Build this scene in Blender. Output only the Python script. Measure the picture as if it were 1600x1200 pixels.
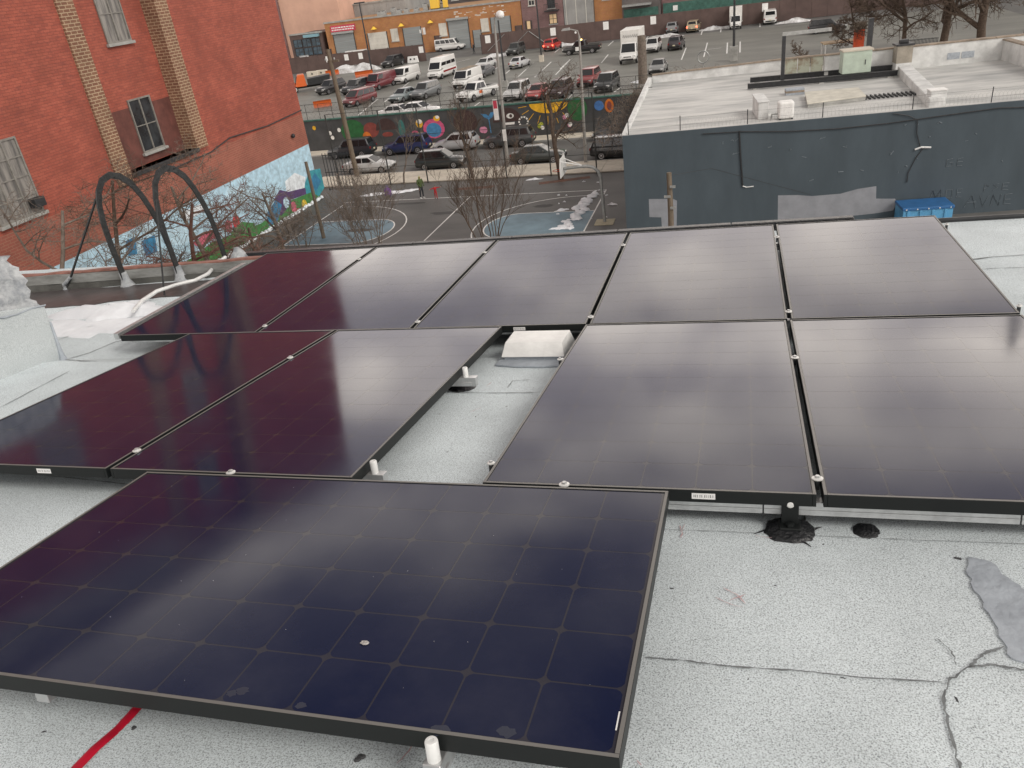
import bpy, bmesh, math, random
from mathutils import Vector, Matrix

for o in list(bpy.data.objects):
    bpy.data.objects.remove(o)
SC = bpy.context.scene
COL = SC.collection

# ------------------------------------------------------------------ camera
FPX = 1228.33                      # focal length in pixels of a 1600 px wide frame
CAM = Vector((0.18137, -0.88516, 1.24183))
R_RIGHT = Vector((0.9617960, 0.2478924, -0.1161804))
R_DOWN = Vector((0.0183365, -0.4817545, -0.8761143))
R_FWD = Vector((-0.2731525, 0.8405129, -0.4678951))
cd = bpy.data.cameras.new('camera')
cd.sensor_fit = 'HORIZONTAL'
cd.sensor_width = 36.0
cd.lens = FPX / 1600.0 * 36.0
cd.clip_start = 0.05
cd.clip_end = 3000
cam = bpy.data.objects.new('camera', cd)
COL.objects.link(cam)
rot = Matrix((R_RIGHT, -R_DOWN, -R_FWD)).transposed()
cam.matrix_world = Matrix.Translation(CAM) @ rot.to_4x4()
SC.camera = cam

# ------------------------------------------------------------------ sky, sun, exposure
SUN_EL, SUN_AZ = math.radians(40), math.radians(118)      # azimuth clockwise from +Y
w = bpy.data.worlds.new('World')
SC.world = w
w.use_nodes = True
nt = w.node_tree
nt.nodes.clear()
sky = nt.nodes.new('ShaderNodeTexSky')
sky.sky_type = 'NISHITA'
sky.sun_disc = False
sky.sun_elevation = SUN_EL
sky.sun_rotation = SUN_AZ
bgA = nt.nodes.new('ShaderNodeBackground')
bgA.inputs['Strength'].default_value = 0.10
nt.links.new(sky.outputs[0], bgA.inputs[0])
tc = nt.nodes.new('ShaderNodeTexCoord')
mp = nt.nodes.new('ShaderNodeMapping')
mp.inputs['Scale'].default_value = (2.9, 2.9, 7.5)
nt.links.new(tc.outputs['Generated'], mp.inputs[0])
nz = nt.nodes.new('ShaderNodeTexNoise')
nz.inputs['Scale'].default_value = 1.7
nz.inputs['Detail'].default_value = 5
nz.inputs['Roughness'].default_value = 0.5
nt.links.new(mp.outputs[0], nz.inputs['Vector'])
cr = nt.nodes.new('ShaderNodeValToRGB')
cr.color_ramp.elements[0].position = 0.40
cr.color_ramp.elements[0].color = (0.44, 0.395, 0.39, 1)
cr.color_ramp.elements[1].position = 0.63
cr.color_ramp.elements[1].color = (1.18, 1.07, 0.95, 1)
nt.links.new(nz.outputs['Fac'], cr.inputs[0])
bgB = nt.nodes.new('ShaderNodeBackground')
bgB.inputs['Strength'].default_value = 1.0
sep = nt.nodes.new('ShaderNodeSeparateXYZ')
nt.links.new(tc.outputs['Generated'], sep.inputs[0])
el = nt.nodes.new('ShaderNodeMapRange')          # cloud deck thins towards the horizon all round
el.interpolation_type = 'SMOOTHSTEP'
el.inputs[1].default_value = 0.14
el.inputs[2].default_value = 0.54
el.inputs[3].default_value = 2.55
el.inputs[4].default_value = 0.60
nt.links.new(sep.outputs[2], el.inputs[0])
scl = nt.nodes.new('ShaderNodeVectorMath')
scl.operation = 'SCALE'
nt.links.new(cr.outputs[0], scl.inputs[0])
nt.links.new(el.outputs[0], scl.inputs['Scale'])
nt.links.new(scl.outputs[0], bgB.inputs[0])
mx = nt.nodes.new('ShaderNodeMixShader')
mx.inputs[0].default_value = 0.86
nt.links.new(bgA.outputs[0], mx.inputs[1])
nt.links.new(bgB.outputs[0], mx.inputs[2])
wo = nt.nodes.new('ShaderNodeOutputWorld')
nt.links.new(mx.outputs[0], wo.inputs[0])

sl = bpy.data.lights.new('sun', 'SUN')
sl.energy = 1.4
sl.angle = math.radians(22)
sl.color = (1.0, 0.95, 0.88)
sun = bpy.data.objects.new('sun', sl)
COL.objects.link(sun)
sd = Vector((math.sin(SUN_AZ) * math.cos(SUN_EL), math.cos(SUN_AZ) * math.cos(SUN_EL), math.sin(SUN_EL)))
sun.rotation_euler = sd.to_track_quat('Z', 'Y').to_euler()
sun.location = (10, -10, 30)

vs = SC.view_settings
vs.view_transform = 'Standard'
vs.look = 'None'
vs.exposure = 0.36
vs.gamma = 1.0
vs.use_curve_mapping = False

# ------------------------------------------------------------------ geometry of the place
G = -13.758                        # street level (the roof we stand on is the origin level)
LOT = G + 2.0                      # the parking lot behind the painted wall lies higher
PM = Matrix(((0.99975834, 0.00328822, -0.02173583, 0), (0, 0.98874976, 0.14957914, 0),
             (0.02198314, -0.14954299, 0.98851082, 0), (0, 0, 0, 1)))     # sloping roof frame -> world
PMI = PM.inverted()
ROOF_H = 0.16                      # roof surface below panel tops
TB = 0.0967                        # slope change of the rear roof strip
YB, ZB = 2.9615, -0.0425


def ray(u, v):
    return R_RIGHT * ((u - 800) / FPX) + R_DOWN * ((v - 600) / FPX) + R_FWD


def gp(u, v, z=G):                 # point of the survey photograph on the level plane z
    q = ray(u, v)
    return CAM + q * ((z - CAM.z) / q.z)


def xpl(u, v, x):                  # ... on the wall plane x
    q = ray(u, v)
    return CAM + q * ((x - CAM.x) / q.x)


def ypl(u, v, y):
    q = ray(u, v)
    return CAM + q * ((y - CAM.y) / q.y)


def pA(u, v, z):                   # ... in the roof frame at height z over the panel plane
    q = PMI.to_3x3() @ ray(u, v)
    c = PMI @ CAM
    return c + q * ((z - c.z) / q.z)


def pB(u, v, h=ROOF_H):            # ... on the rear roof strip, h under the rear panels
    q = PMI.to_3x3() @ ray(u, v)
    c = PMI @ CAM
    n = Vector((0, -TB, 1))
    d = ZB - h - TB * YB
    return c + q * ((d - n.dot(c)) / n.dot(q))


def roofz(x, y):                   # roof surface height in the roof frame
    return -ROOF_H if y < 2.75 else -ROOF_H - 0.0425 * min(1, (y - 2.75) / .2) + max(0, (y - YB)) * TB


# ------------------------------------------------------------------ helpers
class MB:
    def __init__(s):
        s.v = []
        s.f = []

    def add(s, vs_, fs):
        b = len(s.v)
        s.v += [tuple(p) for p in vs_]
        s.f += [tuple(b + i for i in f) for f in fs]
        return s

    def box(s, x0, x1, y0, y1, z0, z1):
        return s.add([(x0, y0, z0), (x1, y0, z0), (x1, y1, z0), (x0, y1, z0), (x0, y0, z1), (x1, y0, z1), (x1, y1, z1), (x0, y1, z1)],
                     [(0, 3, 2, 1), (4, 5, 6, 7), (0, 1, 5, 4), (1, 2, 6, 5), (2, 3, 7, 6), (3, 0, 4, 7)])

    def hexa(s, b, t):             # bottom quad, top quad (both counter-clockwise seen from above)
        return s.add(list(b) + list(t), [(0, 3, 2, 1), (4, 5, 6, 7), (0, 1, 5, 4), (1, 2, 6, 5), (2, 3, 7, 6), (3, 0, 4, 7)])

    def prism(s, poly, vec):       # polygon of 3D points pushed along vec
        n = len(poly)
        vec = Vector(vec)
        p = [Vector(q) for q in poly]
        return s.add(p + [q + vec for q in p], [tuple(range(n - 1, -1, -1)), tuple(range(n, 2 * n))] +
                     [(i, (i + 1) % n, n + (i + 1) % n, n + i) for i in range(n)])

    def tube(s, pts, r, n=6, cap=True):
        pts = [Vector(p) for p in pts]
        if not isinstance(r, (list, tuple)):
            r = [r] * len(pts)
        b = len(s.v)
        up = Vector((0.31, 0.17, 0.93))
        for i, p in enumerate(pts):
            d = pts[min(i + 1, len(pts) - 1)] - pts[max(i - 1, 0)]
            if d.length < 1e-9:
                d = Vector((0, 0, 1))
            d.normalize()
            a = d.cross(up)
            if a.length < 0.05:
                a = d.cross(Vector((1, 0, 0)))
            a.normalize()
            c = d.cross(a)
            for k in range(n):
                t = 2 * math.pi * k / n
                s.v.append(tuple(p + (a * math.cos(t) + c * math.sin(t)) * r[i]))
        for i in range(len(pts) - 1):
            for k in range(n):
                k2 = (k + 1) % n
                s.f.append((b + i * n + k, b + i * n + k2, b + (i + 1) * n + k2, b + (i + 1) * n + k))
        if cap:
            s.f.append(tuple(b + k for k in range(n - 1, -1, -1)))
            s.f.append(tuple(b + (len(pts) - 1) * n + k for k in range(n)))
        return s

    def lathe(s, prof, n=16, c=(0, 0, 0), axis='z'):
        b = len(s.v)
        for r, z in prof:
            for k in range(n):
                t = 2 * math.pi * k / n
                if axis == 'z':
                    p = (c[0] + r * math.cos(t), c[1] + r * math.sin(t), c[2] + z)
                elif axis == 'y':
                    p = (c[0] + r * math.cos(t), c[1] + z, c[2] + r * math.sin(t))
                else:
                    p = (c[0] + z, c[1] + r * math.cos(t), c[2] + r * math.sin(t))
                s.v.append(p)
        for i in range(len(prof) - 1):
            for k in range(n):
                k2 = (k + 1) % n
                s.f.append((b + i * n + k, b + i * n + k2, b + (i + 1) * n + k2, b + (i + 1) * n + k))
        s.f.append(tuple(b + k for k in range(n - 1, -1, -1)))
        s.f.append(tuple(b + (len(prof) - 1) * n + k for k in range(n)))
        return s

    def mesh(s, name, smooth=None, bevel=0, seg=2):
        me = bpy.data.meshes.new(name)
        me.from_pydata(s.v, [], s.f)
        bm = bmesh.new()
        bm.from_mesh(me)
        bmesh.ops.recalc_face_normals(bm, faces=bm.faces)
        if bevel:
            ed = [e for e in bm.edges if len(e.link_faces) == 2 and e.calc_face_angle(0) > 0.5]
            bmesh.ops.bevel(bm, geom=ed, offset=bevel, segments=seg, affect='EDGES', profile=0.5, clamp_overlap=True)
        if smooth is not None:
            for f in bm.faces:
                f.smooth = True
            for e in bm.edges:
                if len(e.link_faces) == 2:
                    e.smooth = e.calc_face_angle(0) < smooth
        bm.to_mesh(me)
        bm.free()
        return me

    def build(s, name, m, parent=None, smooth=None, bevel=0, loc=None, seg=2):
        return link(name, s.mesh(name, smooth, bevel, seg), m, parent, loc)


def link(name, me, m, parent=None, loc=None):
    o = bpy.data.objects.new(name, me)
    COL.objects.link(o)
    if m is not None:
        if len(me.materials) == 0:
            me.materials.append(m)
        elif me.materials[0] is not m:
            o.material_slots[0].link = 'OBJECT'
            o.material_slots[0].material = m
    if parent is not None:
        o.parent = parent
    if loc is not None:
        o.location = loc
    return o


def tag(o, label=None, cat=None, group=None, kind=None):
    if label:
        o['label'] = label
    if cat:
        o['category'] = cat
    if group:
        o['group'] = group
    if kind:
        o['kind'] = kind
    return o


def empty(name, loc=(0, 0, 0), rz=0, label=None, cat=None, group=None):
    o = bpy.data.objects.new(name, None)
    o.empty_display_size = 0.2
    COL.objects.link(o)
    o.location = loc
    o.rotation_euler = (0, 0, rz)
    return tag(o, label, cat, group)


def onroof(o, x, y, z=None, rz=0, rear=False):     # stand a thing on our sloping roof
    if z is None:
        z = roofz(x, y)
    m = PM @ Matrix.Translation((x, y, z)) @ Matrix.Rotation(rz, 4, 'Z')
    if rear:
        m = m @ Matrix.Rotation(math.atan(TB), 4, 'X')
    o.matrix_world = m
    return o


def copy_tree(o, parent=None):
    c = o.copy()
    COL.objects.link(c)
    c.parent = parent
    for ch in list(o.children):
        copy_tree(ch, c)
    return c


# ------------------------------------------------------------------ materials
MATS = {}


def nodes_of(name):
    m = bpy.data.materials.new(name)
    m.use_nodes = True
    return m, m.node_tree, m.node_tree.nodes['Principled BSDF']


def mat(name, col, rough=0.6, metal=0.0, var=0.0, vscale=3.0, bump=0.0, bscale=40.0, col2=None, lo=0.35, hi=0.65, spec=0.5, coat=0.0, stretch=None, detail=4):
    """plain procedural material: base colour, broken up by noise, with fine relief"""
    if name in MATS:
        return MATS[name]
    m, t, b = nodes_of(name)
    b.inputs['Base Color'].default_value = (*col, 1)
    b.inputs['Roughness'].default_value = rough
    b.inputs['Metallic'].default_value = metal
    b.inputs['Specular IOR Level'].default_value = spec
    b.inputs['Coat Weight'].default_value = coat
    tcn = None
    if var or col2 or bump:
        tcn = t.nodes.new('ShaderNodeTexCoord')
        src = tcn.outputs['Object']
        if stretch:
            mpn = t.nodes.new('ShaderNodeMapping')
            mpn.inputs['Scale'].default_value = stretch
            t.links.new(src, mpn.inputs[0])
            src = mpn.outputs[0]
    if var or col2:
        n = t.nodes.new('ShaderNodeTexNoise')
        n.inputs['Scale'].default_value = vscale
        n.inputs['Detail'].default_value = detail
        n.inputs['Roughness'].default_value = 0.62
        t.links.new(src, n.inputs['Vector'])
        r = t.nodes.new('ShaderNodeValToRGB')
        r.color_ramp.elements[0].position = lo
        r.color_ramp.elements[1].position = hi
        c2 = col2 if col2 else tuple(max(0, c * (1 - var)) for c in col)
        c1 = col if col2 else tuple(min(1, c * (1 + var * 0.6)) for c in col)
        r.color_ramp.elements[0].color = (*c2, 1)
        r.color_ramp.elements[1].color = (*c1, 1)
        t.links.new(n.outputs['Fac'], r.inputs[0])
        t.links.new(r.outputs[0], b.inputs['Base Color'])
    if bump:
        n2 = t.nodes.new('ShaderNodeTexNoise')
        n2.inputs['Scale'].default_value = bscale
        n2.inputs['Detail'].default_value = 3
        t.links.new(src, n2.inputs['Vector'])
        bp = t.nodes.new('ShaderNodeBump')
        bp.inputs['Strength'].default_value = bump
        bp.inputs['Distance'].default_value = 0.02
        t.links.new(n2.outputs['Fac'], bp.inputs['Height'])
        t.links.new(bp.outputs[0], b.inputs['Normal'])
    MATS[name] = m
    return m


def brick_mat(name, c1, c2, mortar, bw=0.21, bh=0.075, dirt=0.35, msize=0.012, streak=None):
    """courses on vertical walls: horizontal coordinate is x + y, vertical z (object space)"""
    if name in MATS:
        return MATS[name]
    m, t, b = nodes_of(name)
    tcn = t.nodes.new('ShaderNodeTexCoord')
    sp = t.nodes.new('ShaderNodeSeparateXYZ')
    t.links.new(tcn.outputs['Object'], sp.inputs[0])
    ad = t.nodes.new('ShaderNodeMath')
    t.links.new(sp.outputs[0], ad.inputs[0])
    t.links.new(sp.outputs[1], ad.inputs[1])
    cb = t.nodes.new('ShaderNodeCombineXYZ')
    t.links.new(ad.outputs[0], cb.inputs[0])
    t.links.new(sp.outputs[2], cb.inputs[1])
    br = t.nodes.new('ShaderNodeTexBrick')
    br.inputs['Scale'].default_value = 1.0
    br.inputs['Brick Width'].default_value = bw
    br.inputs['Row Height'].default_value = bh
    br.inputs['Mortar Size'].default_value = msize
    br.inputs['Mortar Smooth'].default_value = 0.15
    br.inputs['Bias'].default_value = -0.1
    br.inputs['Color1'].default_value = (*c1, 1)
    br.inputs['Color2'].default_value = (*c2, 1)
    br.inputs['Mortar'].default_value = (*mortar, 1)
    t.links.new(cb.outputs[0], br.inputs['Vector'])
    n = t.nodes.new('ShaderNodeTexNoise')
    n.inputs['Scale'].default_value = 0.45
    n.inputs['Detail'].default_value = 6
    n.inputs['Roughness'].default_value = 0.65
    t.links.new(tcn.outputs['Object'], n.inputs['Vector'])
    mr = t.nodes.new('ShaderNodeMapRange')
    mr.inputs[1].default_value = 0.3
    mr.inputs[2].default_value = 0.7
    mr.inputs[3].default_value = 1 - dirt
    mr.inputs[4].default_value = 1 + dirt * 0.25
    t.links.new(n.outputs['Fac'], mr.inputs[0])
    mul = t.nodes.new('ShaderNodeVectorMath')
    mul.operation = 'SCALE'
    t.links.new(br.outputs['Color'], mul.inputs[0])
    t.links.new(mr.outputs[0], mul.inputs['Scale'])
    last = mul.outputs[0]
    if streak:                                   # chipped paint: dark flecks along the courses
        mp2 = t.nodes.new('ShaderNodeMapping')
        mp2.inputs['Scale'].default_value = (1.0, 3.8, 1)
        t.links.new(cb.outputs[0], mp2.inputs[0])
        n3 = t.nodes.new('ShaderNodeTexNoise')
        n3.inputs['Scale'].default_value = 1.5
        n3.inputs['Detail'].default_value = 7
        n3.inputs['Roughness'].default_value = 0.78
        t.links.new(mp2.outputs[0], n3.inputs['Vector'])
        rr = t.nodes.new('ShaderNodeValToRGB')
        rr.color_ramp.elements[0].position = 0.505
        rr.color_ramp.elements[1].position = 0.62
        rr.color_ramp.elements[0].color = (0, 0, 0, 1)
        rr.color_ramp.elements[1].color = (0.75, 0.75, 0.75, 1)
        t.links.new(n3.outputs['Fac'], rr.inputs[0])
        mxn = t.nodes.new('ShaderNodeMixRGB')
        t.links.new(rr.outputs[0], mxn.inputs[0])
        t.links.new(last, mxn.inputs[1])
        mxn.inputs[2].default_value = (*streak, 1)
        last = mxn.outputs[0]
    t.links.new(last, b.inputs['Base Color'])
    b.inputs['Roughness'].default_value = 0.85
    bp = t.nodes.new('ShaderNodeBump')
    bp.inputs['Strength'].default_value = 0.5
    bp.inputs['Distance'].default_value = 0.01
    bp.invert = True
    t.links.new(br.outputs['Fac'], bp.inputs['Height'])
    t.links.new(bp.outputs[0], b.inputs['Normal'])
    MATS[name] = m
    return m


def speckle_mat(name, base, dark, light, scale=260, rough=0.9, stain=0.2):
    """mineral granules of cap-sheet roofing"""
    m, t, b = nodes_of(name)
    tcn = t.nodes.new('ShaderNodeTexCoord')
    n = t.nodes.new('ShaderNodeTexNoise')
    n.inputs['Scale'].default_value = scale
    n.inputs['Detail'].default_value = 2
    n.inputs['Roughness'].default_value = 0.7
    t.links.new(tcn.outputs['Object'], n.inputs['Vector'])
    r = t.nodes.new('ShaderNodeValToRGB')
    e = r.color_ramp.elements
    e[0].position = 0.34
    e[0].color = (*dark, 1)
    e[1].position = 0.62
    e[1].color = (*light, 1)
    k = e.new(0.46)
    k.color = (*base, 1)
    t.links.new(n.outputs['Fac'], r.inputs[0])
    # scattered dark grit
    v = t.nodes.new('ShaderNodeTexVoronoi')
    v.inputs['Scale'].default_value = 34
    v.inputs['Randomness'].default_value = 1
    t.links.new(tcn.outputs['Object'], v.inputs['Vector'])
    r3 = t.nodes.new('ShaderNodeValToRGB')
    r3.color_ramp.elements[0].position = 0.05
    r3.color_ramp.elements[0].color = (0.30, 0.30, 0.30, 1)
    r3.color_ramp.elements[1].position = 0.11
    r3.color_ramp.elements[1].color = (1, 1, 1, 1)
    t.links.new(v.outputs['Distance'], r3.inputs[0])
    m3 = t.nodes.new('ShaderNodeMixRGB')
    m3.blend_type = 'MULTIPLY'
    m3.inputs[0].default_value = 0.35
    t.links.new(r.outputs[0], m3.inputs[1])
    t.links.new(r3.outputs[0], m3.inputs[2])
    n2 = t.nodes.new('ShaderNodeTexNoise')
    n2.inputs['Scale'].default_value = 1.6
    n2.inputs['Detail'].default_value = 6
    n2.inputs['Roughness'].default_value = 0.6
    t.links.new(tcn.outputs['Object'], n2.inputs['Vector'])
    mr = t.nodes.new('ShaderNodeMapRange')
    mr.inputs[1].default_value = 0.32
    mr.inputs[2].default_value = 0.62
    mr.inputs[3].default_value = 1 - stain
    mr.inputs[4].default_value = 1.0
    t.links.new(n2.outputs['Fac'], mr.inputs[0])
    sc = t.nodes.new('ShaderNodeVectorMath')
    sc.operation = 'SCALE'
    t.links.new(m3.outputs[0], sc.inputs[0])
    t.links.new(mr.outputs[0], sc.inputs['Scale'])
    t.links.new(sc.outputs[0], b.inputs['Base Color'])
    b.inputs['Roughness'].default_value = rough
    bp = t.nodes.new('ShaderNodeBump')
    bp.inputs['Strength'].default_value = 0.35
    bp.inputs['Distance'].default_value = 0.002
    t.links.new(n.outputs['Fac'], bp.inputs['Height'])
    t.links.new(bp.outputs[0], b.inputs['Normal'])
    MATS[name] = m
    return m


def solar_mat(name, col, rough=0.075):
    """smooth cover glass over dark silicon: sharp reflection with a trace of handling smears"""
    m, t, b = nodes_of(name)
    b.inputs['Base Color'].default_value = (*col, 1)
    dust = t.nodes.new('ShaderNodeMixRGB')
    dust.inputs[1].default_value = (*col, 1)
    dust.inputs[2].default_value = (col[0] + .009, col[1] + .008, col[2] + .008, 1)
    b.inputs['IOR'].default_value = 1.32
    tcn = t.nodes.new('ShaderNodeTexCoord')
    geo = t.nodes.new('ShaderNodeNewGeometry')
    n = t.nodes.new('ShaderNodeTexNoise')
    n.inputs['Scale'].default_value = 2.3
    n.inputs['Detail'].default_value = 5
    t.links.new(geo.outputs['Position'], n.inputs['Vector'])
    mr = t.nodes.new('ShaderNodeMapRange')
    mr.inputs[1].default_value = 0.35
    mr.inputs[2].default_value = 0.7
    mr.inputs[3].default_value = rough
    mr.inputs[4].default_value = rough + 0.05
    t.links.new(n.outputs['Fac'], mr.inputs[0])
    t.links.new(mr.outputs[0], b.inputs['Roughness'])
    n4 = t.nodes.new('ShaderNodeTexNoise')            # thin uneven film of dried dust
    n4.inputs['Scale'].default_value = 5.5
    n4.inputs['Detail'].default_value = 8
    n4.inputs['Roughness'].default_value = 0.7
    t.links.new(geo.outputs['Position'], n4.inputs['Vector'])
    md = t.nodes.new('ShaderNodeMapRange')
    md.inputs[1].default_value = 0.45
    md.inputs[2].default_value = 0.75
    t.links.new(n4.outputs['Fac'], md.inputs[0])
    t.links.new(md.outputs[0], dust.inputs[0])
    t.links.new(dust.outputs[0], b.inputs['Base Color'])
    MATS[name] = m
    return m


def barcode_mat():
    m, t, b = nodes_of('barcode_paper')
    tcn = t.nodes.new('ShaderNodeTexCoord')
    mpn = t.nodes.new('ShaderNodeMapping')
    mpn.inputs['Scale'].default_value = (420, 0, 0)
    t.links.new(tcn.outputs['Object'], mpn.inputs[0])
    n = t.nodes.new('ShaderNodeTexNoise')
    n.inputs['Scale'].default_value = 1
    n.inputs['Detail'].default_value = 3
    t.links.new(mpn.outputs[0], n.inputs['Vector'])
    g = t.nodes.new('ShaderNodeMath')
    g.operation = 'GREATER_THAN'
    g.inputs[1].default_value = 0.52
    t.links.new(n.outputs['Fac'], g.inputs[0])
    sp = t.nodes.new('ShaderNodeSeparateXYZ')
    t.links.new(tcn.outputs['Object'], sp.inputs[0])
    ab = t.nodes.new('ShaderNodeMath')
    ab.operation = 'ABSOLUTE'
    t.links.new(sp.outputs[2], ab.inputs[0])
    lt = t.nodes.new('ShaderNodeMath')
    lt.operation = 'LESS_THAN'
    lt.inputs[1].default_value = 0.0045
    t.links.new(ab.outputs[0], lt.inputs[0])
    ax = t.nodes.new('ShaderNodeMath')
    ax.operation = 'ABSOLUTE'
    t.links.new(sp.outputs[0], ax.inputs[0])
    lx = t.nodes.new('ShaderNodeMath')
    lx.operation = 'LESS_THAN'
    lx.inputs[1].default_value = 0.03
    t.links.new(ax.outputs[0], lx.inputs[0])
    m1 = t.nodes.new('ShaderNodeMath')
    m1.operation = 'MULTIPLY'
    t.links.new(g.outputs[0], m1.inputs[0])
    t.links.new(lt.outputs[0], m1.inputs[1])
    m2 = t.nodes.new('ShaderNodeMath')
    m2.operation = 'MULTIPLY'
    t.links.new(m1.outputs[0], m2.inputs[0])
    t.links.new(lx.outputs[0], m2.inputs[1])
    x = t.nodes.new('ShaderNodeMixRGB')
    x.inputs[1].default_value = (0.75, 0.75, 0.74, 1)
    x.inputs[2].default_value = (0.05, 0.05, 0.05, 1)
    t.links.new(m2.outputs[0], x.inputs[0])
    t.links.new(x.outputs[0], b.inputs['Base Color'])
    b.inputs['Roughness'].default_value = 0.5
    return m


def emit_mat(name, col, strength):
    m, t, b = nodes_of(name)
    b.inputs['Base Color'].default_value = (*col, 1)
    b.inputs['Emission Color'].default_value = (*col, 1)
    b.inputs['Emission Strength'].default_value = strength
    MATS[name] = m
    return m


speckle_mat('cap_sheet', (0.60, 0.665, 0.685), (0.25, 0.28, 0.295), (0.78, 0.85, 0.875), scale=270)
speckle_mat('cap_sheet_grey', (0.43, 0.47, 0.48), (0.33, 0.36, 0.37), (0.53, 0.57, 0.58), scale=200, stain=0.15)
solar_mat('solar_cell', (0.0028, 0.0066, 0.033))
solar_mat('solar_back', (0.026, 0.025, 0.036))
BARCODE = barcode_mat()
MATS['frame_black'] = mat('frame_black', (0.010, 0.012, 0.012), 0.45, 0.0, spec=0.25)
MATS['frame_lip'] = mat('frame_lip', (0.17, 0.165, 0.155), 0.45, 0.3)
mat('alu', (0.62, 0.63, 0.63), 0.38, 0.85, var=0.15, vscale=20)
mat('alu_white', (0.70, 0.71, 0.70), 0.45, 0.1, var=0.12, vscale=9)
mat('bolt', (0.72, 0.72, 0.70), 0.35, 0.3)
mat('mastic', (0.012, 0.013, 0.015), 0.35, bump=0.6, bscale=60)
mat('mastic_grey', (0.40, 0.44, 0.48), 0.8, col2=(0.29, 0.32, 0.355), vscale=7, bump=0.4, bscale=30)
mat('silver_coat', (0.46, 0.48, 0.49), 0.5, col2=(0.24, 0.26, 0.28), vscale=12, bump=0.9, bscale=22)
mat('snow', (0.86, 0.88, 0.91), 0.8, col2=(0.70, 0.72, 0.75), vscale=2.5, bump=0.7, bscale=8)
mat('dirty_snow', (0.74, 0.75, 0.76), 0.85, col2=(0.36, 0.35, 0.34), vscale=1.2, bump=0.7, bscale=5)
mat('white_paint', (0.78, 0.78, 0.76), 0.5, var=0.12, vscale=6, bump=0.15, bscale=25)
mat('black_iron', (0.016, 0.018, 0.019), 0.45, var=0.5, vscale=14, bump=0.3, bscale=50)
mat('asphalt', (0.15, 0.148, 0.14), 0.8, col2=(0.095, 0.095, 0.092), vscale=0.35, bump=0.4, bscale=30, lo=0.3, hi=0.7)
mat('lot_asphalt', (0.215, 0.215, 0.19), 0.62, col2=(0.125, 0.125, 0.114), vscale=0.09, bump=0.3, bscale=20, lo=0.3, hi=0.72, stretch=(1, 2.6, 1), detail=8)
mat('court_asphalt', (0.105, 0.10, 0.094), 0.6, col2=(0.052, 0.051, 0.048), vscale=0.16, bump=0.3, bscale=25, lo=0.3, hi=0.7, stretch=(1, 2, 1), detail=8)
mat('concrete', (0.60, 0.55, 0.46), 0.85, var=0.18, vscale=0.8, bump=0.3, bscale=20)
mat('concrete_grey', (0.34, 0.34, 0.32), 0.85, var=0.25, vscale=1.2, bump=0.3, bscale=12)
mat('line_white', (0.72, 0.72, 0.70), 0.6, col2=(0.42, 0.42, 0.41), vscale=3, lo=0.25, hi=0.5)
mat('court_blue', (0.155, 0.245, 0.30), 0.6, col2=(0.10, 0.165, 0.205), vscale=0.7)
mat('bark', (0.105, 0.075, 0.055), 0.9, var=0.35, vscale=5)
mat('bark_red', (0.150, 0.072, 0.055), 0.9, var=0.35, vscale=5)
mat('bark_grey', (0.17, 0.14, 0.115), 0.9, var=0.35, vscale=5)
mat('wood_pole', (0.19, 0.155, 0.115), 0.9, col2=(0.11, 0.085, 0.06), vscale=4, stretch=(6, 6, 0.5), bump=0.5, bscale=20)
mat('galv', (0.36, 0.37, 0.36), 0.5, 0.5, var=0.2, vscale=6)
mat('dark_steel', (0.035, 0.037, 0.04), 0.5, 0.2, var=0.3, vscale=5)
mat('glass_dark', (0.012, 0.014, 0.016), 0.08, spec=0.7)
mat('glass_window', (0.045, 0.05, 0.055), 0.1, spec=0.7, col2=(0.02, 0.02, 0.022), vscale=1.2)
mat('tyre', (0.012, 0.012, 0.012), 0.8)
mat('rim', (0.34, 0.34, 0.35), 0.35, 0.7)
mat('lamp_clear', (0.62, 0.63, 0.62), 0.15, 0.2)
mat('lamp_red', (0.24, 0.012, 0.012), 0.2)
mat('plate', (0.62, 0.58, 0.42), 0.5)
# ================================================================== our roof (structure)
def roof_sheet():
    b = MB()
    xs = [-9 + i * 0.5 for i in range(27)]
    ys = [-3.5, -2, -1, 0, 1, 2, 2.75, 2.95, 3.5, 4.2, 4.9, 5.22]
    for y in ys:
        for x in xs:
            b.v.append((x, y, roofz(x, y)))
    n = len(xs)
    for j in range(len(ys) - 1):
        for i in range(n - 1):
            b.f.append((j * n + i, j * n + i + 1, (j + 1) * n + i + 1, (j + 1) * n + i))
    return b


roof = roof_sheet().build('roof', MATS['cap_sheet'])
roof.matrix_world = PM
tag(roof, kind='structure')
body = MB()
b0 = [(-9, -3.5), (4, -3.5), (4, 5.22), (-9, 5.22)]
top = [PM @ Vector((x, y, roofz(x, y) - (0.4 if y > 4 else 0.6))) for x, y in b0]
body.hexa([Vector((p.x, p.y, G)) for p in top], top)
ob = body.build('building_wall', brick_mat('own_brick', (0.20, 0.09, 0.065), (0.26, 0.12, 0.085), (0.3, 0.28, 0.25)))
tag(ob, kind='structure')


def ribbon(pts, wd, z=0.004):      # thin tapering strip lying on the roof, points in the roof frame
    b = MB()
    P = [Vector((p[0], p[1], roofz(p[0], p[1]) + z)) for p in pts]
    for i, p in enumerate(P):
        d = P[min(i + 1, len(P) - 1)] - P[max(i - 1, 0)]
        nrm = Vector((-d.y, d.x, 0)).normalized()
        ww = wd[i] if isinstance(wd, (list, tuple)) else wd
        b.v += [tuple(p + nrm * ww), tuple(p - nrm * ww)]
    for i in range(len(P) - 1):
        b.f.append((2 * i, 2 * i + 1, 2 * i + 3, 2 * i + 2))
    return b


def px_path(pl, plane='A'):
    return [(pA(u, v, -ROOF_H) if plane == 'A' else pB(u, v)) for u, v in pl]


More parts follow.
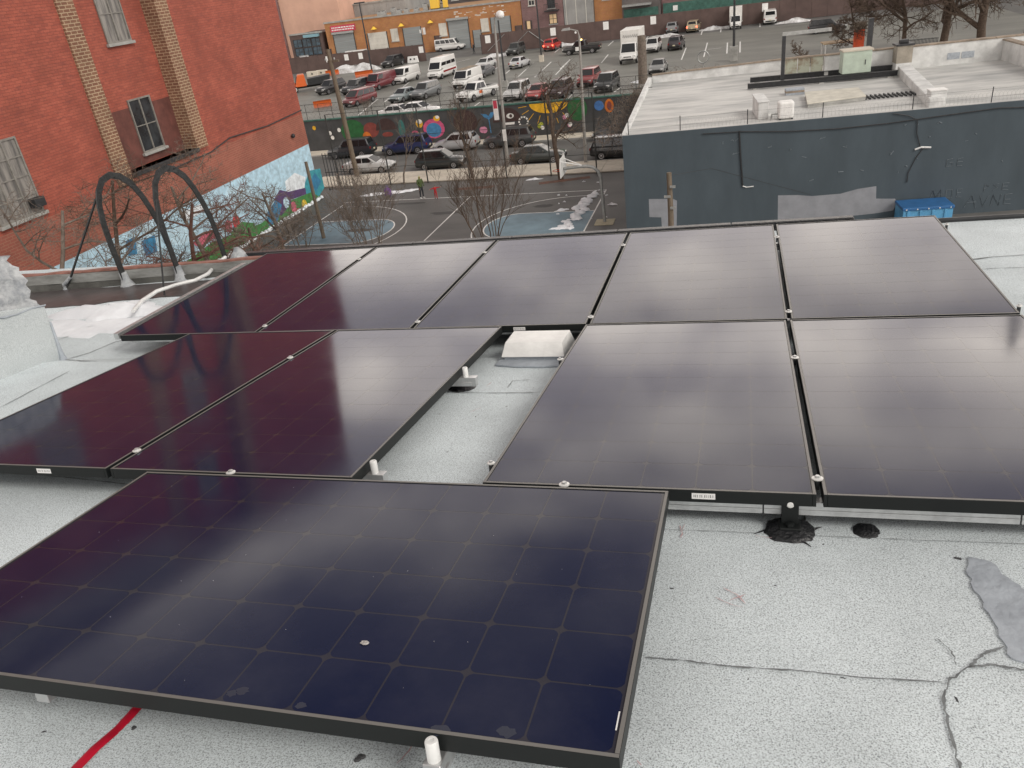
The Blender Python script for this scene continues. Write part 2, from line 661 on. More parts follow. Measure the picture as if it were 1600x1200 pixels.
def rough_path(pts, n, jit, seed):
    rnd = random.Random(seed)
    out = []
    for i in range(len(pts) - 1):
        a, c = Vector(pts[i]), Vector(pts[i + 1])
        for k in range(n):
            p = a.lerp(c, k / n)
            if k:
                p += Vector((rnd.uniform(-jit, jit), rnd.uniform(-jit, jit), 0))
            out.append(p)
    out.append(Vector(pts[-1]))
    return out


mat('crack_tar', (0.17, 0.185, 0.19), 0.7, var=0.4, vscale=30)
rnd = random.Random(5)


def crack(pl, wmax, seed, plane='A', n=8, jit=0.004, name='roof_crack', m='crack_tar'):
    P = rough_path(px_path(pl, plane), n, jit, seed)
    r = random.Random(seed)
    wd = [wmax * (0.25 + 0.75 * r.random()) * (0.4 if i in (0, len(P) - 1) else 1) for i in range(len(P))]
    o = ribbon(P, wd).build(name, MATS[m], roof)
    return o


crack([(1008, 1029), (1060, 1033), (1140, 1043), (1250, 1050), (1340, 1060), (1472, 1068)], 0.0034, 1, jit=0.0015, name='roof_seam')
crack([(1500, 1205), (1480, 1130), (1474, 1092), (1482, 1065), (1515, 1044), (1545, 1040), (1610, 1050)], 0.004, 2, jit=0.003)
crack([(1515, 1044), (1535, 1024), (1568, 1012)], 0.005, 3, jit=0.002)
crack([(1495, 1042), (1487, 1020), (1464, 1000)], 0.0022, 4, jit=0.003)
crack([(700, 613), (770, 615), (842, 614)], 0.004, 6, jit=0.001, n=5, name='roof_seam')
crack([(793, 607), (801, 596), (830, 594)], 0.004, 7, jit=0.002, n=4)
crack([(1020, 828), (1130, 832), (1260, 838), (1420, 845), (1620, 852)], 0.0014, 8, jit=0.001, name='roof_seam')
crack([(0, 738), (70, 744), (150, 752), (200, 758)], 0.0035, 9, jit=0.001, name='roof_seam')
crack([(95, 563), (130, 575), (155, 577)], 0.008, 10, 'B', jit=0.004, n=4)
crack([(105, 562), (140, 552), (180, 535), (212, 528)], 0.006, 11, 'B', jit=0.003, n=4)
crack([(90, 532), (130, 518), (180, 512)], 0.005, 12, 'B', jit=0.003, n=4, name='roof_seam')
crack([(0, 638), (60, 606), (110, 580)], 0.004, 14, 'A', jit=0.003, n=4, name='roof_seam')
crack([(1490, 410), (1550, 402), (1610, 398)], 0.010, 13, 'B', jit=0.003, n=4, name='roof_seam')
crack([(1480, 425), (1550, 420), (1610, 418)], 0.004, 15, 'B', jit=0.003, n=4, name='roof_seam')


def blob(pl, seed, m, name, n=3, jit=0.01, plane='A', th=0.004):
    P = rough_path(px_path(pl + [pl[0]], plane), n, jit, seed)[:-1]
    P = [Vector((p.x, p.y, roofz(p.x, p.y) + 0.001)) for p in P]
    return MB().prism(P, (0, 0, th)).build(name, MATS[m], roof)


blob([(1513, 872), (1548, 880), (1575, 905), (1605, 925), (1640, 1020), (1612, 1042), (1580, 1030), (1560, 995), (1545, 960), (1522, 925), (1512, 900)], 21, 'mastic_grey', 'patch', n=4, jit=0.006)
mat('wet_roof', (0.10, 0.085, 0.085), 0.35, col2=(0.05, 0.045, 0.045), vscale=3, bump=0.2, bscale=10)
blob([(40, 457), (120, 452), (200, 447), (300, 440), (380, 433), (330, 462), (250, 465), (190, 470), (130, 478), (70, 482)], 23, 'wet_roof', 'wet_patch', jit=0.03, plane='B', th=0.006)
mat('red_spray', (0.55, 0.38, 0.39), 0.9)
for k, pl in enumerate([[(1062, 822), (1066, 834), (1064, 842)], [(1070, 820), (1066, 832)], [(1180, 838), (1205, 842), (1232, 842)],
                        [(1130, 920), (1150, 930), (1165, 945)], [(1140, 940), (1165, 930)], [(1118, 935), (1140, 945), (1160, 950)],
                        [(620, 1195), (640, 1175), (646, 1165)], [(995, 1190), (1003, 1198)], [(760, 605), (768, 598)],
                        [(735, 645), (752, 638)]]):
    crack(pl, 0.0022, 40 + k, n=3, jit=0.002, name='red_chalk_mark', m='red_spray')
# scattered crumbs of old roofing
crumb_me = MB().add([(-1, -.4, 0), (.8, -.6, 0), (1.1, .3, 0), (-.5, .7, 0), (-.2, 0, .5)], [(0, 1, 4), (1, 2, 4), (2, 3, 4), (3, 0, 4), (0, 3, 2, 1)]).mesh('roof_crumb')
rc = random.Random(77)
crumbs = MB()
for k in range(260):
    x, y = rc.uniform(-3.4, 1.3), rc.uniform(-0.6, 2.6)
    s_ = 0.0018 + 0.0035 * rc.random() ** 3
    a = rc.uniform(0, 6.28)
    sx, sy = s_ * rc.uniform(.8, 2.2), s_
    z = roofz(x, y)
    ca, sa = math.cos(a), math.sin(a)
    vv = []
    for p in crumb_me.vertices:
        px_, py_ = p.co.x * sx, p.co.y * sy
        vv.append((x + px_ * ca - py_ * sa, y + px_ * sa + py_ * ca, z + p.co.z * s_ * .8))
    crumbs.add(vv, [(0, 1, 4), (1, 2, 4), (2, 3, 4), (3, 0, 4)])
mat('crumb', (0.055, 0.057, 0.06), 0.9)
o = crumbs.build('roof_crumbs', MATS['crumb'], roof)
o['kind'] = 'stuff'
for u, v, s_ in ((563, 1185, 0.010), (555, 1188, 0.006), (1497, 873, 0.006), (210, 1138, 0.006)):
    p = pA(u, v, -ROOF_H)
    lump = MB()
    for k in range(3):
        lump.lathe([(s_ * .5, 0), (s_ * .8, s_ * .25), (s_ * .4, s_ * .6)], 7, (p.x + rc.uniform(-s_, s_), p.y + rc.uniform(-s_, s_) * .6, roofz(p.x, p.y)))
    lump.build('roof_debris', MATS['crumb'], roof)

# ================================================================== solar panels
W_, H_ = 1.831, 1.004
PITCH, CS, CH = 0.1638, 0.1594, 0.0130


def cell_mesh():
    h = CS / 2
    pts = []
    for sx, sy in ((1, -1), (1, 1), (-1, 1), (-1, -1)):
        a = [(sx * h, sy * (h - CH)), (sx * (h - CH * .38), sy * (h - CH * .38)), (sx * (h - CH), sy * h)]
        if sx * sy > 0:
            pts += a
        else:
            pts += a[::-1]
    me = bpy.data.meshes.new('cell')
    n = len(pts)
    me.from_pydata([(x, y, 0.0001) for x, y in pts], [], [tuple(range(n))])
    return me


CELL = cell_mesh()


def panel_meshes():
    f = MB()
    L, D = W_, H_
    t = 0.0105
    f.box(0, L, 0, t, -.04, 0).box(0, L, D - t, D, -.04, 0).box(0, t, t + .0002, D - t - .0002, -.04, 0).box(L - t, L, t + .0002, D - t - .0002, -.04, 0)
    f.box(.0, L, t, .03, -.04, -.038).box(0, L, D - .03, D - t, -.04, -.038)
    fm = f.mesh('frame', bevel=0.0011, seg=1)
    lip = MB()
    e = .0004
    lip.box(0.0012, L - .0012, .0012, t - .001, 0, e).box(.0012, L - .0012, D - t + .001, D - .0012, 0, e)
    lip.box(.0012, t - .001, t, D - t, 0, e).box(L - t + .001, L - .0012, t, D - t, 0, e)
    lm = lip.mesh('frame_lip')
    lam = MB().box(t + .0003, L - t - .0003, t + .0003, D - t - .0003, -.008, -.0022)
    return fm, lm, lam.mesh('laminate')


FM, LM, LAM = panel_meshes()


def panel(m4, portrait, label, sticker=None):
    t = empty('solar_panel', label=label, cat='solar panel', group='black solar panels mounted on the roof')
    if portrait:
        m4 = m4 @ Matrix.Translation((H_, 0, 0)) @ Matrix.Rotation(math.pi / 2, 4, 'Z')
    t.matrix_world = m4
    link('frame', FM, MATS['frame_black'], t)
    link('frame_lip', LM, MATS['frame_lip'], t)
    link('laminate', LAM, MATS['solar_back'], t)
    ox, oy = (W_ - 11 * PITCH) / 2, (H_ - 6 * PITCH) / 2
    for i in range(11):
        for j in range(6):
            link('cell', CELL, MATS['solar_cell'], t, (ox + (i + .5) * PITCH, oy + (j + .5) * PITCH, -.0021))
    if sticker is not None:                       # barcode sticker on the front side of the frame
        st = MB().box(-.034, .034, -.0006, 0, -.0095, .0095).build('barcode_sticker', BARCODE, t)
        if portrait:
            st.location = (-.0004, sticker_y(sticker), -.019)
            st.rotation_euler = (0, 0, -math.pi / 2)
        else:
            st.location = (sticker, -.0004, -.019)
    return t


def sticker_y(s):
    return H_ - s


T = Matrix.Translation
PX = 1.0232
front = panel(PM @ T((-1.833, .004, 0)), False, 'front solar panel lying crosswise, nearest the camera, with a pebble on it')
pl = MB().box(-.0014, .0014, -.024, .024, 0, .0003).build('serial_label', BARCODE, front, loc=(W_ - .016, .09, -.0019))
panel(PM @ T((-.604 + .006, 1.077, -.031)), True, 'panel in the middle row right of the white roof vent', sticker=.69)
panel(PM @ T((-.604 + .006 + PX, 1.077, -.031)), True, 'rightmost panel of the middle row, cut by the picture edge')
panel(PM @ T((-1.058 - 1.016 + .006, 1.077, -.031)), True, 'panel in the middle row directly left of the white roof vent')
panel(PM @ T((-1.058 - 1.016 - PX + .006, 1.077, -.031)), True, 'leftmost panel of the middle row reflecting the brick building', sticker=.705)
REAR = PM @ T((0, YB, ZB)) @ Matrix.Rotation(math.atan(TB), 4, 'X') @ Matrix.Rotation(math.atan(.006), 4, 'Z')
names = ['leftmost panel of the back row, beside the iron ladder hoops', 'second panel from the left in the back row', 'third panel of the back row, behind the white roof vent',
         'fourth panel from the left in the back row', 'rightmost panel of the back row, in front of the blue bin']
for k in range(5):
    panel(REAR @ T((-.5968 + (k - 3) * PX + .009, .002, 0)), True, names[k], sticker=.63 if k == 2 else None)

# ------------------------------------------------------------------ rails, clamps, feet
RZ = -.031 - .0402


def rail(label, x0, x1, y, z, joints=(), rear=False, along='x'):
    r = empty('mounting_rail', label=label, cat='rail', group='aluminium mounting rails')
    r.matrix_world = (REAR if rear else PM) @ T((0, 0, 0))
    cuts = [x0] + list(joints) + [x1]
    for a, c in zip(cuts[:-1], cuts[1:]):
        s = MB()
        if along == 'x':
            s.box(a + .002, c - .002, y - .018, y + .018, z - .042, z)
            s.box(a + .002, c - .002, y - .0195, y - .0181, z - .030, z - .024)
        else:
            s.box(y - .018, y + .018, a + .002, c - .002, z - .042, z)
        s.build('rail_segment', MATS['alu'], r, bevel=.0015, seg=1)
        if along == 'x' and c != x1:
            MB().box(c - .012, c + .012, y - .014, y + .014, z - .038, z - .004).build('splice', MATS['dark_steel'], r)
    return r


rail('silver rail under the near edge of the right middle panels', -.64, 2.1, 1.12, RZ, (.262, .93))
rail('silver rail under the far part of the right middle panels', -.64, 2.1, 2.45, RZ)
ya = pA(585, 738, -.07).y
yb = pA(742, 588, -.07).y
rail('silver rail with a white end post under the near left middle panels', -3.15, -1.0, ya, RZ)
rail('silver rail with a white end post by the vent, under the left middle panels', -3.15, -.985, yb, RZ)
xf = pA(688, 1165, -.04).x
rail('silver rail sticking out under the front panel', -.035, 1.05, xf, -.0402, along='y')
rail('silver rail hidden under the left half of the front panel', .02, 1.05, -1.33, -.0402, along='y')
rail('pale rail along the left end of the back row', .05, 1.6, -3.735, -.005, along='y', rear=True)
rail('pale rail under the near edge of the back row', -3.66, 1.46, .10, -.0402, rear=True)
rail('pale rail under the far edge of the back row', -3.66, 1.46, 1.5, -.0402, rear=True)


def end_post(label, m4):
    p = empty('end_clamp', label=label, cat='clamp', group='white end clamp posts')
    p.matrix_world = m4
    MB().lathe([(.0125, -.058), (.0135, -.055), (.0128, .006), (.011, .009), (.006, .0095), (.0055, .0075), (.001, .0075)], 18).build('post', MATS['alu_white'], p, smooth=.6)
    MB().box(-.021, .021, -.03, .02, -.076, -.058).build('bracket', MATS['alu'], p, bevel=.002, seg=1)
    return p


end_post('white end clamp at the front edge of the nearest panel', PM @ T((xf, -.017, -.004)))
end_post('white end clamp beside the near right corner of the left middle panels', PM @ T((-1.04, ya, -.034)) @ Matrix.Rotation(1.57, 4, 'Z'))
end_post('white end clamp beside the dark roof foot near the vent', PM @ T((-1.04, yb, -.034)) @ Matrix.Rotation(1.57, 4, 'Z'))


def mid_clamp(label, m4, s=1.0):
    c = empty('mid_clamp', label=label, cat='clamp', group='round mid clamps between panels')
    c.matrix_world = m4
    MB().lathe([(.0165 * s, .0008), (.0165 * s, .004), (.013 * s, .0055), (.008 * s, .0057)], 16).build('washer', MATS['bolt'], c, smooth=.6)
    MB().lathe([(.0085 * s, .0058), (.0085 * s, .0105), (.006 * s, .012), (.001, .012)], 6).build('bolt', MATS['alu'], c)
    MB().box(-.005, .005, -.012, .012, -.03, -.001).build('stem', MATS['dark_steel'], c)
    return c


sx34 = -.604 + .006 + H_ + (PX - H_) / 2
mid_clamp('clamp between the two right middle panels, nearest the camera', PM @ T((sx34, pA(1276, 748, -.03).y, -.031)))
mid_clamp('clamp between the two right middle panels, upper one', PM @ T((sx34, pA(1241, 559, -.03).y, -.031)))
sl12 = -1.058 - 1.016 - (PX - H_) / 2 + .006
mid_clamp('clamp between the two left middle panels, nearest the camera', PM @ T((sl12, pA(205, 704, -.03).y, -.031)))
mid_clamp('clamp between the two left middle panels, farther one', PM @ T((sl12, pA(451, 559, -.03).y, -.031)))
mid_clamp('clamp joining the front panel to the left middle panels', PM @ T((pA(367, 738, -.02).x, 1.043, -.012)))
mid_clamp('clamp joining the front panel to the panel right of the vent', PM @ T((pA(884, 757, -.02).x, 1.043, -.012)))
words = ['first', 'second', 'third', 'fourth']
for k in range(4):
    for yy, wd in ((.10, 'near'), (1.5, 'far')):
        mid_clamp(f'clamp at the {wd} end of the {words[k]} seam from the left in the back row', REAR @ T((-.5968 + (k - 2) * PX + .0005, yy, 0)))
for yy, wd in ((pA(765, 722, -.03).y, 'near the camera'), (pA(893, 560, -.03).y, 'close to the vent')):
    c = mid_clamp(f'small clamp on the panel right of the vent, {wd}', PM @ T((-.614, yy, -.036)), .8)
mid_clamp('clamp at the near right corner of the back row', REAR @ T((1.462, .10, -.004)), .8)
mid_clamp('clamp at the far right corner of the back row', REAR @ T((1.462, 1.6, -.004)), .8)


def roof_foot(label, x, y, top, splat=True, rz=0):
    f = empty('panel_mount', label=label, cat='roof mount', group='black roof feet')
    onroof(f, x, y, None, rz)
    r = random.Random(int(x * 1000))
    b = MB()
    n = 26
    for rr, z in ((1.0, .0005), (.93, .010), (.6, .022), (.3, .026)):
        for k in range(n):
            t = 6.283 * k / n
            q = rr * .067 * (1 + (.16 * r.random() if rr > .9 else 0))
            b.v.append((q * math.cos(t), q * math.sin(t) * .95, z))
    for i in range(3):
        for k in range(n):
            b.f.append((i * n + k, i * n + (k + 1) % n, (i + 1) * n + (k + 1) % n, (i + 1) * n + k))
    b.f.append(tuple(3 * n + k for k in range(n)))
    b.build('mastic_base', MATS['mastic'], f, smooth=.5)
    if splat:
        for k in range(7):
            a = r.uniform(0, 6.28)
            l = r.uniform(.075, .12)
            p0 = Vector((.055 * math.cos(a), .055 * math.sin(a), .002))
            p1 = Vector((l * math.cos(a + .3), l * math.sin(a + .3), .001))
            MB().tube([p0, p0.lerp(p1, .5) + Vector((.004, .004, .001)), p1], [.006, .003, .0008], 5).build('mastic_drip', MATS['mastic'], f)
    if top:
        MB().box(-.024, .024, -.004, .004, .012, top + .04).build('bracket', MATS['frame_black'], f, bevel=.002, seg=1)
        MB().box(-.03, .03, -.035, .03, .020, .028).build('bracket_foot', MATS['frame_black'], f, bevel=.003, seg=1)
        MB().lathe([(.011, 0), (.011, -.004), (.008, -.006), (.004, -.006)], 12, (0, -.0045, top + .014), 'y').build('bolt', MATS['bolt'], f)
        MB().lathe([(.012, .028), (.012, .036), (.006, .038)], 6, (.0, -.018, 0)).build('nut', MATS['frame_black'], f)
    return f


p = pA(1233, 822, -ROOF_H)
roof_foot('black bracket in a round tar blob below the right middle panels', p.x, p.y - .03, .078)
p = pA(1353, 830, -ROOF_H)
f = roof_foot('flat round black tar spot right of the bracket', p.x, p.y, 0, False)
f.matrix_world = f.matrix_world @ Matrix.Diagonal((.5, .6, .5, 1))
p = pA(722, 605, -ROOF_H)
roof_foot('black bracket in a tar blob under the white end clamp by the vent', p.x, p.y, .06, False, 1.2)
p = pA(210, 745, -ROOF_H)
roof_foot('black tar blob in the shade under the front left panels', p.x + .1, p.y + .12, 0.0, True)

# ------------------------------------------------------------------ vent between the panels
q0 = pA(784, 567, -ROOF_H)
q1 = pA(882, 567, -ROOF_H)
vt = empty('roof_vent', label='white box-shaped roof vent in the gap between the panels', cat='roof vent')
cx, cy = (q0.x + q1.x) / 2, q0.y
onroof(vt, cx, cy)
wv = (q1.x - q0.x)
b = MB()
b.hexa([(-wv * .50, 0, .030), (wv * .50, 0, .030), (wv * .52, .26, .030), (-wv * .52, .26, .030)],
       [(-wv * .46, .05, .095), (wv * .44, .05, .095), (wv * .47, .22, .108), (-wv * .45, .22, .108)])
b.build('hood', MATS['white_paint'], vt, bevel=.003)
b = MB().box(-wv * .46, wv * .46, .012, .24, -.005, .032)
b.build('throat', MATS['mastic_grey'], vt)
b = MB()
b.prism([(-wv * .55, -.06, .001), (-wv * .2, -.085, .001), (wv * .2, -.09, .001), (wv * .56, -.07, .001), (wv * .6, .3, .001), (-wv * .58, .3, .001)], (0, 0, .012))
b.build('flashing', MATS['mastic_grey'], vt, bevel=.004)

# ------------------------------------------------------------------ pebble and red strap
pb = pA(570, 1005, 0)
b = MB().lathe([(.002, 0), (.0065, .001), (.0085, .004), (.006, .0075), (.001, .0085)], 7)
for i, p in enumerate(b.v):
    b.v[i] = (p[0] * 1.35 + .0007 * math.sin(i * 3.1), p[1] * .8 + .0006 * math.cos(i * 2.3), p[2] * .85)
mat('pebble', (0.42, 0.40, 0.38), 0.8, var=.4, vscale=200)
o = b.build('pebble', MATS['pebble'])
o.matrix_world = PM @ T((pb.x, pb.y, -.002))
tag(o, 'small grey pebble lying on the glass of the front panel', 'pebble')

mat('red_tape', (0.52, 0.012, 0.035), 0.35, var=.25, vscale=18)
P = [pA(u, v, -ROOF_H) for u, v in ((250, 1060), (232, 1092), (205, 1118), (185, 1138), (150, 1172), (100, 1225), (60, 1270))]
b = MB()
for i, p in enumerate(P):
    d = (P[min(i + 1, len(P) - 1)] - P[max(i - 1, 0)])
    nr = Vector((-d.y, d.x, 0)).normalized()
    z = roofz(p.x, p.y) + (.004 + .004 * math.sin(i * 1.7))
    for s_, dz in ((-.0125, 0), (0, .003), (.0125, 0)):
        b.v.append((p.x + nr.x * s_, p.y + nr.y * s_, z + dz))
for i in range(len(P) - 1):
    for k in range(2):
        b.f.append((3 * i + k, 3 * i + k + 1, 3 * i + 4 + k, 3 * i + 3 + k))
b2 = MB()
n = len(b.v)
b2.v = b.v + [(x, y, z - .0015) for x, y, z in b.v]
b2.f = b.f + [tuple(n + i for i in f[::-1]) for f in b.f]
o = b2.build('red_strap', MATS['red_tape'], smooth=1)
o.matrix_world = PM
tag(o, 'flat red strap running out from under the front panel', 'strap')

# handling smears and dust on the front glass
mat('smear', (0.012, 0.017, 0.038), 0.4)
mat('dust_white', (0.7, 0.7, 0.7), 0.8)
rs = random.Random(31)
FI = front.matrix_world.inverted() @ PM
for u, v, a_ in ((362, 1082, .011), (378, 1078, .012), (688, 1140, .016), (792, 1143, .016), (470, 1101, .010)):
    c_ = FI @ pA(u, v, 0)
    P = [Vector((c_.x + a_ * 1.4 * math.cos(6.283 * k / 14) * rs.uniform(.6, 1.1), c_.y + a_ * math.sin(6.283 * k / 14) * rs.uniform(.6, 1.1), -.00185)) for k in range(14)]
    MB().prism(P, (0, 0, .00003)).build('smear', MATS['smear'], front)
b = MB()
for k in range(26):
    x_, y_, r_ = rs.uniform(.1, 1.75), rs.uniform(.05, .95), rs.uniform(.0004, .0009)
    b.lathe([(r_, -.0019), (r_ * .6, -.0019 + r_ * .6)], 6, (x_, y_, 0))
o = b.build('dust_specks', MATS['dust_white'], front)
o['kind'] = 'stuff'

# ------------------------------------------------------------------ low rear edge, parapet, bulkhead
e = empty('roof_edge_coping', label='low black tarred roof edge behind the back row of panels', cat='roof edge')
e.matrix_world = PM
pa, pb_ = pB(378, 401, ROOF_H - .02), pB(1336, 346, ROOF_H - .02)
segs = 6
for k in range(segs):
    a = Vector((-4.32, 5.20, 0)).lerp(Vector((1.0, 5.30, 0)), k / segs)
    c = Vector((-4.32, 5.20, 0)).lerp(Vector((1.0, 5.30, 0)), (k + 1) / segs)
    za, zc = roofz(a.x, 5.22) + .055, roofz(c.x, 5.22) + .055
    b = MB().hexa([(a.x, a.y, za - .1), (c.x - .004, c.y, zc - .1), (c.x - .004, c.y + .11, zc - .1), (a.x, a.y + .11, za - .1)],
                  [(a.x, a.y, za), (c.x - .004, c.y, zc), (c.x - .004, c.y + .11, zc), (a.x, a.y + .11, za)])
    b.build('coping_piece', MATS['mastic'], e, bevel=.008)
e2 = MB()
for k in range(5):
    a, c = 1.0 + k * .6, 1.6 + k * .6
    e2.tube([(a, 5.21, roofz(a, 5.2) + .012), (c, 5.2 + .02 * math.sin(k), roofz(c, 5.2) + .014)], .02, 7)
o = e2.build('roof_edge_roll', MATS['dark_steel'], smooth=.8)
o.matrix_world = PM
tag(o, 'dark rolled roof edge at the right, in front of the blue-grey wall', 'roof edge')

mat('parapet_coat', (0.28, 0.29, 0.28), 0.7, col2=(0.15, 0.15, 0.14), vscale=3.5, bump=.6, bscale=9, stretch=(1, 1, 3))
mat('parapet_dark', (0.10, 0.10, 0.09), 0.6, col2=(0.055, 0.055, 0.05), vscale=5, bump=.6, bscale=12)
mat('brick_coping', (0.30, 0.14, 0.11), 0.85, var=.35, vscale=7, bump=.4, bscale=20)
par = empty('parapet_wall', label='low tarred parapet with red brick top behind the ladder hoops', cat='parapet')
par.matrix_world = PM
pl0, pl1 = pB(20, 468), pB(392, 436)


def parz(x):
    return roofz(x, 4.45)


def par_piece(name, m, off0, off1, z0, z1, bev=.01, x0=-8.5, x1=pl1.x):
    y0 = pl0.y + (x0 - pl0.x) * (pl1.y - pl0.y) / (pl1.x - pl0.x)
    y1 = pl0.y + (x1 - pl0.x) * (pl1.y - pl0.y) / (pl1.x - pl0.x)
    b = MB()
    n = 24
    r = random.Random(int(z1 * 1000))
    pts = []
    for i in range(n + 1):
        x = x0 + (x1 - x0) * i / n
        y = y0 + (y1 - y0) * i / n
        j = r.uniform(-.006, .006)
        zz = parz(x)
        pts.append([(x, y + off0 + j, zz + z0), (x, y + off1, zz + z0), (x, y + off1, zz + z1 + j), (x, y + off0 + j, zz + z1 + j)])
    for q in pts:
        b.v += q
    for i in range(n):
        for k in range(4):
            b.f.append((4 * i + k, 4 * i + (k + 1) % 4, 4 * i + 4 + (k + 1) % 4, 4 * i + 4 + k))
    b.f += [(0, 1, 2, 3), (4 * n + 3, 4 * n + 2, 4 * n + 1, 4 * n)]
    return b.build(name, MATS[m], par, smooth=.7)


par_piece('base_flashing', 'parapet_dark', .15, .33, -.08, .06)
par_piece('upper_face', 'parapet_coat', .18, .33, .0601, .135)
par_piece('coping', 'brick_coping', .23, .325, .1351, .15)

bk = empty('roof_bulkhead', label='grey roll-roofed bulkhead with crumpled silver tar top at the left edge', cat='bulkhead')
bc = pB(99, 566)
bk.matrix_world = PM
zb = roofz(bc.x, bc.y)


def at_plane_y(u, v, y):           # roof-frame point on the plane y = const
    q = PMI.to_3x3() @ ray(u, v)
    c = PMI @ CAM
    return c + q * ((y - c.y) / q.y)


tp = at_plane_y(60, 477, bc.y)
tt = at_plane_y(18, 388, bc.y)
h1_, h2_ = tp.z - zb, tt.z - zb
YN = bc.y - 3.2                     # the wall runs towards the viewer, out of the picture
b = MB()
b.hexa([(bc.x - 1.4, YN, zb - .05), (bc.x + .02, YN, zb - .05), (bc.x, bc.y, zb - .02), (bc.x - 1.4, bc.y, zb - .02)],
       [(bc.x - 1.4, YN, zb + h1_ + .45), (bc.x - .01, YN, zb + h1_ + .45), (bc.x - .012, bc.y, zb + h1_), (bc.x - 1.4, bc.y, zb + h1_)])
b.build('roofing_skirt', MATS['cap_sheet_grey'], bk, bevel=.008)
rr = random.Random(9)
b = MB()
ny, nz = 60, 14
prev = {}
for j in range(nz + 1):
    t = j / nz
    for i in range(ny + 1):
        y = YN + (bc.y + .006 - YN) * i / ny
        lump = .012 * math.sin(i * .9 + 3 * math.sin(j * .7)) + .010 * math.sin(i * 2.1 + j * 1.3) + rr.uniform(-.008, .008)
        edge = .03 * math.sin(j * .9) + .02 * math.sin(j * 2.3 + 1) if i == ny else 0
        b.v.append((bc.x - .03 + lump - .10 * t * t, y + edge * .6 - .05, zb + h1_ - .03 + .14 * (bc.y - y) * (1 - t) + .02 * math.sin(i * .5) + (h2_ - h1_ + .01) * t + rr.uniform(-.006, .006)))
for j in range(nz):
    for i in range(ny):
        k = j * (ny + 1) + i
        b.f.append((k, k + 1, k + ny + 2, k + ny + 1))
n0 = len(b.v)
b.v += [(x - 1.2, y - .01, z) for x, y, z in b.v[:]]
b.f += [tuple(n0 + q for q in f[::-1]) for f in b.f[:]]
for i in range(ny):
    k = nz * (ny + 1) + i
    b.f.append((k, k + 1, n0 + k + 1, n0 + k))
for j in range(nz):
    k = j * (ny + 1) + ny
    b.f.append((k, n0 + k, n0 + k + ny + 1, k + ny + 1))
b.build('silver_coated_wall', MATS['silver_coat'], bk, smooth=.9)
c0, c1 = Vector((bc.x - .01, bc.y, zb + h1_)), Vector((bc.x + .002, bc.y, zb))
d = c1 - c0
MB().tube([c0 + d * t for t in (.3, .5, .65, .85, 1.0)], [.006, .009, .010, .016, .03], 6).build('corner_tar', MATS['mastic_grey'], bk, smooth=.8)
bead = [(bc.x - .008 + .006 * math.sin(k * 1.9), YN + (bc.y - YN) * k / 30, zb + h1_ - .02 + .14 * (bc.y - YN) * (1 - k / 30) + .02 * math.sin(k * 1.1)) for k in range(31)]
MB().tube(bead, [.002 + .005 * abs(math.sin(k * 1.7)) for k in range(31)], 6).build('tar_bead', MATS['mastic_grey'], bk, smooth=.8)

# ------------------------------------------------------------------ ladder hoops
lad = empty('ladder_hoops', label='black iron gooseneck ladder rails arching over the parapet', cat='ladder')
lad.matrix_world = PM
f1, f2, fb = pB(200, 447), pB(284, 437), pB(104, 453)
upv = PMI.to_3x3() @ Vector((0, 0, 1))


def hoop(f0):
    """flat iron bar: up from the roof, over in an arch, down behind the parapet"""
    pts = []
    base = Vector(f0)
    prof = [(0, 0), (-.01, .15), (-.02, .35), (-.015, .52), (.01, .66), (.06, .77), (.14, .845), (.24, .875), (.35, .855), (.45, .79), (.53, .68), (.59, .55), (.635, .40), (.66, .2), (.67, -.05), (.67, -.6)]
    for dy, dz in prof:
        pts.append(base + Vector((0, dy, 0)) + upv * dz * 1.08 + Vector((.0 * dy, 0, 0)))
    b = MB()
    for i, p in enumerate(pts):
        d = (pts[min(i + 1, len(pts) - 1)] - pts[max(i - 1, 0)]).normalized()
        a = Vector((1, 0, 0))
        c = d.cross(a).normalized()
        for sa, sc_ in ((-1, -1), (1, -1), (1, 1), (-1, 1)):
            b.v.append(tuple(p + a * sa * .006 + c * sc_ * .028))
    for i in range(len(pts) - 1):
        for k in range(4):
            b.f.append((4 * i + k, 4 * i + (k + 1) % 4, 4 * i + 4 + (k + 1) % 4, 4 * i + 4 + k))
    b.f += [(0, 1, 2, 3), (4 * len(pts) - 1, 4 * len(pts) - 2, 4 * len(pts) - 3, 4 * len(pts) - 4)]
    b.build('rail', MATS['black_iron'], lad)
    boot = MB().tube([base - upv * .01, base + upv * .02, base + upv * .07, base + upv * .13], [.075, .055, .036, .030], 10)
    for i, p in enumerate(boot.v):
        boot.v[i] = (p[0] + .006 * math.sin(i * 2.7), p[1] + .006 * math.cos(i * 1.9), p[2] + .004 * math.sin(i * 5.1))
    boot.build('tar_boot', MATS['silver_coat'], lad, smooth=.9)
    return pts


h1 = hoop(f1)
h2 = hoop(f2)
MB().tube([fb, fb.lerp(h1[5], .5), h1[5]], .011, 6).build('brace', MATS['black_iron'], lad)
MB().tube([fb - upv * .01, fb + upv * .05, fb.lerp(h1[5], .14)], [.035, .02, .016], 8).build('tar_boot', MATS['silver_coat'], lad, smooth=.9)
fr = pB(257, 462)
MB().tube([fr, h2[4]], .008, 6).build('brace', MATS['black_iron'], lad)
MB().tube([h1[14], h2[14]], .010, 6).build('rung', MATS['black_iron'], lad)

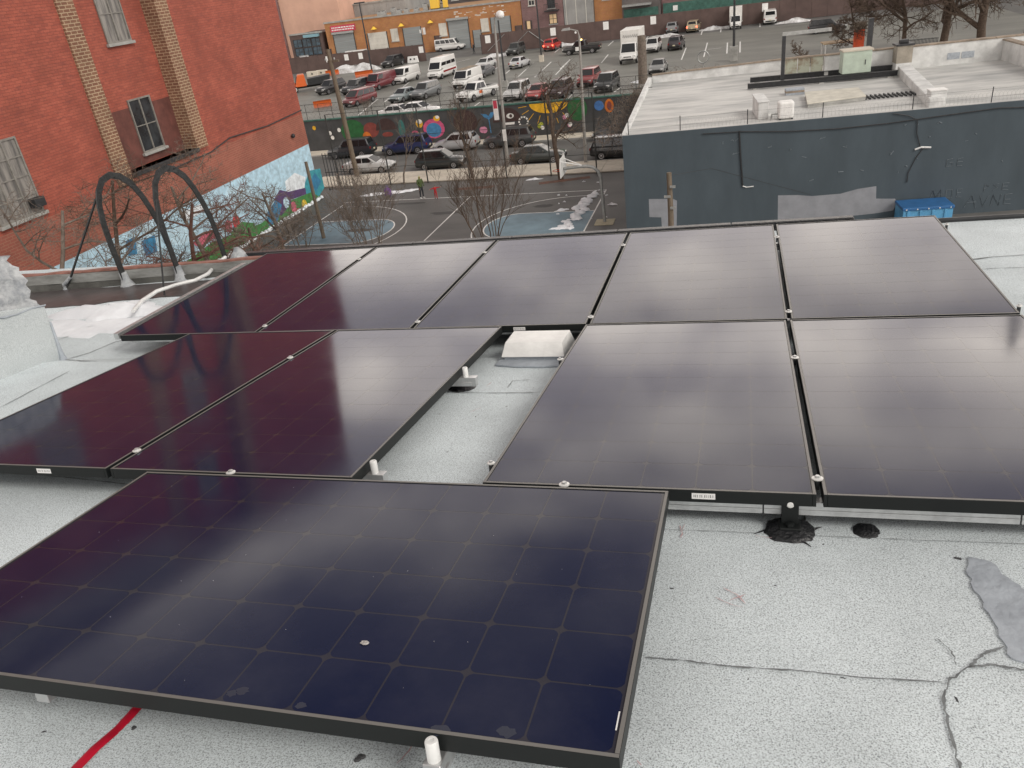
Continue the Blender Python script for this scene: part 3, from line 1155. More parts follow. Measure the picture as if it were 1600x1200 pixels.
# ------------------------------------------------------------------ conduit, snow on the roof
P = [pB(u, v, .1) for u, v in ((208, 486), (222, 470), (245, 455), (275, 445), (305, 438), (325, 428), (338, 413), (352, 402))]
Q = []
for i in range(len(P) - 1):
    for k in range(4):
        Q.append(P[i].lerp(P[i + 1], k / 4))
Q.append(P[-1])
o = MB().tube(Q, .016, 8).build('cable_conduit', MATS['alu_white'], smooth=.8)
o.matrix_world = PM
tag(o, 'white flexible conduit curving past the ladder feet', 'conduit')


def mound(name, label, cx, cy, lx, ly, h, seed, m='snow', matrix=None, base=None, kindcat='snow', n=26, rag=.35, group=None, rz=0):
    r = random.Random(seed)
    ph = [(r.uniform(0, 6.28), r.uniform(.5, 1.0)) for _ in range(8)]
    b = MB()
    ca, sa = math.cos(rz), math.sin(rz)
    rings = 7
    for j in range(rings + 1):
        t = j / rings
        for k in range(n):
            a = 6.283 * k / n
            edge = 1 + rag * (.5 * math.sin(2 * a + ph[0][0]) + .35 * math.sin(5 * a + ph[1][0]) + .3 * math.sin(9 * a + ph[2][0]) + .2 * r.uniform(-1, 1) * (t > .8))
            x, y = lx * edge * t * math.cos(a), ly * edge * t * math.sin(a)
            z = h * (1 - t ** 2.2) * (1 + .35 * math.sin(x / lx * 5 + ph[3][0]) + .25 * math.sin(y / ly * 7 + ph[4][0]) + .18 * r.uniform(-1, 1)) - (.02 if t == 1 else 0)
            xx, yy = cx + x * ca - y * sa, cy + x * sa + y * ca
            zz = (base(xx, yy) if base else 0)
            b.v.append((xx, yy, zz + z))
    for j in range(rings):
        for k in range(n):
            b.f.append((j * n + k, j * n + (k + 1) % n, (j + 1) * n + (k + 1) % n, (j + 1) * n + k))
    b.f.append(tuple(k for k in range(n)))
    o = b.build(name, MATS[m], smooth=1.2)
    if matrix:
        o.matrix_world = matrix
    return tag(o, label, kindcat, group)


c = pB(165, 492)
mound('snow_pile', 'white snow heap on the roof beside the ladder feet', c.x, c.y + .05, .50, .24, .05, 3, matrix=PM, base=roofz)
c = pB(130, 512)
mound('snow_patch', 'thin snow sheet in front of the roof snow heap', c.x + .05, c.y, .62, .26, .014, 4, matrix=PM, base=roofz, rag=.5)
# tar tuft where conduit meets the back-row corner
c = pB(375, 408)
o = MB().lathe([(.09, 0), (.07, .04), (.05, .09), (.015, .13)], 10).build('tar_lump', MATS['silver_coat'], smooth=.8)
for i, v in enumerate(o.data.vertices):
    v.co.x += .012 * math.sin(i * 2.3)
    v.co.y += .012 * math.cos(i * 1.7)
onroof(o, c.x, c.y)
tag(o, 'pale lump of silver coated tar at the far corner of the back row', 'tar lump')
# ================================================================== ground, street, lot, court
YW = 75.6                           # street face of the painted wall
g = MB().add([(-400, -300, G), (400, -300, G), (400, YW + .2, G), (-400, YW + .2, G)], [(0, 1, 2, 3)])
g.add([(-400, YW + .2, LOT - .01), (400, YW + .2, LOT - .01), (400, 900, LOT - .01), (-400, 900, LOT - .01)], [(0, 1, 2, 3)])
g.add([(-400, YW + .2, G), (400, YW + .2, G), (400, YW + .2, LOT - .01), (-400, YW + .2, LOT - .01)], [(0, 1, 2, 3)])
tag(g.build('ground', MATS['asphalt']), kind='structure')


def sheet(name, x0, x1, y0, y1, z, m):
    n = max(1, int((x1 - x0) / 20))
    b = MB()
    for i in range(n + 1):
        x = x0 + (x1 - x0) * i / n
        b.v += [(x, y0, z), (x, y1, z)]
    for i in range(n):
        b.f.append((2 * i, 2 * i + 2, 2 * i + 3, 2 * i + 1))
    return tag(b.build(name, MATS[m]), kind='structure')


court = sheet('playground', -33, -5.6, 28, 60.0, G + .008, 'court_asphalt')
street = sheet('street', -120, 60, 63.9, 73.3, G + .006, 'asphalt')
lot = sheet('parking_lot', -75, 34, YW + .25, 137, LOT + .002, 'lot_asphalt')
mat('far_road', (0.13, 0.13, 0.125), .75, var=.2, vscale=.4)
sheet('side_road', -140, 60, 137.01, 152.6, LOT + .002, 'far_road')
# sidewalks: slabs with joints and a kerb
mat('slab_base', (0.20, 0.18, 0.15), .9)


def sidewalk(name, x0, x1, y0, y1, z, step=1.52, rows=2):
    base = sheet(name, x0, x1, y0, y1, z + .05, 'slab_base')
    MB().box(x0, x1, y0, y1, z - .02, z + .049).build('bed', MATS['slab_base'], base)
    w_ = (y1 - y0 - .16) / rows
    me = MB().box(.012, step - .012, .012, w_ - .012, 0, .075).mesh('slab', bevel=.008, seg=1)
    rr = random.Random(8)
    n = int((x1 - x0) / step)
    for i in range(n):
        for j in range(rows):
            o = link('slab', me, MATS['concrete'], base, (x0 + i * step, y0 + j * w_, z + .051 + rr.uniform(0, .006)))
    MB().box(x0, x1, y1 - .15, y1, z, z + .135).build('kerb', MATS['concrete_grey'], base, bevel=.02)
    return base


sidewalk('sidewalk', -36, -5.5, 60.05, 63.85, G)
far_sw = sheet('far_sidewalk', -60, 40, 73.31, YW, G + .12, 'concrete')
MB().box(-60, 40, 73.15, 73.308, G, G + .125).build('kerb', MATS['concrete_grey'], far_sw)


def strip(pts, wd, z, m, parent, name):
    b = MB()
    P = [Vector((p[0], p[1], z)) for p in pts]
    for i, p in enumerate(P):
        d = P[min(i + 1, len(P) - 1)] - P[max(i - 1, 0)]
        nr = Vector((-d.y, d.x, 0)).normalized() * wd / 2
        b.v += [tuple(p + nr), tuple(p - nr)]
    for i in range(len(P) - 1):
        b.f.append((2 * i, 2 * i + 1, 2 * i + 3, 2 * i + 2))
    return b.build(name, MATS[m], parent)


# basketball court
CXL, CXR, CY0, CY1, CM = -29.6, -9.0, 40.0, 55.0, 47.4
CXM = (CXL + CXR) / 2
ZL = G + .016
MB().prism([(CXR, CM - 2.6, G + .012), (CXR, CM + 2.6, G + .012)] + [(CXR - 5.0 - 1.9 * math.sin(a), CM + 1.9 * math.cos(a) * 1.35, G + .012) for a in [math.pi * k / 12 for k in range(13)]], (0, 0, .0005)).build('painted_key', MATS['court_blue'], court)
MB().prism([(CXL, CM + 2.6, G + .012), (CXL, CM - 2.6, G + .012)] + [(CXL + 5.0 + 1.9 * math.sin(a), CM - 1.9 * math.cos(a) * 1.35, G + .012) for a in [math.pi * k / 12 for k in range(13)]], (0, 0, .0005)).build('painted_key', MATS['court_blue'], court)


def cline(pts, name='court_line'):
    return strip(pts, .09, ZL, 'line_white', court, name)


cline([(CXL - .4, CY1), (CXR, CY1)])
cline([(CXL, CY0), (CXL, CY1)])
cline([(CXR, CY0), (CXR, CY1)])
cline([(CXM, CY0), (CXM, CY1)])
for cx_, s_ in ((CXL, 1), (CXR, -1)):
    cline([(cx_, CM + 6.3)] + [(cx_ + s_ * (1.4 + 6.2 * math.sin(a)), CM + 6.3 * math.cos(a)) for a in [math.pi * k / 24 for k in range(25)]] + [(cx_, CM - 6.3)])
    cline([(cx_, CM + 2.6), (cx_ + s_ * 5, CM + 2.6)] + [(cx_ + s_ * (5 + 1.9 * math.sin(a)), CM + 2.6 * math.cos(a)) for a in [math.pi * k / 16 for k in range(17)]] + [(cx_, CM - 2.6)])
# tree pits and worn red strips along the fence
mat('mulch', (0.16, 0.075, 0.05), .95, col2=(0.08, 0.05, 0.04), vscale=2.5, bump=.6, bscale=10)
for u0, v0, u1, v1 in ((842, 287, 922, 277), (712, 296, 770, 292)):
    a, c = gp(u0, v0), gp(u1, v1)
    strip([(a.x, a.y), (a.x * .5 + c.x * .5, (a.y + c.y) / 2), (c.x, c.y)], .75, G + .014, 'mulch', court, 'mulch_bed')
mat('worn_dark', (0.035, 0.034, 0.033), .7)
for (u, v, lx, ly, sd_) in ((850, 322, .8, .45, 1), (695, 333, 1.2, .4, 2), (640, 318, 1.6, .3, 3), (560, 360, 1.2, .4, 5)):
    p = gp(u, v)
    rr = random.Random(sd_)
    MB().prism([(p.x + lx * math.cos(6.283 * k / 18) * rr.uniform(.7, 1.1), p.y + ly * math.sin(6.283 * k / 18) * rr.uniform(.7, 1.1), G + .0125) for k in range(18)], (0, 0, .0004)).build('damp_patch', MATS['worn_dark'], court)

# parking stall lines, each a painted strip on the lot
Z4 = lambda x, y: (1020 + x / 6.154, y / 6.154)
Z3 = lambda x, y: (800 + x / 6.154, y / 6.154)
Z7 = lambda x, y: (640 + x / 7.27, 90 + y / 7.27)
Z8 = lambda x, y: (820 + x / 6.667, 90 + y / 6.667)
stalls = [(Z4(275, 575), Z4(320, 460)), (Z4(490, 548), Z4(525, 410)), (Z4(712, 515), Z4(718, 410)), (Z4(838, 505), Z4(840, 400)),
          (Z4(465, 335), Z4(480, 285)), (Z4(652, 310), Z4(657, 270)), (Z4(530, 475), Z4(660, 460)), (Z4(880, 215), Z4(1030, 208)), (Z4(1030, 260), Z4(1030, 208)),
          (Z3(130, 670), Z3(205, 605)), (Z3(460, 665), Z3(560, 570)), (Z3(860, 605), Z3(925, 525)), (Z3(925, 440), Z3(975, 395)), (Z3(410, 505), Z3(490, 445)),
          (Z3(1280, 390), Z3(1310, 350)), (Z7(1225, 225), Z7(1400, 65)), (Z7(770, 290), Z7(1000, 110)), (Z7(1420, 220), Z7(1510, 145)),
          (Z7(1095, 180), Z7(1135, 145)), (Z7(740, 550), Z7(810, 500)), (Z8(105, 205), Z8(275, 45)), (Z8(320, 180), Z8(475, 20)),
          (Z8(450, 430), Z8(510, 365)), (Z8(930, 360), Z8(1000, 310)), ((690, 103), (735, 92)), ((600, 160), (640, 128)), ((560, 180), (590, 155))]
for a, c in stalls:
    P, Q = gp(*a, LOT), gp(*c, LOT)
    strip([(P.x, P.y), (Q.x, Q.y)], .16, LOT + .008, 'line_white', lot, 'stall_line')

# ================================================================== painted wall along the street
wall = empty('painted_wall', (0, YW, G), label='long dark grey retaining wall with painted flowers and green coping', cat='wall')
mat('wall_grey', (0.062, 0.064, 0.066), .85, var=.25, vscale=.7, bump=.3, bscale=6)
mat('coping_green', (0.045, 0.125, 0.10), .7, var=.3, vscale=2)
WH = 3.12
X0, X1 = -46.0, -7.6
for k in range(14):
    a, c = X0 + (X1 - X0) * k / 14, X0 + (X1 - X0) * (k + 1) / 14
    MB().box(a + .01, c - .01, 0, .3, 0, WH).build('wall_panel', MATS['wall_grey'], wall, bevel=.01, seg=1)
    MB().box(a + .004, c - .004, -.06, .36, WH + .001, WH + .14).build('coping', MATS['coping_green'], wall, bevel=.015, seg=1)
MB().box(X1, 34, 0, .3, 0, WH).build('plain_wall', MATS['wall_grey'], wall)


def wp(u, v):                       # picture point on the painted wall
    p = ypl(u, v, YW)
    return p.x, p.z - G


PAINT = {}


def paint(n, c):
    if n not in PAINT:
        PAINT[n] = mat('paint_' + n, c, .75, var=.25, vscale=2.5)
    return PAINT[n]


dcount = [0]


def decal(pts, pn, name='painted_shape', parent=wall):
    dcount[0] += 1
    d = -.004 - .0006 * dcount[0]
    MB().prism([(x, d, z) for x, z in pts], (0, .003, 0)).build(name, PAINT[pn], parent)


def circ(u, v, rx, rz, n=16, a0=0, a1=6.2832):
    x, z = wp(u, v)
    return [(x + rx * math.cos(a0 + (a1 - a0) * k / n), z + rz * math.sin(a0 + (a1 - a0) * k / n)) for k in range(n if a1 - a0 > 6.2 else n + 1)]


for n, c in dict(blue=(.06, .17, .42), pink=(.55, .09, .20), yellow=(.75, .42, .02), white=(.75, .75, .72), green=(.02, .12, .035), teal=(.04, .16, .15), brown=(.055, .03, .028),
                 red=(.45, .04, .03), skyblue=(.06, .22, .42), lpink=(.62, .25, .38), orange=(.6, .16, .02), rust=(.22, .05, .04), lime=(.45, .5, .05)).items():
    paint(n, c)
decal(circ(678, 201, 1.15, .95), 'pink', 'painted_flower')
decal(circ(678, 203, .82, .70), 'skyblue', 'painted_flower')
decal(circ(649, 211, .45, .45), 'pink', 'painted_flower')
decal(circ(655, 193, .38, .42), 'yellow', 'painted_bee')
decal(circ(655, 190, .3, .22), 'white', 'painted_bee')
decal(circ(682, 185, .34, .28), 'yellow', 'painted_bee')
decal(circ(683, 183, .2, .16), 'white', 'painted_bee')
decal(circ(552, 205, 1.35, 1.15), 'green', 'painted_leaf')
decal(circ(580, 203, .85, .75), 'rust', 'painted_flower')
decal(circ(574, 215, .5, .6), 'orange', 'painted_flower')
decal(circ(604, 203, 1.15, 1.15, 16, 0, 3.1416), 'brown', 'painted_face')
decal(circ(606, 210, .6, .25), 'rust', 'painted_face')
decal(circ(628, 202, .35, .95), 'teal', 'painted_figure')
decal(circ(727, 190, 1.25, 1.1), 'brown', 'painted_bush')
x, z = wp(763, 180)
decal([(x - .8, z + .2), (x - .2, z + .1), (x, z - .1), (x + .25, z + .25), (x + .7, z + .3), (x + .35, z - .25), (x, z - .4), (x - .4, z - .2)], 'skyblue', 'painted_bird')
decal([(x - .04, z - .3), (x + .04, z - .3), (x + .1, z - 1.7), (x + .02, z - 1.7)], 'skyblue', 'painted_stem')
decal(circ(754, 203, .3, .3), 'lpink', 'painted_heart')
decal(circ(757, 203, .3, .32), 'lpink', 'painted_heart')
decal(circ(793, 190, 1.45, 1.3, 18, 0, 3.1416), 'brown', 'painted_face')
decal(circ(797, 181, .38, .24), 'white', 'painted_eye')
decal(circ(798, 181, .15, .17), 'brown', 'painted_eye')
x, z = wp(796, 193)
decal([(x - .55, z - .12), (x + .5, z - .1), (x + .55, z + .12), (x - .5, z + .1)], 'white', 'painted_mouth')
for k in range(10):
    a = 6.283 * k / 10
    x, z = wp(818, 190)
    decal([(x + .48 * math.cos(a + t) * r_, z + .48 * math.sin(a + t) * r_) for t, r_ in ((-.2, .75), (.2, .75), (.2, 1.1), (-.2, 1.1))], 'white', 'painted_ring')
xs, zs = wp(857, 163)
decal([(xs + 1.9 * math.cos(a), zs + .15 + .95 * math.sin(a)) for a in [math.pi + math.pi * k / 14 for k in range(15)]], 'yellow', 'painted_sun')
for k in range(9):
    a = math.pi + math.pi * (k + .3) / 9
    p0, p1 = (xs + 2.2 * math.cos(a), zs + .1 + 1.15 * math.sin(a)), (xs + 3.0 * math.cos(a), zs + .1 + 1.95 * math.sin(a))
    nx_, nz_ = -(p1[1] - p0[1]) * .035, (p1[0] - p0[0]) * .035
    decal([(p0[0] + nx_, p0[1] + nz_), (p1[0] + nx_, p1[1] + nz_), (p1[0] - nx_, p1[1] - nz_), (p0[0] - nx_, p0[1] - nz_)], 'yellow', 'painted_ray')
decal(circ(902, 170, .95, 1.1), 'green', 'painted_tree')
decal(circ(936, 165, .45, .45), 'blue', 'painted_flower')
decal(circ(952, 165, .42, .62), 'orange', 'painted_flower')
decal(circ(952, 165, .22, .4), 'rust', 'painted_flower')
for u, v, pn in ((882, 183, 'lpink'), (886, 180, 'white'), (890, 195, 'lpink'), (891, 194, 'white'), (843, 197, 'lime'), (846, 194, 'lime'), (848, 199, 'white'), (491, 200, 'yellow'), (520, 215, 'white'), (516, 208, 'white'), (530, 203, 'white')):
    decal(circ(u, v, .2, .22, 9), pn, 'painted_flower')

# chain link fence on the wall: posts and rails
mat('fence_dark', (0.05, 0.052, 0.05), .5, .3)


def rail_fence(name, label, x0, x1, y, z, h, n, m='fence_dark', rails=(1.0, .5), r=.03, y1=None):
    f = empty(name, (x0, y, z), label=label, cat='fence')
    y1 = y if y1 is None else y1
    pm = MB().tube([(0, 0, 0), (0, 0, h)], r, 6).mesh('post')
    for k in range(n + 1):
        link('post', pm, MATS[m], f, ((x1 - x0) * k / n, (y1 - y) * k / n, 0))
    for q in rails:
        MB().tube([(0, 0, h * q), (x1 - x0, y1 - y, h * q)], r * .7, 6).build('fence_rail', MATS[m], f)
    return f


def wire_mesh(f, w_, h, step, m, r=.006):  # diamond wire netting of a fence, one part
    b = MB()
    k = -h
    while k < w_:
        a, c = max(0, k), min(w_, k + h)
        b.tube([(a, 0, a - k), (c, 0, c - k)], r, 3, False)
        b.tube([(a, 0, h - (a - k)), (c, 0, h - (c - k))], r, 3, False)
        k += step
    o = b.build('wire_netting', MATS[m], f)
    o['kind'] = 'stuff'


fw = rail_fence('wall_fence', 'low dark chain-link fence standing on the painted wall', X0, X1, YW + .15, G + WH + .14, 1.5, 26)
wire_mesh(fw, X1 - X0, 1.5, .5, 'fence_dark', .005)
rail_fence('lot_fence', 'low rail fence at the lot edge behind the white roof', X1 + .2, 34, YW + .15, G + WH, 1.2, 18)

# tall playground fence along the sidewalk
fp = empty('playground_fence', (0, 59.9, G), label='tall dark chain-link fence between the court and the sidewalk', cat='fence')
pm = MB().tube([(0, 0, 0), (0, 0, 6.0)], .055, 8).mesh('post')
for u, v in ((523, 299), (608, 291), (670, 285), (737, 280), (797, 274), (867, 268), (937, 264)):
    x = gp(u, v).x
    link('post', pm, MATS['fence_dark'], fp, (x, .0, 0))
for hz in (1.5, 3.9, 6.0):
    MB().tube([(-32.4, 0, hz), (-6, 0, hz)], .022, 6).build('fence_rail', MATS['fence_dark'], fp)
fg = empty('iron_gate', (-32.9, 58.6, G), label='dark iron gate beside the corner of the brick building', cat='gate')
for k in range(9):
    MB().box(.05 + k * .28, .09 + k * .28, 0, .04, .1, 3.2).build('bar', MATS['dark_steel'], fg)
for hz in (.2, 1.6, 3.0):
    MB().box(0, 2.4, .041, .07, hz, hz + .06).build('gate_rail', MATS['dark_steel'], fg)

# ================================================================== brick building
brick_mat('red_painted_brick', (0.40, 0.105, 0.067), (0.33, 0.080, 0.052), (0.23, 0.065, 0.046), bw=.40, bh=.14, dirt=.34, msize=.010, streak=(0.20, 0.055, 0.042))
brick_mat('tan_brick', (0.24, 0.125, 0.075), (0.19, 0.085, 0.052), (0.46, 0.34, 0.22), bw=.44, bh=.17, dirt=.35, msize=.022)
brick_mat('brown_brick', (0.30, 0.095, 0.065), (0.34, 0.105, 0.073), (0.34, 0.16, 0.11), bw=.4, bh=.14, dirt=.35, msize=.016)
BX = -33.0
bb = empty('brick_building', (BX, 30, G), label='huge red painted brick building with tan pilasters and a mural', cat='building')
BD = .85                            # depth of the window bay between the pilasters


def bl(y0, y1, z0, z1, x0=-14, x1=0):
    return (x0, x1, y0 - 30, y1 - 30, z0, z1)


RB, TBk, BB = MATS['red_painted_brick'], MATS['tan_brick'], MATS['brown_brick']
w1 = MB()
w1.box(*bl(14, 36.9, 4.3, 28.5))
w1.build('wall', RB, bb)
MB().box(*bl(43.4, 57.2, 6.6, 31)).build('wall', RB, bb)
MB().box(*bl(36.901, 43.399, 7.1, 31, -14, -BD)).build('bay_wall', RB, bb)
MB().box(*bl(36.902, 43.398, 4.3, 7.1, -14, -.001)).build('bay_base', BB, bb)
MB().box(*bl(43.4, 57.2, 4.3, 6.599, -14, -.001)).build('lower_wall', BB, bb)
MB().box(*bl(14, 57.2, 0, 4.299, -14, -.002)).build('base_wall', BB, bb)
MB().box(*bl(24, 43, 4.302, 6.6, -.3, .012)).build('lower_band', BB, bb)
MB().box(*bl(35.72, 36.92, 6.602, 31.2, -.3, .11)).build('pilaster', TBk, bb)
MB().box(*bl(43.3, 44.45, 7.0, 31.2, -BD - .1, .11)).build('pilaster', TBk, bb)
MB().box(*bl(13.9, 57.3, 31.0, 31.7, -14.1, .35)).build('cornice', mat('cornice', (.12, .07, .06), .8), bb, bevel=.05)
MB().box(*bl(14, 36.88, 28.502, 30.999, -14, -.05)).build('attic', MATS['concrete_grey'], bb)
MB().box(*bl(36.93, 43.29, 7.12, 10.3, -BD - .1, -BD + .008)).build('bay_lower', mat('bay_lower_brown', (.13, .045, .035), .8, var=.3, vscale=1.2, bump=.3, bscale=10), bb)  # thin darker brown sheet over the lower part of the bay wall
MB().box(*bl(36.9, 43.4, 6.85, 7.10, -BD, .16)).build('bay_sill', MATS['dark_steel'], bb, bevel=.02)
MB().tube([(.06, 57.2 - 30, 6.9), (.06, 52 - 30, 6.75), (.06, 47 - 30, 6.95), (.06, 44.6 - 30, 6.55), (.14, 40 - 30, 6.5)], .04, 6).build('cable', MATS['dark_steel'], bb)
MB().lathe([(.05, 0), (.16, .08), (.16, .2), (.1, .26)], 10, (0.02, 54.9 - 30, 5.4), 'x').build('lamp', MATS['dark_steel'], bb)
mat('window_frame', (.22, .21, .19), .6, var=.2, vscale=4)
mat('curtain', (.26, .245, .225), .5, col2=(.05, .05, .05), vscale=.9, stretch=(1, 5, .6), lo=.3, hi=.6)


def bwin(y0, y1, z0, z1, xo, grid=(2, 3), glass='curtain'):
    wn = empty('window', (xo, y0 - 30, z0))
    wn.parent = bb
    W2, H2 = y1 - y0, z1 - z0
    MB().box(.006, .012, .06, W2 - .06, .06, H2 - .06).build('pane', MATS[glass], wn)
    fr_ = MB()
    fr_.box(.002, .08, 0, W2, 0, .09).box(.002, .08, 0, W2, H2 - .09, H2).box(.002, .08, 0, .09, .09, H2 - .09).box(.002, .08, W2 - .09, W2, .09, H2 - .09)
    for i in range(1, grid[0]):
        q = W2 * i / grid[0]
        fr_.box(.01, .07, q - .04, q + .04, .09, H2 - .09)
    for i in range(1, grid[1]):
        q = H2 * i / grid[1]
        fr_.box(.01, .06, .09, W2 - .09, q - .025, q + .025)
    fr_.build('frame', MATS['window_frame'], wn)
    MB().box(.0, .2, -.12, W2 + .12, -.16, -.001).build('sill', MATS['concrete_grey'], wn, bevel=.02)


for zz in (7.7, 13.7, 19.7, 25.5):
    bwin(39.5, 41.5, zz, zz + 3.0, -BD + .01, (2, 2), 'curtain' if zz > 10 else 'glass_window')
for zz in (7.0, 13.8, 20.4):
    bwin(27.6, 30.3, zz, zz + 3.6, 0, (3, 4))
    bwin(21.6, 24.6, zz, zz + 3.6, 0, (3, 4))
MB().box(.09, .5, 29.55 - 30, 30.2 - 30, 7.3, 7.75).build('air_conditioner', MATS['dark_steel'], bb, bevel=.02)
# mural
MUP = empty('mural', (0, 0, 0))
MUP.parent = bb
for n, c in dict(msky=(.44, .63, .74), mwhite=(.72, .77, .80), mgreen=(.06, .22, .06), mdgreen=(.03, .11, .05), mpink=(.58, .13, .19), mblue=(.04, .20, .36), mpurple=(.09, .05, .14), mteal=(.05, .30, .36), mpale=(.50, .68, .78), mred=(.55, .05, .06), myellow=(.7, .5, .05), mstone=(.5, .48, .45)).items():
    paint(n, c)
mcount = [0]


def mural(pts, pn, yz=False):
    mcount[0] += 1
    d = .012 + .002 * mcount[0]
    if not yz:
        P = [xpl(u, v, BX) for u, v in pts]
        pts = [(p.y - 30, p.z - G) for p in P]
    MB().prism([(d - .004, y, max(.03, min(4.28, z))) for y, z in pts], (.004, 0, 0)).build('painted_shape', PAINT[pn], MUP)


MB().box(0, .010, 24 - 30, 57.15 - 30, .02, 4.3).build('painted_sky', PAINT['msky'], MUP)
Z6 = lambda x, y: (x / 3, y / 3)
Z5 = lambda x, y: (x / 3.2, 230 + y / 3.2)
mural([(-6, 0), (27.1, 0), (27.1, .45), (22, .9), (18, .7), (12, 1.3), (6, .8), (0, 1.0), (-6, .6)], 'mgreen', True)
mural([Z6(1425, 870), Z6(1450, 800), Z6(1500, 790), Z6(1520, 880), Z6(1490, 950), Z6(1430, 930)], 'mteal')
mural([Z6(1452, 850), Z6(1475, 810), Z6(1505, 850), Z6(1480, 900)], 'mblue')
mural([Z6(1335, 850), Z6(1380, 810), Z6(1430, 830), Z6(1425, 900), Z6(1345, 920)], 'mwhite')
mural([Z6(1345, 900), Z6(1430, 880), Z6(1435, 910), Z6(1340, 945)], 'mpurple')
mural([Z6(1330, 990), Z6(1360, 940), Z6(1460, 900), Z6(1500, 930), Z6(1450, 980), Z6(1340, 1040)], 'mgreen')
mural([Z6(1285, 930), Z6(1310, 890), Z6(1355, 900), Z6(1365, 950), Z6(1320, 1010), Z6(1285, 1000)], 'mpurple')
mural([Z6(1250, 1000), Z6(1290, 940), Z6(1320, 960), Z6(1300, 1040), Z6(1260, 1060)], 'mblue')
for u, v, pn in ((1375, 970, 'mpink'), (1400, 1000, 'mred'), (1455, 930, 'mgreen'), (1105, 1040, 'mred'), (1070, 1060, 'mpink'), (1120, 1100, 'mpink'), (1340, 950, 'mpale'), (1425, 960, 'myellow')):
    p = xpl(u / 3, v / 3, BX)
    mural([(p.y - 30 + .42 * math.cos(a), p.z - G + .42 * math.sin(a)) for a in [6.283 * k / 10 for k in range(10)]], pn, True)
mural([Z6(1080, 1090), Z6(1130, 1040), Z6(1190, 1045), Z6(1200, 1100), Z6(1140, 1150), Z6(1090, 1140)], 'mgreen')
mural([Z6(900, 1140), Z6(960, 1090), Z6(1010, 1070), Z6(1030, 1100), Z6(980, 1130), Z6(930, 1160)], 'mpink')
mural([Z6(760, 1090), Z6(830, 1060), Z6(900, 1070), Z6(930, 1110), Z6(850, 1150), Z6(770, 1150)], 'mpale')
mural([Z6(1060, 880), Z6(1130, 870), Z6(1180, 900), Z6(1150, 960), Z6(1080, 960), Z6(1050, 920)], 'mpale')
mural([Z6(980, 850), Z6(1040, 835), Z6(1045, 860), Z6(1000, 885)], 'mblue')
mural([Z6(585, 1130), Z6(630, 1110), Z6(640, 1190), Z6(600, 1200)], 'mblue')
mural([Z6(660, 1130), Z6(720, 1100), Z6(735, 1180), Z6(680, 1200)], 'mblue')
mural([Z6(640, 1060), Z6(720, 1010), Z6(745, 1030), Z6(670, 1100)], 'mpale')
mural([Z6(860, 990), Z6(950, 950), Z6(960, 985), Z6(870, 1040)], 'mwhite')
# white stone edging at the foot of the mural
for k in range(46):
    y = 40 + k * .37
    MB().lathe([(.10, 0), (.17, .06), (.13, .2), (.03, .26)], 7, (.35 + .06 * math.sin(k * 2.1), y - 30, 0)).build('edging_stone', PAINT['mwhite'], bb, smooth=.9)
# leaning street sign pole by the mural
pp = gp(505, 385)
o = MB().tube([(0, 0, 0), (0, 0, 5.2)], [.13, .10], 8).build('timber_post', MATS['wood_pole'], loc=(gp(506, 372).x, gp(506, 372).y, G))
tag(o, 'grey timber post standing in front of the mural corner', 'post')
# ================================================================== blue-grey neighbour with the white roof
A2, B2 = Vector((-6.19, 44.51, 0)), Vector((30.0, 48.29, 0))
F2, E2 = Vector((-6.65, 63.4, 0)), Vector((30.0, 67.3, 0))
tw = (B2 - A2).normalized()
nw = Vector((-tw.y, tw.x, 0))
ang = math.atan2(tw.y, tw.x)
HB = 5.8
nb = empty('neighbour_building', (A2.x, A2.y, G), ang, 'low blue-grey building with a flat white coated roof', 'building')


def loc2(p):                         # world xy -> local of the neighbour building
    d = Vector((p[0], p[1], 0)) - Vector((A2.x, A2.y, 0))
    return Vector((d.dot(tw), d.dot(nw), 0))


mat('wall_blue', (0.066, 0.090, 0.108), .75, col2=(0.046, 0.064, 0.077), vscale=.55, bump=.5, bscale=1.6, stretch=(1.2, 1.2, .45), lo=.28, hi=.72, detail=8)
mat('roof_silver', (0.55, 0.55, 0.53), .6, col2=(0.25, 0.26, 0.26), vscale=.45, bump=.35, bscale=3, stretch=(.6, 2.2, 1), lo=.25, hi=.6, detail=7)
mat('parapet_white', (0.62, 0.63, 0.62), .7, var=.2, vscale=1.2, bump=.3, bscale=4)
mat('coping_brown', (0.27, 0.22, 0.17), .8, var=.3, vscale=2)
LB, LF, LE = loc2(B2), loc2(F2), loc2(E2)
b = MB().hexa([(0, 0, 0), (LB.x, 0, 0), (LE.x, LE.y, 0), (LF.x, LF.y, 0)], [(0, 0, HB), (LB.x, 0, HB), (LE.x, LE.y, HB), (LF.x, LF.y, HB)])
b.build('wall', MATS['wall_blue'], nb)
b = MB().hexa([(.02, .12, HB - .1), (LB.x, .12, HB - .1), (LE.x, LE.y - .1, HB - .1), (LF.x + .1, LF.y - .1, HB - .1)],
              [(.02, .12, HB + .02), (LB.x, .12, HB + .02), (LE.x, LE.y - .1, HB + .02), (LF.x + .1, LF.y - .1, HB + .02)])
b.build('roof_sheet', MATS['roof_silver'], nb)


def lp(u, v, h=0):                   # picture point on that roof, local coordinates
    p = gp(u, v, G + HB + h)
    q = loc2(p)
    return Vector((q.x, q.y, HB + h))


def lbox(name, p, wx, wy, h, m, parent=nb, bev=.02, z0=0.02):
    return MB().box(p.x, p.x + wx, p.y, p.y + wy, HB + z0, HB + z0 + h).build(name, MATS[m] if isinstance(m, str) else m, parent, bevel=bev)


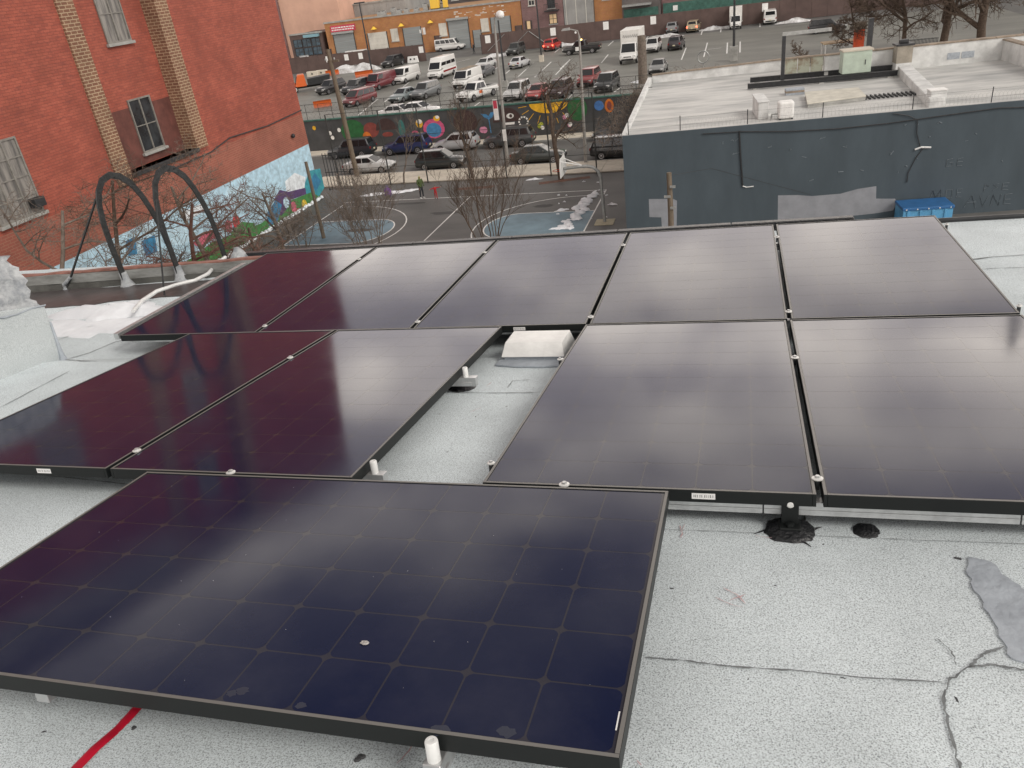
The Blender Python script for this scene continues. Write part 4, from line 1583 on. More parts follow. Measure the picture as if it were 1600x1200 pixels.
b = MB().hexa([(-.02, .2, HB - .2), (.28, .2, HB - .2), (LF.x + .3, LF.y, HB - .2), (LF.x - .02, LF.y, HB - .2)],
              [(-.02, .2, HB + .12), (.28, .2, HB + .12), (LF.x + .3, LF.y, HB + .42), (LF.x - .02, LF.y, HB + .42)])
b.build('side_parapet', MATS['parapet_white'], nb, bevel=.03)
fl, fr2 = lp(1012, 142), lp(1405, 112)
b = MB().hexa([(LF.x + .31, LF.y - .32, HB - .1), (13.2, LF.y - .32, HB - .1), (13.2, LF.y - .02, HB - .1), (LF.x + .31, LF.y - .02, HB - .1)],
              [(LF.x + .31, LF.y - .32, HB + .55), (13.2, LF.y - .32, HB + .75), (13.2, LF.y - .02, HB + .75), (LF.x + .31, LF.y - .02, HB + .55)])
b.build('rear_parapet', MATS['parapet_white'], nb)
b = MB().hexa([(LF.x + .3, LF.y - .38, HB + .551), (13.2, LF.y - .38, HB + .751), (13.2, LF.y + .04, HB + .751), (LF.x + .3, LF.y + .04, HB + .551)],
              [(LF.x + .3, LF.y - .38, HB + .64), (13.2, LF.y - .38, HB + .84), (13.2, LF.y + .04, HB + .84), (LF.x + .3, LF.y + .04, HB + .64)])
b.build('rear_coping', MATS['coping_brown'], nb)
# raised roof on the right, behind a thick divider
dn, df = lp(1452, 168), lp(1396, 118)
b = MB().hexa([(dn.x - .1, .25, HB - .1), (dn.x + .7, .25, HB - .1), (df.x + 1.0, df.y, HB - .1), (df.x + .2, df.y, HB - .1)],
              [(dn.x - .1, .25, HB + .5), (dn.x + .7, .25, HB + .5), (df.x + 1.0, df.y, HB + .55), (df.x + .2, df.y, HB + .55)])
b.build('divider_wall', MATS['parapet_white'], nb, bevel=.05)
r0, r1 = lp(1408, 118), lp(1462, 105)
ry = lp(1500, 100).y
b = MB().box(13.25, LE.x, ry, ry + .35, HB - .1, HB + 1.35)
b.build('high_parapet', MATS['parapet_white'], nb, bevel=.02)
for k in range(12):
    a = 13.2 + k * 1.5
    MB().box(a + .01, a + 1.49, ry - .06, ry + .41, HB + 1.351, HB + 1.45).build('coping_stone', MATS['coping_brown'], nb, bevel=.015, seg=1)
for u in (1478, 1506):
    p = ypl(u, 101, 0)
    q = lp(u, 102)
    MB().box(q.x, q.x + .75, ry - .03, ry - .002, HB + .35, HB + .75).build('scupper', MATS['mastic_grey'], nb)
rp = lp(1562, 97)
b = MB().box(rp.x + .3, rp.x + .7, .4, ry - .07, HB - .1, HB + 1.2)
b.build('right_parapet', MATS['parapet_white'], nb, bevel=.02)
for k in range(9):
    MB().box(rp.x + .25, rp.x + .75, .4 + k * 1.5, 1.88 + k * 1.5, HB + 1.201, HB + 1.29).build('coping_stone', MATS['coping_brown'], nb, bevel=.015, seg=1)

# repairs and pipes on the wall (local x along the wall)
mat('patch_grey', (0.25, 0.265, 0.29), .8, var=.12, vscale=1.5)


def wpatch(pts, d=.006):
    MB().prism([(s, -d, z) for s, z in pts], (0, .004, 0)).build('paint_patch', MATS['patch_grey'], nb)


wpatch([(1.35, 2.12), (2.75, 2.02), (2.95, 1.9), (2.9, .3), (2.05, .3), (2.03, .98), (1.35, 1.05)])
wpatch([(8.55, 1.78), (9.6, 1.72), (10.4, 1.60), (11.9, 1.62), (12.8, 1.82), (13.75, 1.9), (13.8, 1.2), (14.3, 1.15), (14.8, 1.12), (14.95, .8), (14.75, .45), (13.8, .35), (12.6, .3), (12.55, .02), (8.6, .02)])


def wtube(name, pts, r=.035, m='dark_steel'):
    return MB().tube([(s, -.05, z) for s, z in pts], r, 6).build(name, MATS[m], nb)


wtube('conduit', [(6.36, 5.55), (6.45, 4.2), (6.6, 2.5)], .04)
wtube('conduit_end', [(6.6, 2.48), (6.8, 2.4), (7.2, 2.42)], .03, 'alu_white')
wtube('cable', [(4.4, 5.55), (6.4, 5.5), (9, 5.28), (11.5, 5.2), (14, 5.25), (17, 5.42), (19.4, 5.55), (23, 5.3)], .03)
wtube('cable', [(14.2, 5.75), (15.0, 5.55), (15.45, 5.3), (15.5, 4.6), (15.75, 3.9), (15.9, 3.75), (15.6, 3.3), (15.3, 2.5), (15.3, 2.0)], .022)
wtube('cable_tag', [(15.5, 3.75), (15.8, 3.85), (16.3, 3.8)], .05, 'alu_white')
mat('chalk', (0.15, 0.18, 0.20), .9)
# scrawled tags
ST = [[(18.4, .35), (18.75, 1.0), (19.0, .3)], [(18.5, .62), (19.0, .62)], [(19.15, .95), (19.35, .35), (19.6, .95)], [(19.75, .35), (19.8, .95), (20.15, .35), (20.2, .95)],
      [(20.75, .95), (20.4, .92), (20.4, .4), (20.75, .38)], [(20.4, .65), (20.7, .65)],
      [(19.3, 1.15), (19.3, 1.55), (19.55, 1.45), (19.3, 1.3)], [(20.0, 1.55), (19.75, 1.5), (19.95, 1.35), (19.75, 1.2)], [(20.5, 1.55), (20.2, 1.55), (20.2, 1.2), (20.5, 1.18)], [(20.2, 1.38), (20.45, 1.38)],
      [(16.6, .9), (16.7, 1.45), (16.9, 1.0), (17.1, 1.45), (17.2, .9)], [(17.4, .95), (17.4, 1.4), (17.7, 1.4), (17.7, .95), (17.4, .95)], [(18.2, 1.4), (17.95, 1.4), (17.95, .95), (18.2, .95)], [(17.95, 1.2), (18.15, 1.2)],
      [(17.5, 3.1), (17.2, 3.05), (17.2, 2.7), (17.5, 2.7), (17.5, 2.9), (17.35, 2.9)], [(18.0, 3.1), (17.75, 3.05), (17.75, 2.7), (18.0, 2.68)], [(17.75, 2.9), (18.0, 2.9)]]
for s in ST:
    MB().tube([(x, -.012, z) for x, z in s], .016, 4).build('graffiti_stroke', MATS['chalk'], nb)
rr = random.Random(12)
for k in range(26):
    x, z = rr.uniform(3, 22), rr.uniform(2.2, 5.3)
    MB().tube([(x, -.008, z), (x + rr.uniform(-.1, .1), -.008, z + rr.uniform(-.12, .12)), (x + rr.uniform(-.2, .25), -.008, z + rr.uniform(-.1, .1))], .012 + .02 * rr.random(), 4).build('scuff', MATS['chalk'], nb)

# posts and razor wire along the front edge
rz = empty('razor_wire', (A2.x, A2.y, G), ang, 'razor wire on short posts along the near edge of the white roof', 'razor wire')
pm = MB().tube([(0, 0, 0), (0, 0, .8)], .025, 6).mesh('post')
for s in (.35, 3.2, 6.8, 10.7, 15.2, 19.0, 23.0):
    link('post', pm, MATS['dark_steel'], rz, (s, .15, HB))
for hz in (.3, .7):
    MB().tube([(.3, .15, HB + hz), (24, .15, HB + hz)], .004, 4).build('strand', MATS['dark_steel'], rz)
coil = [(3 + t * .028, .25 + .22 * math.cos(t * .9), HB + .28 + .24 * math.sin(t * .9)) for t in range(720)]
MB().tube(coil, .0035, 3).build('coil', MATS['galv'], rz)

# things on the white roof -------------------------------------------------
def rooft(name, label, cat, u, v, h=0):
    q = lp(u, v, h)
    e_ = empty(name, (0, 0, 0), ang, label, cat)
    wpos = Vector((A2.x, A2.y, 0)) + tw * q.x + nw * q.y
    e_.location = (wpos.x, wpos.y, G + HB + .02 + h)
    return e_


# steel dunnage beams
for k, (u0, v0, u1, v1, lab) in enumerate(((1168, 141, 1402, 120, 'nearer of two long black steel beams lying across the white roof'), (1172, 131, 1398, 111, 'farther of two long black steel beams lying across the white roof'))):
    a, c = lp(u0, v0), lp(u1, v1)
    e_ = rooft('steel_beam', lab, 'beam', u0, v0)
    L = (c - a).length
    e_.rotation_euler = (0, 0, ang + math.atan2(c.y - a.y, c.x - a.x))
    MB().box(0, L, -.13, .13, .36, .39).box(0, L, -.012, .012, .10, .3601).box(0, L, -.13, .13, .07, .1001).build('i_beam', MATS['dark_steel'], e_)
    for t in (.05, .5, .95):
        MB().box(L * t - .15, L * t + .15, -.16, .16, 0, .069).build('footing', MATS['concrete_grey'], e_)
e_ = rooft('steel_frame', 'black steel goalpost frame beside the mint cabinet', 'frame', 1222, 132)
L = (lp(1356, 121) - lp(1222, 132)).length
MB().box(-.11, .11, -.11, .11, 0, 3.0).build('post', MATS['dark_steel'], e_)
MB().box(L - .14, L + .14, -.14, .14, 0, 3.5).build('post', MATS['dark_steel'], e_)
MB().box(-.11, L * .55, -.09, .09, 3.001, 3.2).build('crossbeam', MATS['galv'], e_)
mat('mint', (0.42, 0.50, 0.42), .55, var=.12, vscale=2)
e_ = rooft('equipment_cabinet', 'pale mint metal cabinet standing on the steel beams', 'cabinet', 1312, 126)
MB().box(0, 1.75, -.5, .5, .42, 1.75).build('cabinet_body', MATS['mint'], e_, bevel=.03)
MB().box(-.06, 1.81, -.56, .56, 1.751, 1.86).build('cabinet_lid', MATS['concrete'], e_, bevel=.02)
MB().box(1.35, 1.4, -.53, -.501, .9, 1.2).build('handle', MATS['dark_steel'], e_)
mat('rusty_panel', (0.40, 0.42, 0.34), .8, col2=(0.20, 0.13, 0.08), vscale=1.5, lo=.3, hi=.55)
e_ = rooft('roof_screen', 'weathered panel screen between the steel frame and the cabinet', 'screen', 1226, 121)
for k in range(5):
    MB().box(k * .85, k * .85 + .8, 0, .06, .1, 1.15).build('panel', MATS['rusty_panel'], e_, bevel=.01, seg=1)
MB().box(0, 4.3, -.06, .12, 1.151, 1.25).build('coping', MATS['coping_brown'], e_)
mat('stucco_tan', (0.33, 0.30, 0.25), .85, var=.2, vscale=2)
e_ = rooft('chimney', 'square tan chimney with dark cap on the rear parapet', 'chimney', 1396, 113)
MB().box(0, .95, -.4, .55, 0, .55).build('chimney_base', MATS['parapet_white'], e_)
MB().box(0, .95, -.4, .55, .551, 1.6).build('stack', MATS['stucco_tan'], e_)
MB().box(-.08, 1.03, -.48, .63, 1.601, 1.72).build('cap', MATS['dark_steel'], e_, bevel=.02)
MB().box(.2, .75, -.1, .3, 1.721, 1.95).build('cowl', MATS['dark_steel'], e_, bevel=.05)
e_ = rooft('parapet_block', 'narrow white box standing at the left of the white roof equipment', 'roof unit', 1184, 188)
MB().box(0, .55, 0, 2.6, 0, .9).build('box_body', MATS['parapet_white'], e_, bevel=.05)
MB().box(-.04, .59, -.04, 2.64, .901, .97).build('lid', MATS['parapet_white'], e_, bevel=.02)
e_ = rooft('air_conditioner', 'rounded white roof unit next to the narrow white box', 'roof unit', 1216, 189)
MB().box(0, .82, 0, .7, .05, .95).build('casing', MATS['white_paint'], e_, bevel=.12, seg=3)
for q in ((.05, .05), (.67, .05), (.05, .55), (.67, .55)):
    MB().box(q[0], q[0] + .1, q[1], q[1] + .1, 0, .07).build('foot', MATS['dark_steel'], e_)
MB().tube([(0, .3, .3), (-.3, .3, .3), (-.35, .3, 0)], .05, 6).build('pipe', MATS['galv'], e_)
e_ = rooft('roof_hatch', 'low pale rectangular hatch on the white roof', 'hatch', 1262, 170)
hq = [lp(1262, 170), lp(1352, 158), lp(1340, 145), lp(1258, 152)]
hq = [q - hq[0] for q in hq]
MB().hexa([(q.x, q.y, 0) for q in hq], [(q.x, q.y, .22) for q in hq]).build('curb', MATS['concrete_grey'], e_)
MB().hexa([(q.x * 1.02 - .05, q.y * 1.02 - .05, .221) for q in hq], [(q.x * 1.02 - .05, q.y * 1.02 - .05, .3) for q in hq]).build('cover', mat('hatch_tan', (.55, .53, .46), .8, var=.15, vscale=2), e_, bevel=.02)
e_ = rooft('roof_grating', 'row of dark slats on the white roof beside the hatch', 'grating', 1352, 157)
for k in range(12):
    MB().box(k * .24, k * .24 + .08, 0, 1.1, 0, .1).build('slat', MATS['dark_steel'], e_)
e_ = rooft('roof_box', 'small white box on the front edge, by the divider wall', 'roof unit', 1452, 167)
MB().box(0, .8, 0, .7, 0, .75).build('box_body', MATS['parapet_white'], e_, bevel=.04)
MB().box(-.03, .83, -.03, .73, .751, .8).build('lid', MATS['white_paint'], e_)
e_ = rooft('timber_stack', 'low stack of weathered boards behind the steel beams', 'boards', 1228, 150)
for k in range(3):
    MB().box(0, 1.1, k * .02, .6, k * .12, k * .12 + .11).build('board', MATS['coping_brown'] if k % 2 else MATS['mastic_grey'], e_)

# blue bin by the wall
mat('bin_blue', (0.10, 0.33, 0.56), .45, var=.15, vscale=2)
mat('bin_dark', (0.03, 0.13, 0.32), .45, var=.15, vscale=2)
bn = empty('blue_bin', label='bright blue metal bin with dark blue rim against the grey wall', cat='bin')
wq = Vector((A2.x, A2.y, 0)) + tw * 15.1 + nw * -1.7
bn.location = (wq.x - .3, wq.y, G)
bn.rotation_euler = (0, 0, ang)
MB().box(0, 2.5, 0, 1.5, .0, .90).build('tub', MATS['bin_blue'], bn, bevel=.03)
MB().box(-.04, 2.54, -.06, 1.54, .901, 1.06).build('rim', MATS['bin_dark'], bn, bevel=.03)
for k in range(5):
    MB().lathe([(.035, 0), (.03, -.02)], 8, (.15 + k * .55, -.061, .97), 'y').build('rivet', MATS['white_paint'], bn)
for k in range(4):
    MB().box(.2 + k * .62, .34 + k * .62, -.05, -.001, .05, .89).build('rib', MATS['bin_blue'], bn, bevel=.02)

# wooden pole in front of the wall
wpz = empty('timber_pole', (-3.25, 40.0, G), label='weathered timber pole standing in front of the blue-grey wall', cat='pole')
MB().tube([(0, 0, 0), (.03, 0, 2.4), (-.02, 0, 4.75)], [.17, .15, .13], 9).build('pole', MATS['wood_pole'], wpz, smooth=.9)
for k, hz in enumerate((4.0, 3.5, 2.9)):
    MB().box(-.28 if k % 2 else .02, .05 if k % 2 else .3, -.2, -.12, hz, hz + .12).build('insulator', MATS['galv'], wpz)
wp2 = Vector((A2.x, A2.y, 0)) + tw * 10.3 + nw * -.06
MB().tube([(.0, 0, 4.6), (2.0, 2.6, 4.2), (wp2.x + 3.25, wp2.y - 40, 1.7)], .012, 4).build('wire', MATS['dark_steel'], wpz)

# vine tangle climbing the left side of the neighbour building
def tangle(name, label, cat, pts, n, seed, m, spread, r0=.018, down=0.0):
    r = random.Random(seed)
    e_ = empty(name, pts[0], 0, label, cat)
    b, b2_ = MB(), MB()
    o0 = Vector(pts[0])
    for k in range(n):
        t = r.random() * (len(pts) - 1)
        i = min(int(t), len(pts) - 2)
        p = Vector(pts[i]).lerp(Vector(pts[i + 1]), t - i) - o0 + Vector((r.gauss(0, spread), r.gauss(0, spread), r.gauss(0, spread * .7)))
        d = Vector((r.gauss(0, 1), r.gauss(0, 1), r.gauss(0, 1) - down)).normalized()
        L = r.uniform(.3, 1.1)
        q = [p]
        for s in range(4):
            d = (d + Vector((r.gauss(0, .5), r.gauss(0, .5), r.gauss(0, .5)))).normalized()
            q.append(q[-1] + d * L / 4)
        (b if k % 4 else b2_).tube(q, [r0 * f for f in (1, .8, .6, .4, .2)], 3, False)
    b.build('twigs', MATS[m], e_)['kind'] = 'stuff'
    b2_.build('stems', MATS['bark'], e_)['kind'] = 'stuff'
    return e_


tangle('vine', 'tangle of bare vines along the left edge of the white roof', 'vine', [(-7.3, 47, G + 5.2), (-7.6, 54, G + 5.0), (-8.0, 62, G + 4.6), (-7.8, 70, G + 4.0), (-8.4, 75, G + 3.6)], 900, 3, 'bark_grey', .55)
tangle('vine', 'thicket of bare vines on the lot fence behind the white roof', 'vine', [(-7.5, 75.8, G + 3.6), (-4, 75.8, G + 4.2), (-1, 76, G + 3.8)], 600, 4, 'bark_grey', .6)
# ================================================================== trees (bare, winter)
def bare_tree(name, label, x, y, z, h, seed, stems=1, spread=.5, r0=.12, m='bark', levels=4, kids=4, group='bare trees', lean=(0, 0), first=.3, twig=.010, upb=.22):
    r = random.Random(seed)
    e_ = empty(name, (x, y, z), 0, label, 'tree', group)
    trunk, crown = MB(), MB()

    def grow(p, d, L, rad, lev):
        n = 5 if lev < 2 else 4
        pts, rs = [p], [rad]
        for i in range(n):
            wob = .10 if lev == 0 else .22
            d = (d + Vector((r.gauss(0, wob), r.gauss(0, wob), r.gauss(0, wob * .6) + upb * .25))).normalized()
            pts.append(pts[-1] + d * L / n)
            rs.append(max(twig * .5, rad * (1 - .62 * (i + 1) / n)))
        (trunk if lev < 1 else crown).tube(pts, rs, 7 if lev == 0 else (5 if lev == 1 else 3), lev == 0)
        if lev >= levels:
            return
        k_ = kids + (2 if lev == 0 else 0) + r.randint(0, 2)
        for k in range(k_):
            t = (first if lev == 0 else .2) + (1 - (first if lev == 0 else .2)) * (k + r.random()) / k_
            f = min(.999, t) * n
            i = int(f)
            q = pts[i].lerp(pts[i + 1], f - i)
            dd = (pts[i + 1] - pts[i]).normalized()
            side = Vector((r.gauss(0, 1), r.gauss(0, 1), r.gauss(0, .5))).normalized()
            side = (side - dd * side.dot(dd)).normalized()
            nd = (dd * (1 - spread) + side * spread * 1.25 + Vector((0, 0, upb))).normalized()
            grow(q, nd, L * r.uniform(.42, .68) * (1.1 - .4 * t), max(twig, rs[i] * .6), lev + 1)

    for s in range(stems):
        a = 6.283 * s / stems + r.random()
        if stems == 1:
            d0, L0, R0 = Vector((lean[0], lean[1], 1)), h * .62, r0
        else:
            k = r.uniform(.12, .55)
            d0, L0, R0 = Vector((k * math.cos(a), k * math.sin(a), 1)), h * r.uniform(.5, .72), r0 * r.uniform(.5, .8)
        grow(Vector((.06 * stems * math.cos(a), .06 * stems * math.sin(a), -.1)) if stems > 1 else Vector((0, 0, -.1)), d0.normalized(), L0, R0, 0)
    trunk.build('trunk', MATS[m], e_, smooth=1)
    crown.build('crown', MATS[m], e_)
    return e_


p = gp(590, 377)
bare_tree('bare_tree', 'many-stemmed bare bush standing on the left blue key of the court', p.x + .4, p.y - 2.0, G, 6.2, 11, stems=11, spread=.45, r0=.05, m='bark_grey', levels=3, kids=4, first=.15, upb=.3)
p = gp(768, 368)
bare_tree('bare_tree', 'many-stemmed reddish bare bush in front of the right blue key', p.x, p.y - .8, G, 7.0, 12, stems=11, spread=.36, r0=.055, m='bark', levels=3, kids=4, first=.2, upb=.40, twig=.008)
p = gp(876, 281)
bare_tree('bare_tree', 'bare street tree rising behind the basketball backboard', p.x, p.y + .2, G, 10.5, 13, spread=.62, r0=.22, m='bark', levels=4, kids=4, first=.30, upb=.18)
p = gp(738, 281)
bare_tree('bare_tree', 'slim bare street tree in front of the dark hatchback', p.x, p.y + .2, G, 8.5, 14, spread=.4, r0=.13, m='bark', levels=4, kids=3, first=.4, upb=.3)
p = gp(600, 292)
bare_tree('bare_tree', 'thin bare street tree by the silver sedan', p.x + 1.6, p.y + .5, G, 7.5, 15, spread=.35, r0=.08, m='bark_grey', levels=3, kids=4, first=.4, upb=.3)
yard = [(-26.5, 33.5, 12.0, 21, 'bark_grey', 'bare yard tree with pale twigs between the ladder hoops and the brick wall'),
        (-27.0, 27.0, 14.5, 22, 'bark', 'bare yard tree in front of the large window of the brick building'),
        (-25.5, 29.8, 12.5, 23, 'bark_red', 'reddish bare yard tree seen through the left ladder hoop'),
        (-27.2, 41.0, 8.0, 24, 'bark_grey', 'bare yard tree in front of the white shape of the mural'),
        (-27.8, 44.2, 4.2, 25, 'bark_grey', 'low bare bush at the foot of the mural'),
        (-27.5, 23.5, 14.0, 26, 'bark_grey', 'bare tree at the far left edge, in front of the brick wall'),
        (-24.5, 35.0, 7.5, 27, 'bark', 'dark bare yard tree seen through the right ladder hoop')]
for x, y, h, sd_, m_, lab in yard:
    bare_tree('bare_tree', lab, x, y, G, h, sd_, spread=.66, r0=.17 if sd_ != 25 else .05, m=m_, levels=4 if sd_ != 25 else 3, kids=5 if sd_ in (22, 26) else 4, first=.22, upb=.10, stems=1 if sd_ != 25 else 6, twig=.011)
# trees at the upper right, in the strip beyond the lot
for u, v, h, sd_, lab, r0 in ((1472, 78, 19, 31, 'broad bare tree beyond the rear parapet, centre of the three at the upper right', .42), (1410, 82, 15, 32, 'twiggy bare tree behind the tan chimney', .25),
                              (1532, 78, 20, 33, 'tall bare tree with thick trunk near the upper right corner', .45), (1340, 84, 10, 34, 'small bare tree behind the mint cabinet', .15), (1250, 110, 4.0, 35, 'little bare sapling at the lot fence seen past the steel frame', .06)):
    p = gp(u, v, LOT)
    bare_tree('bare_tree', lab, p.x, p.y, LOT, h, sd_, spread=.62, r0=r0, m='bark', levels=4, kids=6 if h > 9 else 4, first=.12, upb=.06, twig=.022)
p = gp(905, 165, LOT)
bare_tree('bare_tree', 'leafless sapling on the lot above the painted sun', -20.5, 78.0, LOT, 4.5, 36, spread=.5, r0=.06, m='bark_grey', levels=3, kids=4)
bare_tree('bare_tree', 'leafless sapling behind the wall fence at the left', -37.5, 78.0, LOT, 4.0, 37, spread=.5, r0=.06, m='bark_grey', levels=3, kids=4)
# ================================================================== vehicles
CARDEF = dict(
    sedan=dict(L=4.65, W=1.82, H=1.45, body=[(-2.32, .45, .78, .66), (-2.24, .30, .97, .80), (-1.7, .23, 1.02, .88), (-.9, .21, .99, .91), (0, .20, .97, .91), (.9, .20, .96, .91), (1.5, .22, .90, .89), (2.1, .28, .77, .82), (2.32, .40, .60, .64)],
               cab=(-1.80, 1.05, -1.05, .22, .93, 1.45, .80, .60), win=2, wr=.32, wx=(-1.38, 1.42)),
    hatch=dict(L=4.4, W=1.82, H=1.60, body=[(-2.2, .45, .85, .70), (-2.14, .30, 1.02, .82), (-1.6, .23, 1.04, .89), (-.9, .21, 1.02, .91), (0, .20, 1.0, .91), (.9, .20, 1.0, .91), (1.45, .22, .95, .89), (2.0, .28, .82, .82), (2.2, .40, .62, .66)],
               cab=(-2.12, 1.08, -1.72, .25, .98, 1.60, .81, .63), win=2, wr=.34, wx=(-1.30, 1.36)),
    suv=dict(L=4.8, W=1.92, H=1.76, body=[(-2.4, .50, .95, .74), (-2.34, .36, 1.10, .86), (-1.7, .28, 1.12, .94), (-.9, .26, 1.10, .96), (0, .26, 1.09, .96), (.95, .26, 1.08, .96), (1.5, .28, 1.04, .94), (2.2, .34, .94, .86), (2.4, .46, .72, .72)],
             cab=(-2.30, 1.12, -1.98, .42, 1.06, 1.76, .86, .69), win=3, wr=.38, wx=(-1.42, 1.50)),
    minivan=dict(L=5.0, W=1.95, H=1.78, body=[(-2.5, .45, .95, .76), (-2.44, .32, 1.05, .88), (-1.7, .24, 1.06, .95), (-.9, .22, 1.05, .97), (0, .22, 1.04, .97), (1.0, .22, 1.02, .97), (1.7, .24, .95, .94), (2.3, .30, .80, .86), (2.5, .42, .62, .70)],
                 cab=(-2.44, 1.62, -2.22, .62, 1.02, 1.78, .88, .72), win=3, wr=.34, wx=(-1.45, 1.55)),
    van=dict(L=5.3, W=2.0, H=2.05, body=[(-2.65, .50, 1.05, .90), (-2.62, .36, 1.10, .96), (-1.7, .30, 1.12, .99), (-.9, .30, 1.12, 1.0), (0, .30, 1.12, 1.0), (1.0, .30, 1.10, 1.0), (1.8, .30, 1.02, .98), (2.45, .36, .92, .92), (2.65, .46, .72, .80)],
             cab=(-2.63, 1.95, -2.60, 1.25, 1.08, 2.05, .97, .86), win=1, wr=.36, wx=(-1.60, 1.70)),
    passenger_van=dict(L=5.6, W=2.0, H=2.15, body=[(-2.8, .50, 1.05, .90), (-2.77, .36, 1.12, .96), (-1.7, .30, 1.14, .99), (-.9, .30, 1.14, 1.0), (0, .30, 1.14, 1.0), (1.0, .30, 1.12, 1.0), (1.8, .30, 1.04, .98), (2.6, .36, .94, .92), (2.8, .46, .74, .80)],
                       cab=(-2.78, 1.75, -2.74, 1.05, 1.10, 2.15, .97, .88), win=4, wr=.37, wx=(-1.70, 1.85)),
    highvan=dict(L=5.9, W=2.02, H=2.75, body=[(-2.95, .50, 1.20, .94), (-2.93, .36, 1.28, .98), (-1.7, .30, 1.30, 1.0), (-.9, .30, 1.30, 1.01), (0, .30, 1.30, 1.01), (1.0, .30, 1.28, 1.01), (1.9, .30, 1.20, .99), (2.75, .36, 1.02, .93), (2.95, .46, .76, .82)],
                 cab=(-2.93, 2.35, -2.90, 1.25, 1.22, 2.75, .98, .86), win=3, wr=.36, wx=(-1.75, 1.95)),
    pickup=dict(L=5.7, W=1.98, H=1.88, body=[(-2.85, .55, .98, .84), (-2.82, .42, 1.12, .94), (-1.7, .36, 1.14, .98), (-.9, .34, 1.14, .99), (0, .34, 1.13, .99), (1.0, .34, 1.13, .99), (1.8, .34, 1.12, .97), (2.6, .40, 1.04, .92), (2.85, .52, .76, .80)],
                cab=(-.85, 1.35, -.62, .70, 1.10, 1.88, .90, .72), win=2, wr=.40, wx=(-1.75, 1.80)),
    boxtruck=dict(L=7.0, W=2.2, H=2.3, body=[(1.0, .55, 1.2, .95), (1.4, .50, 1.25, 1.0), (2.0, .45, 1.25, 1.02), (2.6, .45, 1.22, 1.02), (3.2, .48, 1.12, .98), (3.5, .55, .85, .88)],
                  cab=(1.05, 2.75, 1.08, 2.15, 1.18, 2.3, .98, .86), win=1, wr=.42, wx=(-2.1, 2.4), box=(-3.5, .98, 1.13, .95, 3.55)),
)
CM = {}
WHEEL = {}


def wheel_meshes(r):
    k = round(r, 2)
    if k not in WHEEL:
        ty = MB().lathe([(r * .62, -.10), (r * .94, -.105), (r, -.07), (r, .07), (r * .94, .105), (r * .62, .10)], 18, (0, 0, 0), 'y')
        rm = MB().lathe([(r * .63, -.085), (r * .60, -.11), (r * .30, -.095), (r * .14, -.118), (.01, -.12)], 14, (0, 0, 0), 'y')
        rm.lathe([(r * .63, .085), (r * .60, .11), (r * .30, .095), (r * .14, .118), (.01, .12)], 14, (0, 0, 0), 'y')
        WHEEL[k] = (ty.mesh('tyre', smooth=.6), rm.mesh('rim', smooth=.6))
    return WHEEL[k]


def pane(c, u0, u1, v0, v1, off=.012, th=.012):
    """glass pane laid on the cabin face with corners c = (bl, br, tr, tl)"""
    bl_, br_, tr_, tl_ = [Vector(p) for p in c]

    def P(u, v):
        return bl_.lerp(br_, u).lerp(tl_.lerp(tr_, u), v)
    n = (br_ - bl_).cross(tl_ - bl_).normalized()
    q = [P(u0, v0), P(u1, v0), P(u1, v1), P(u0, v1)]
    return MB().hexa([p - n * th for p in q], [p + n * off for p in q])


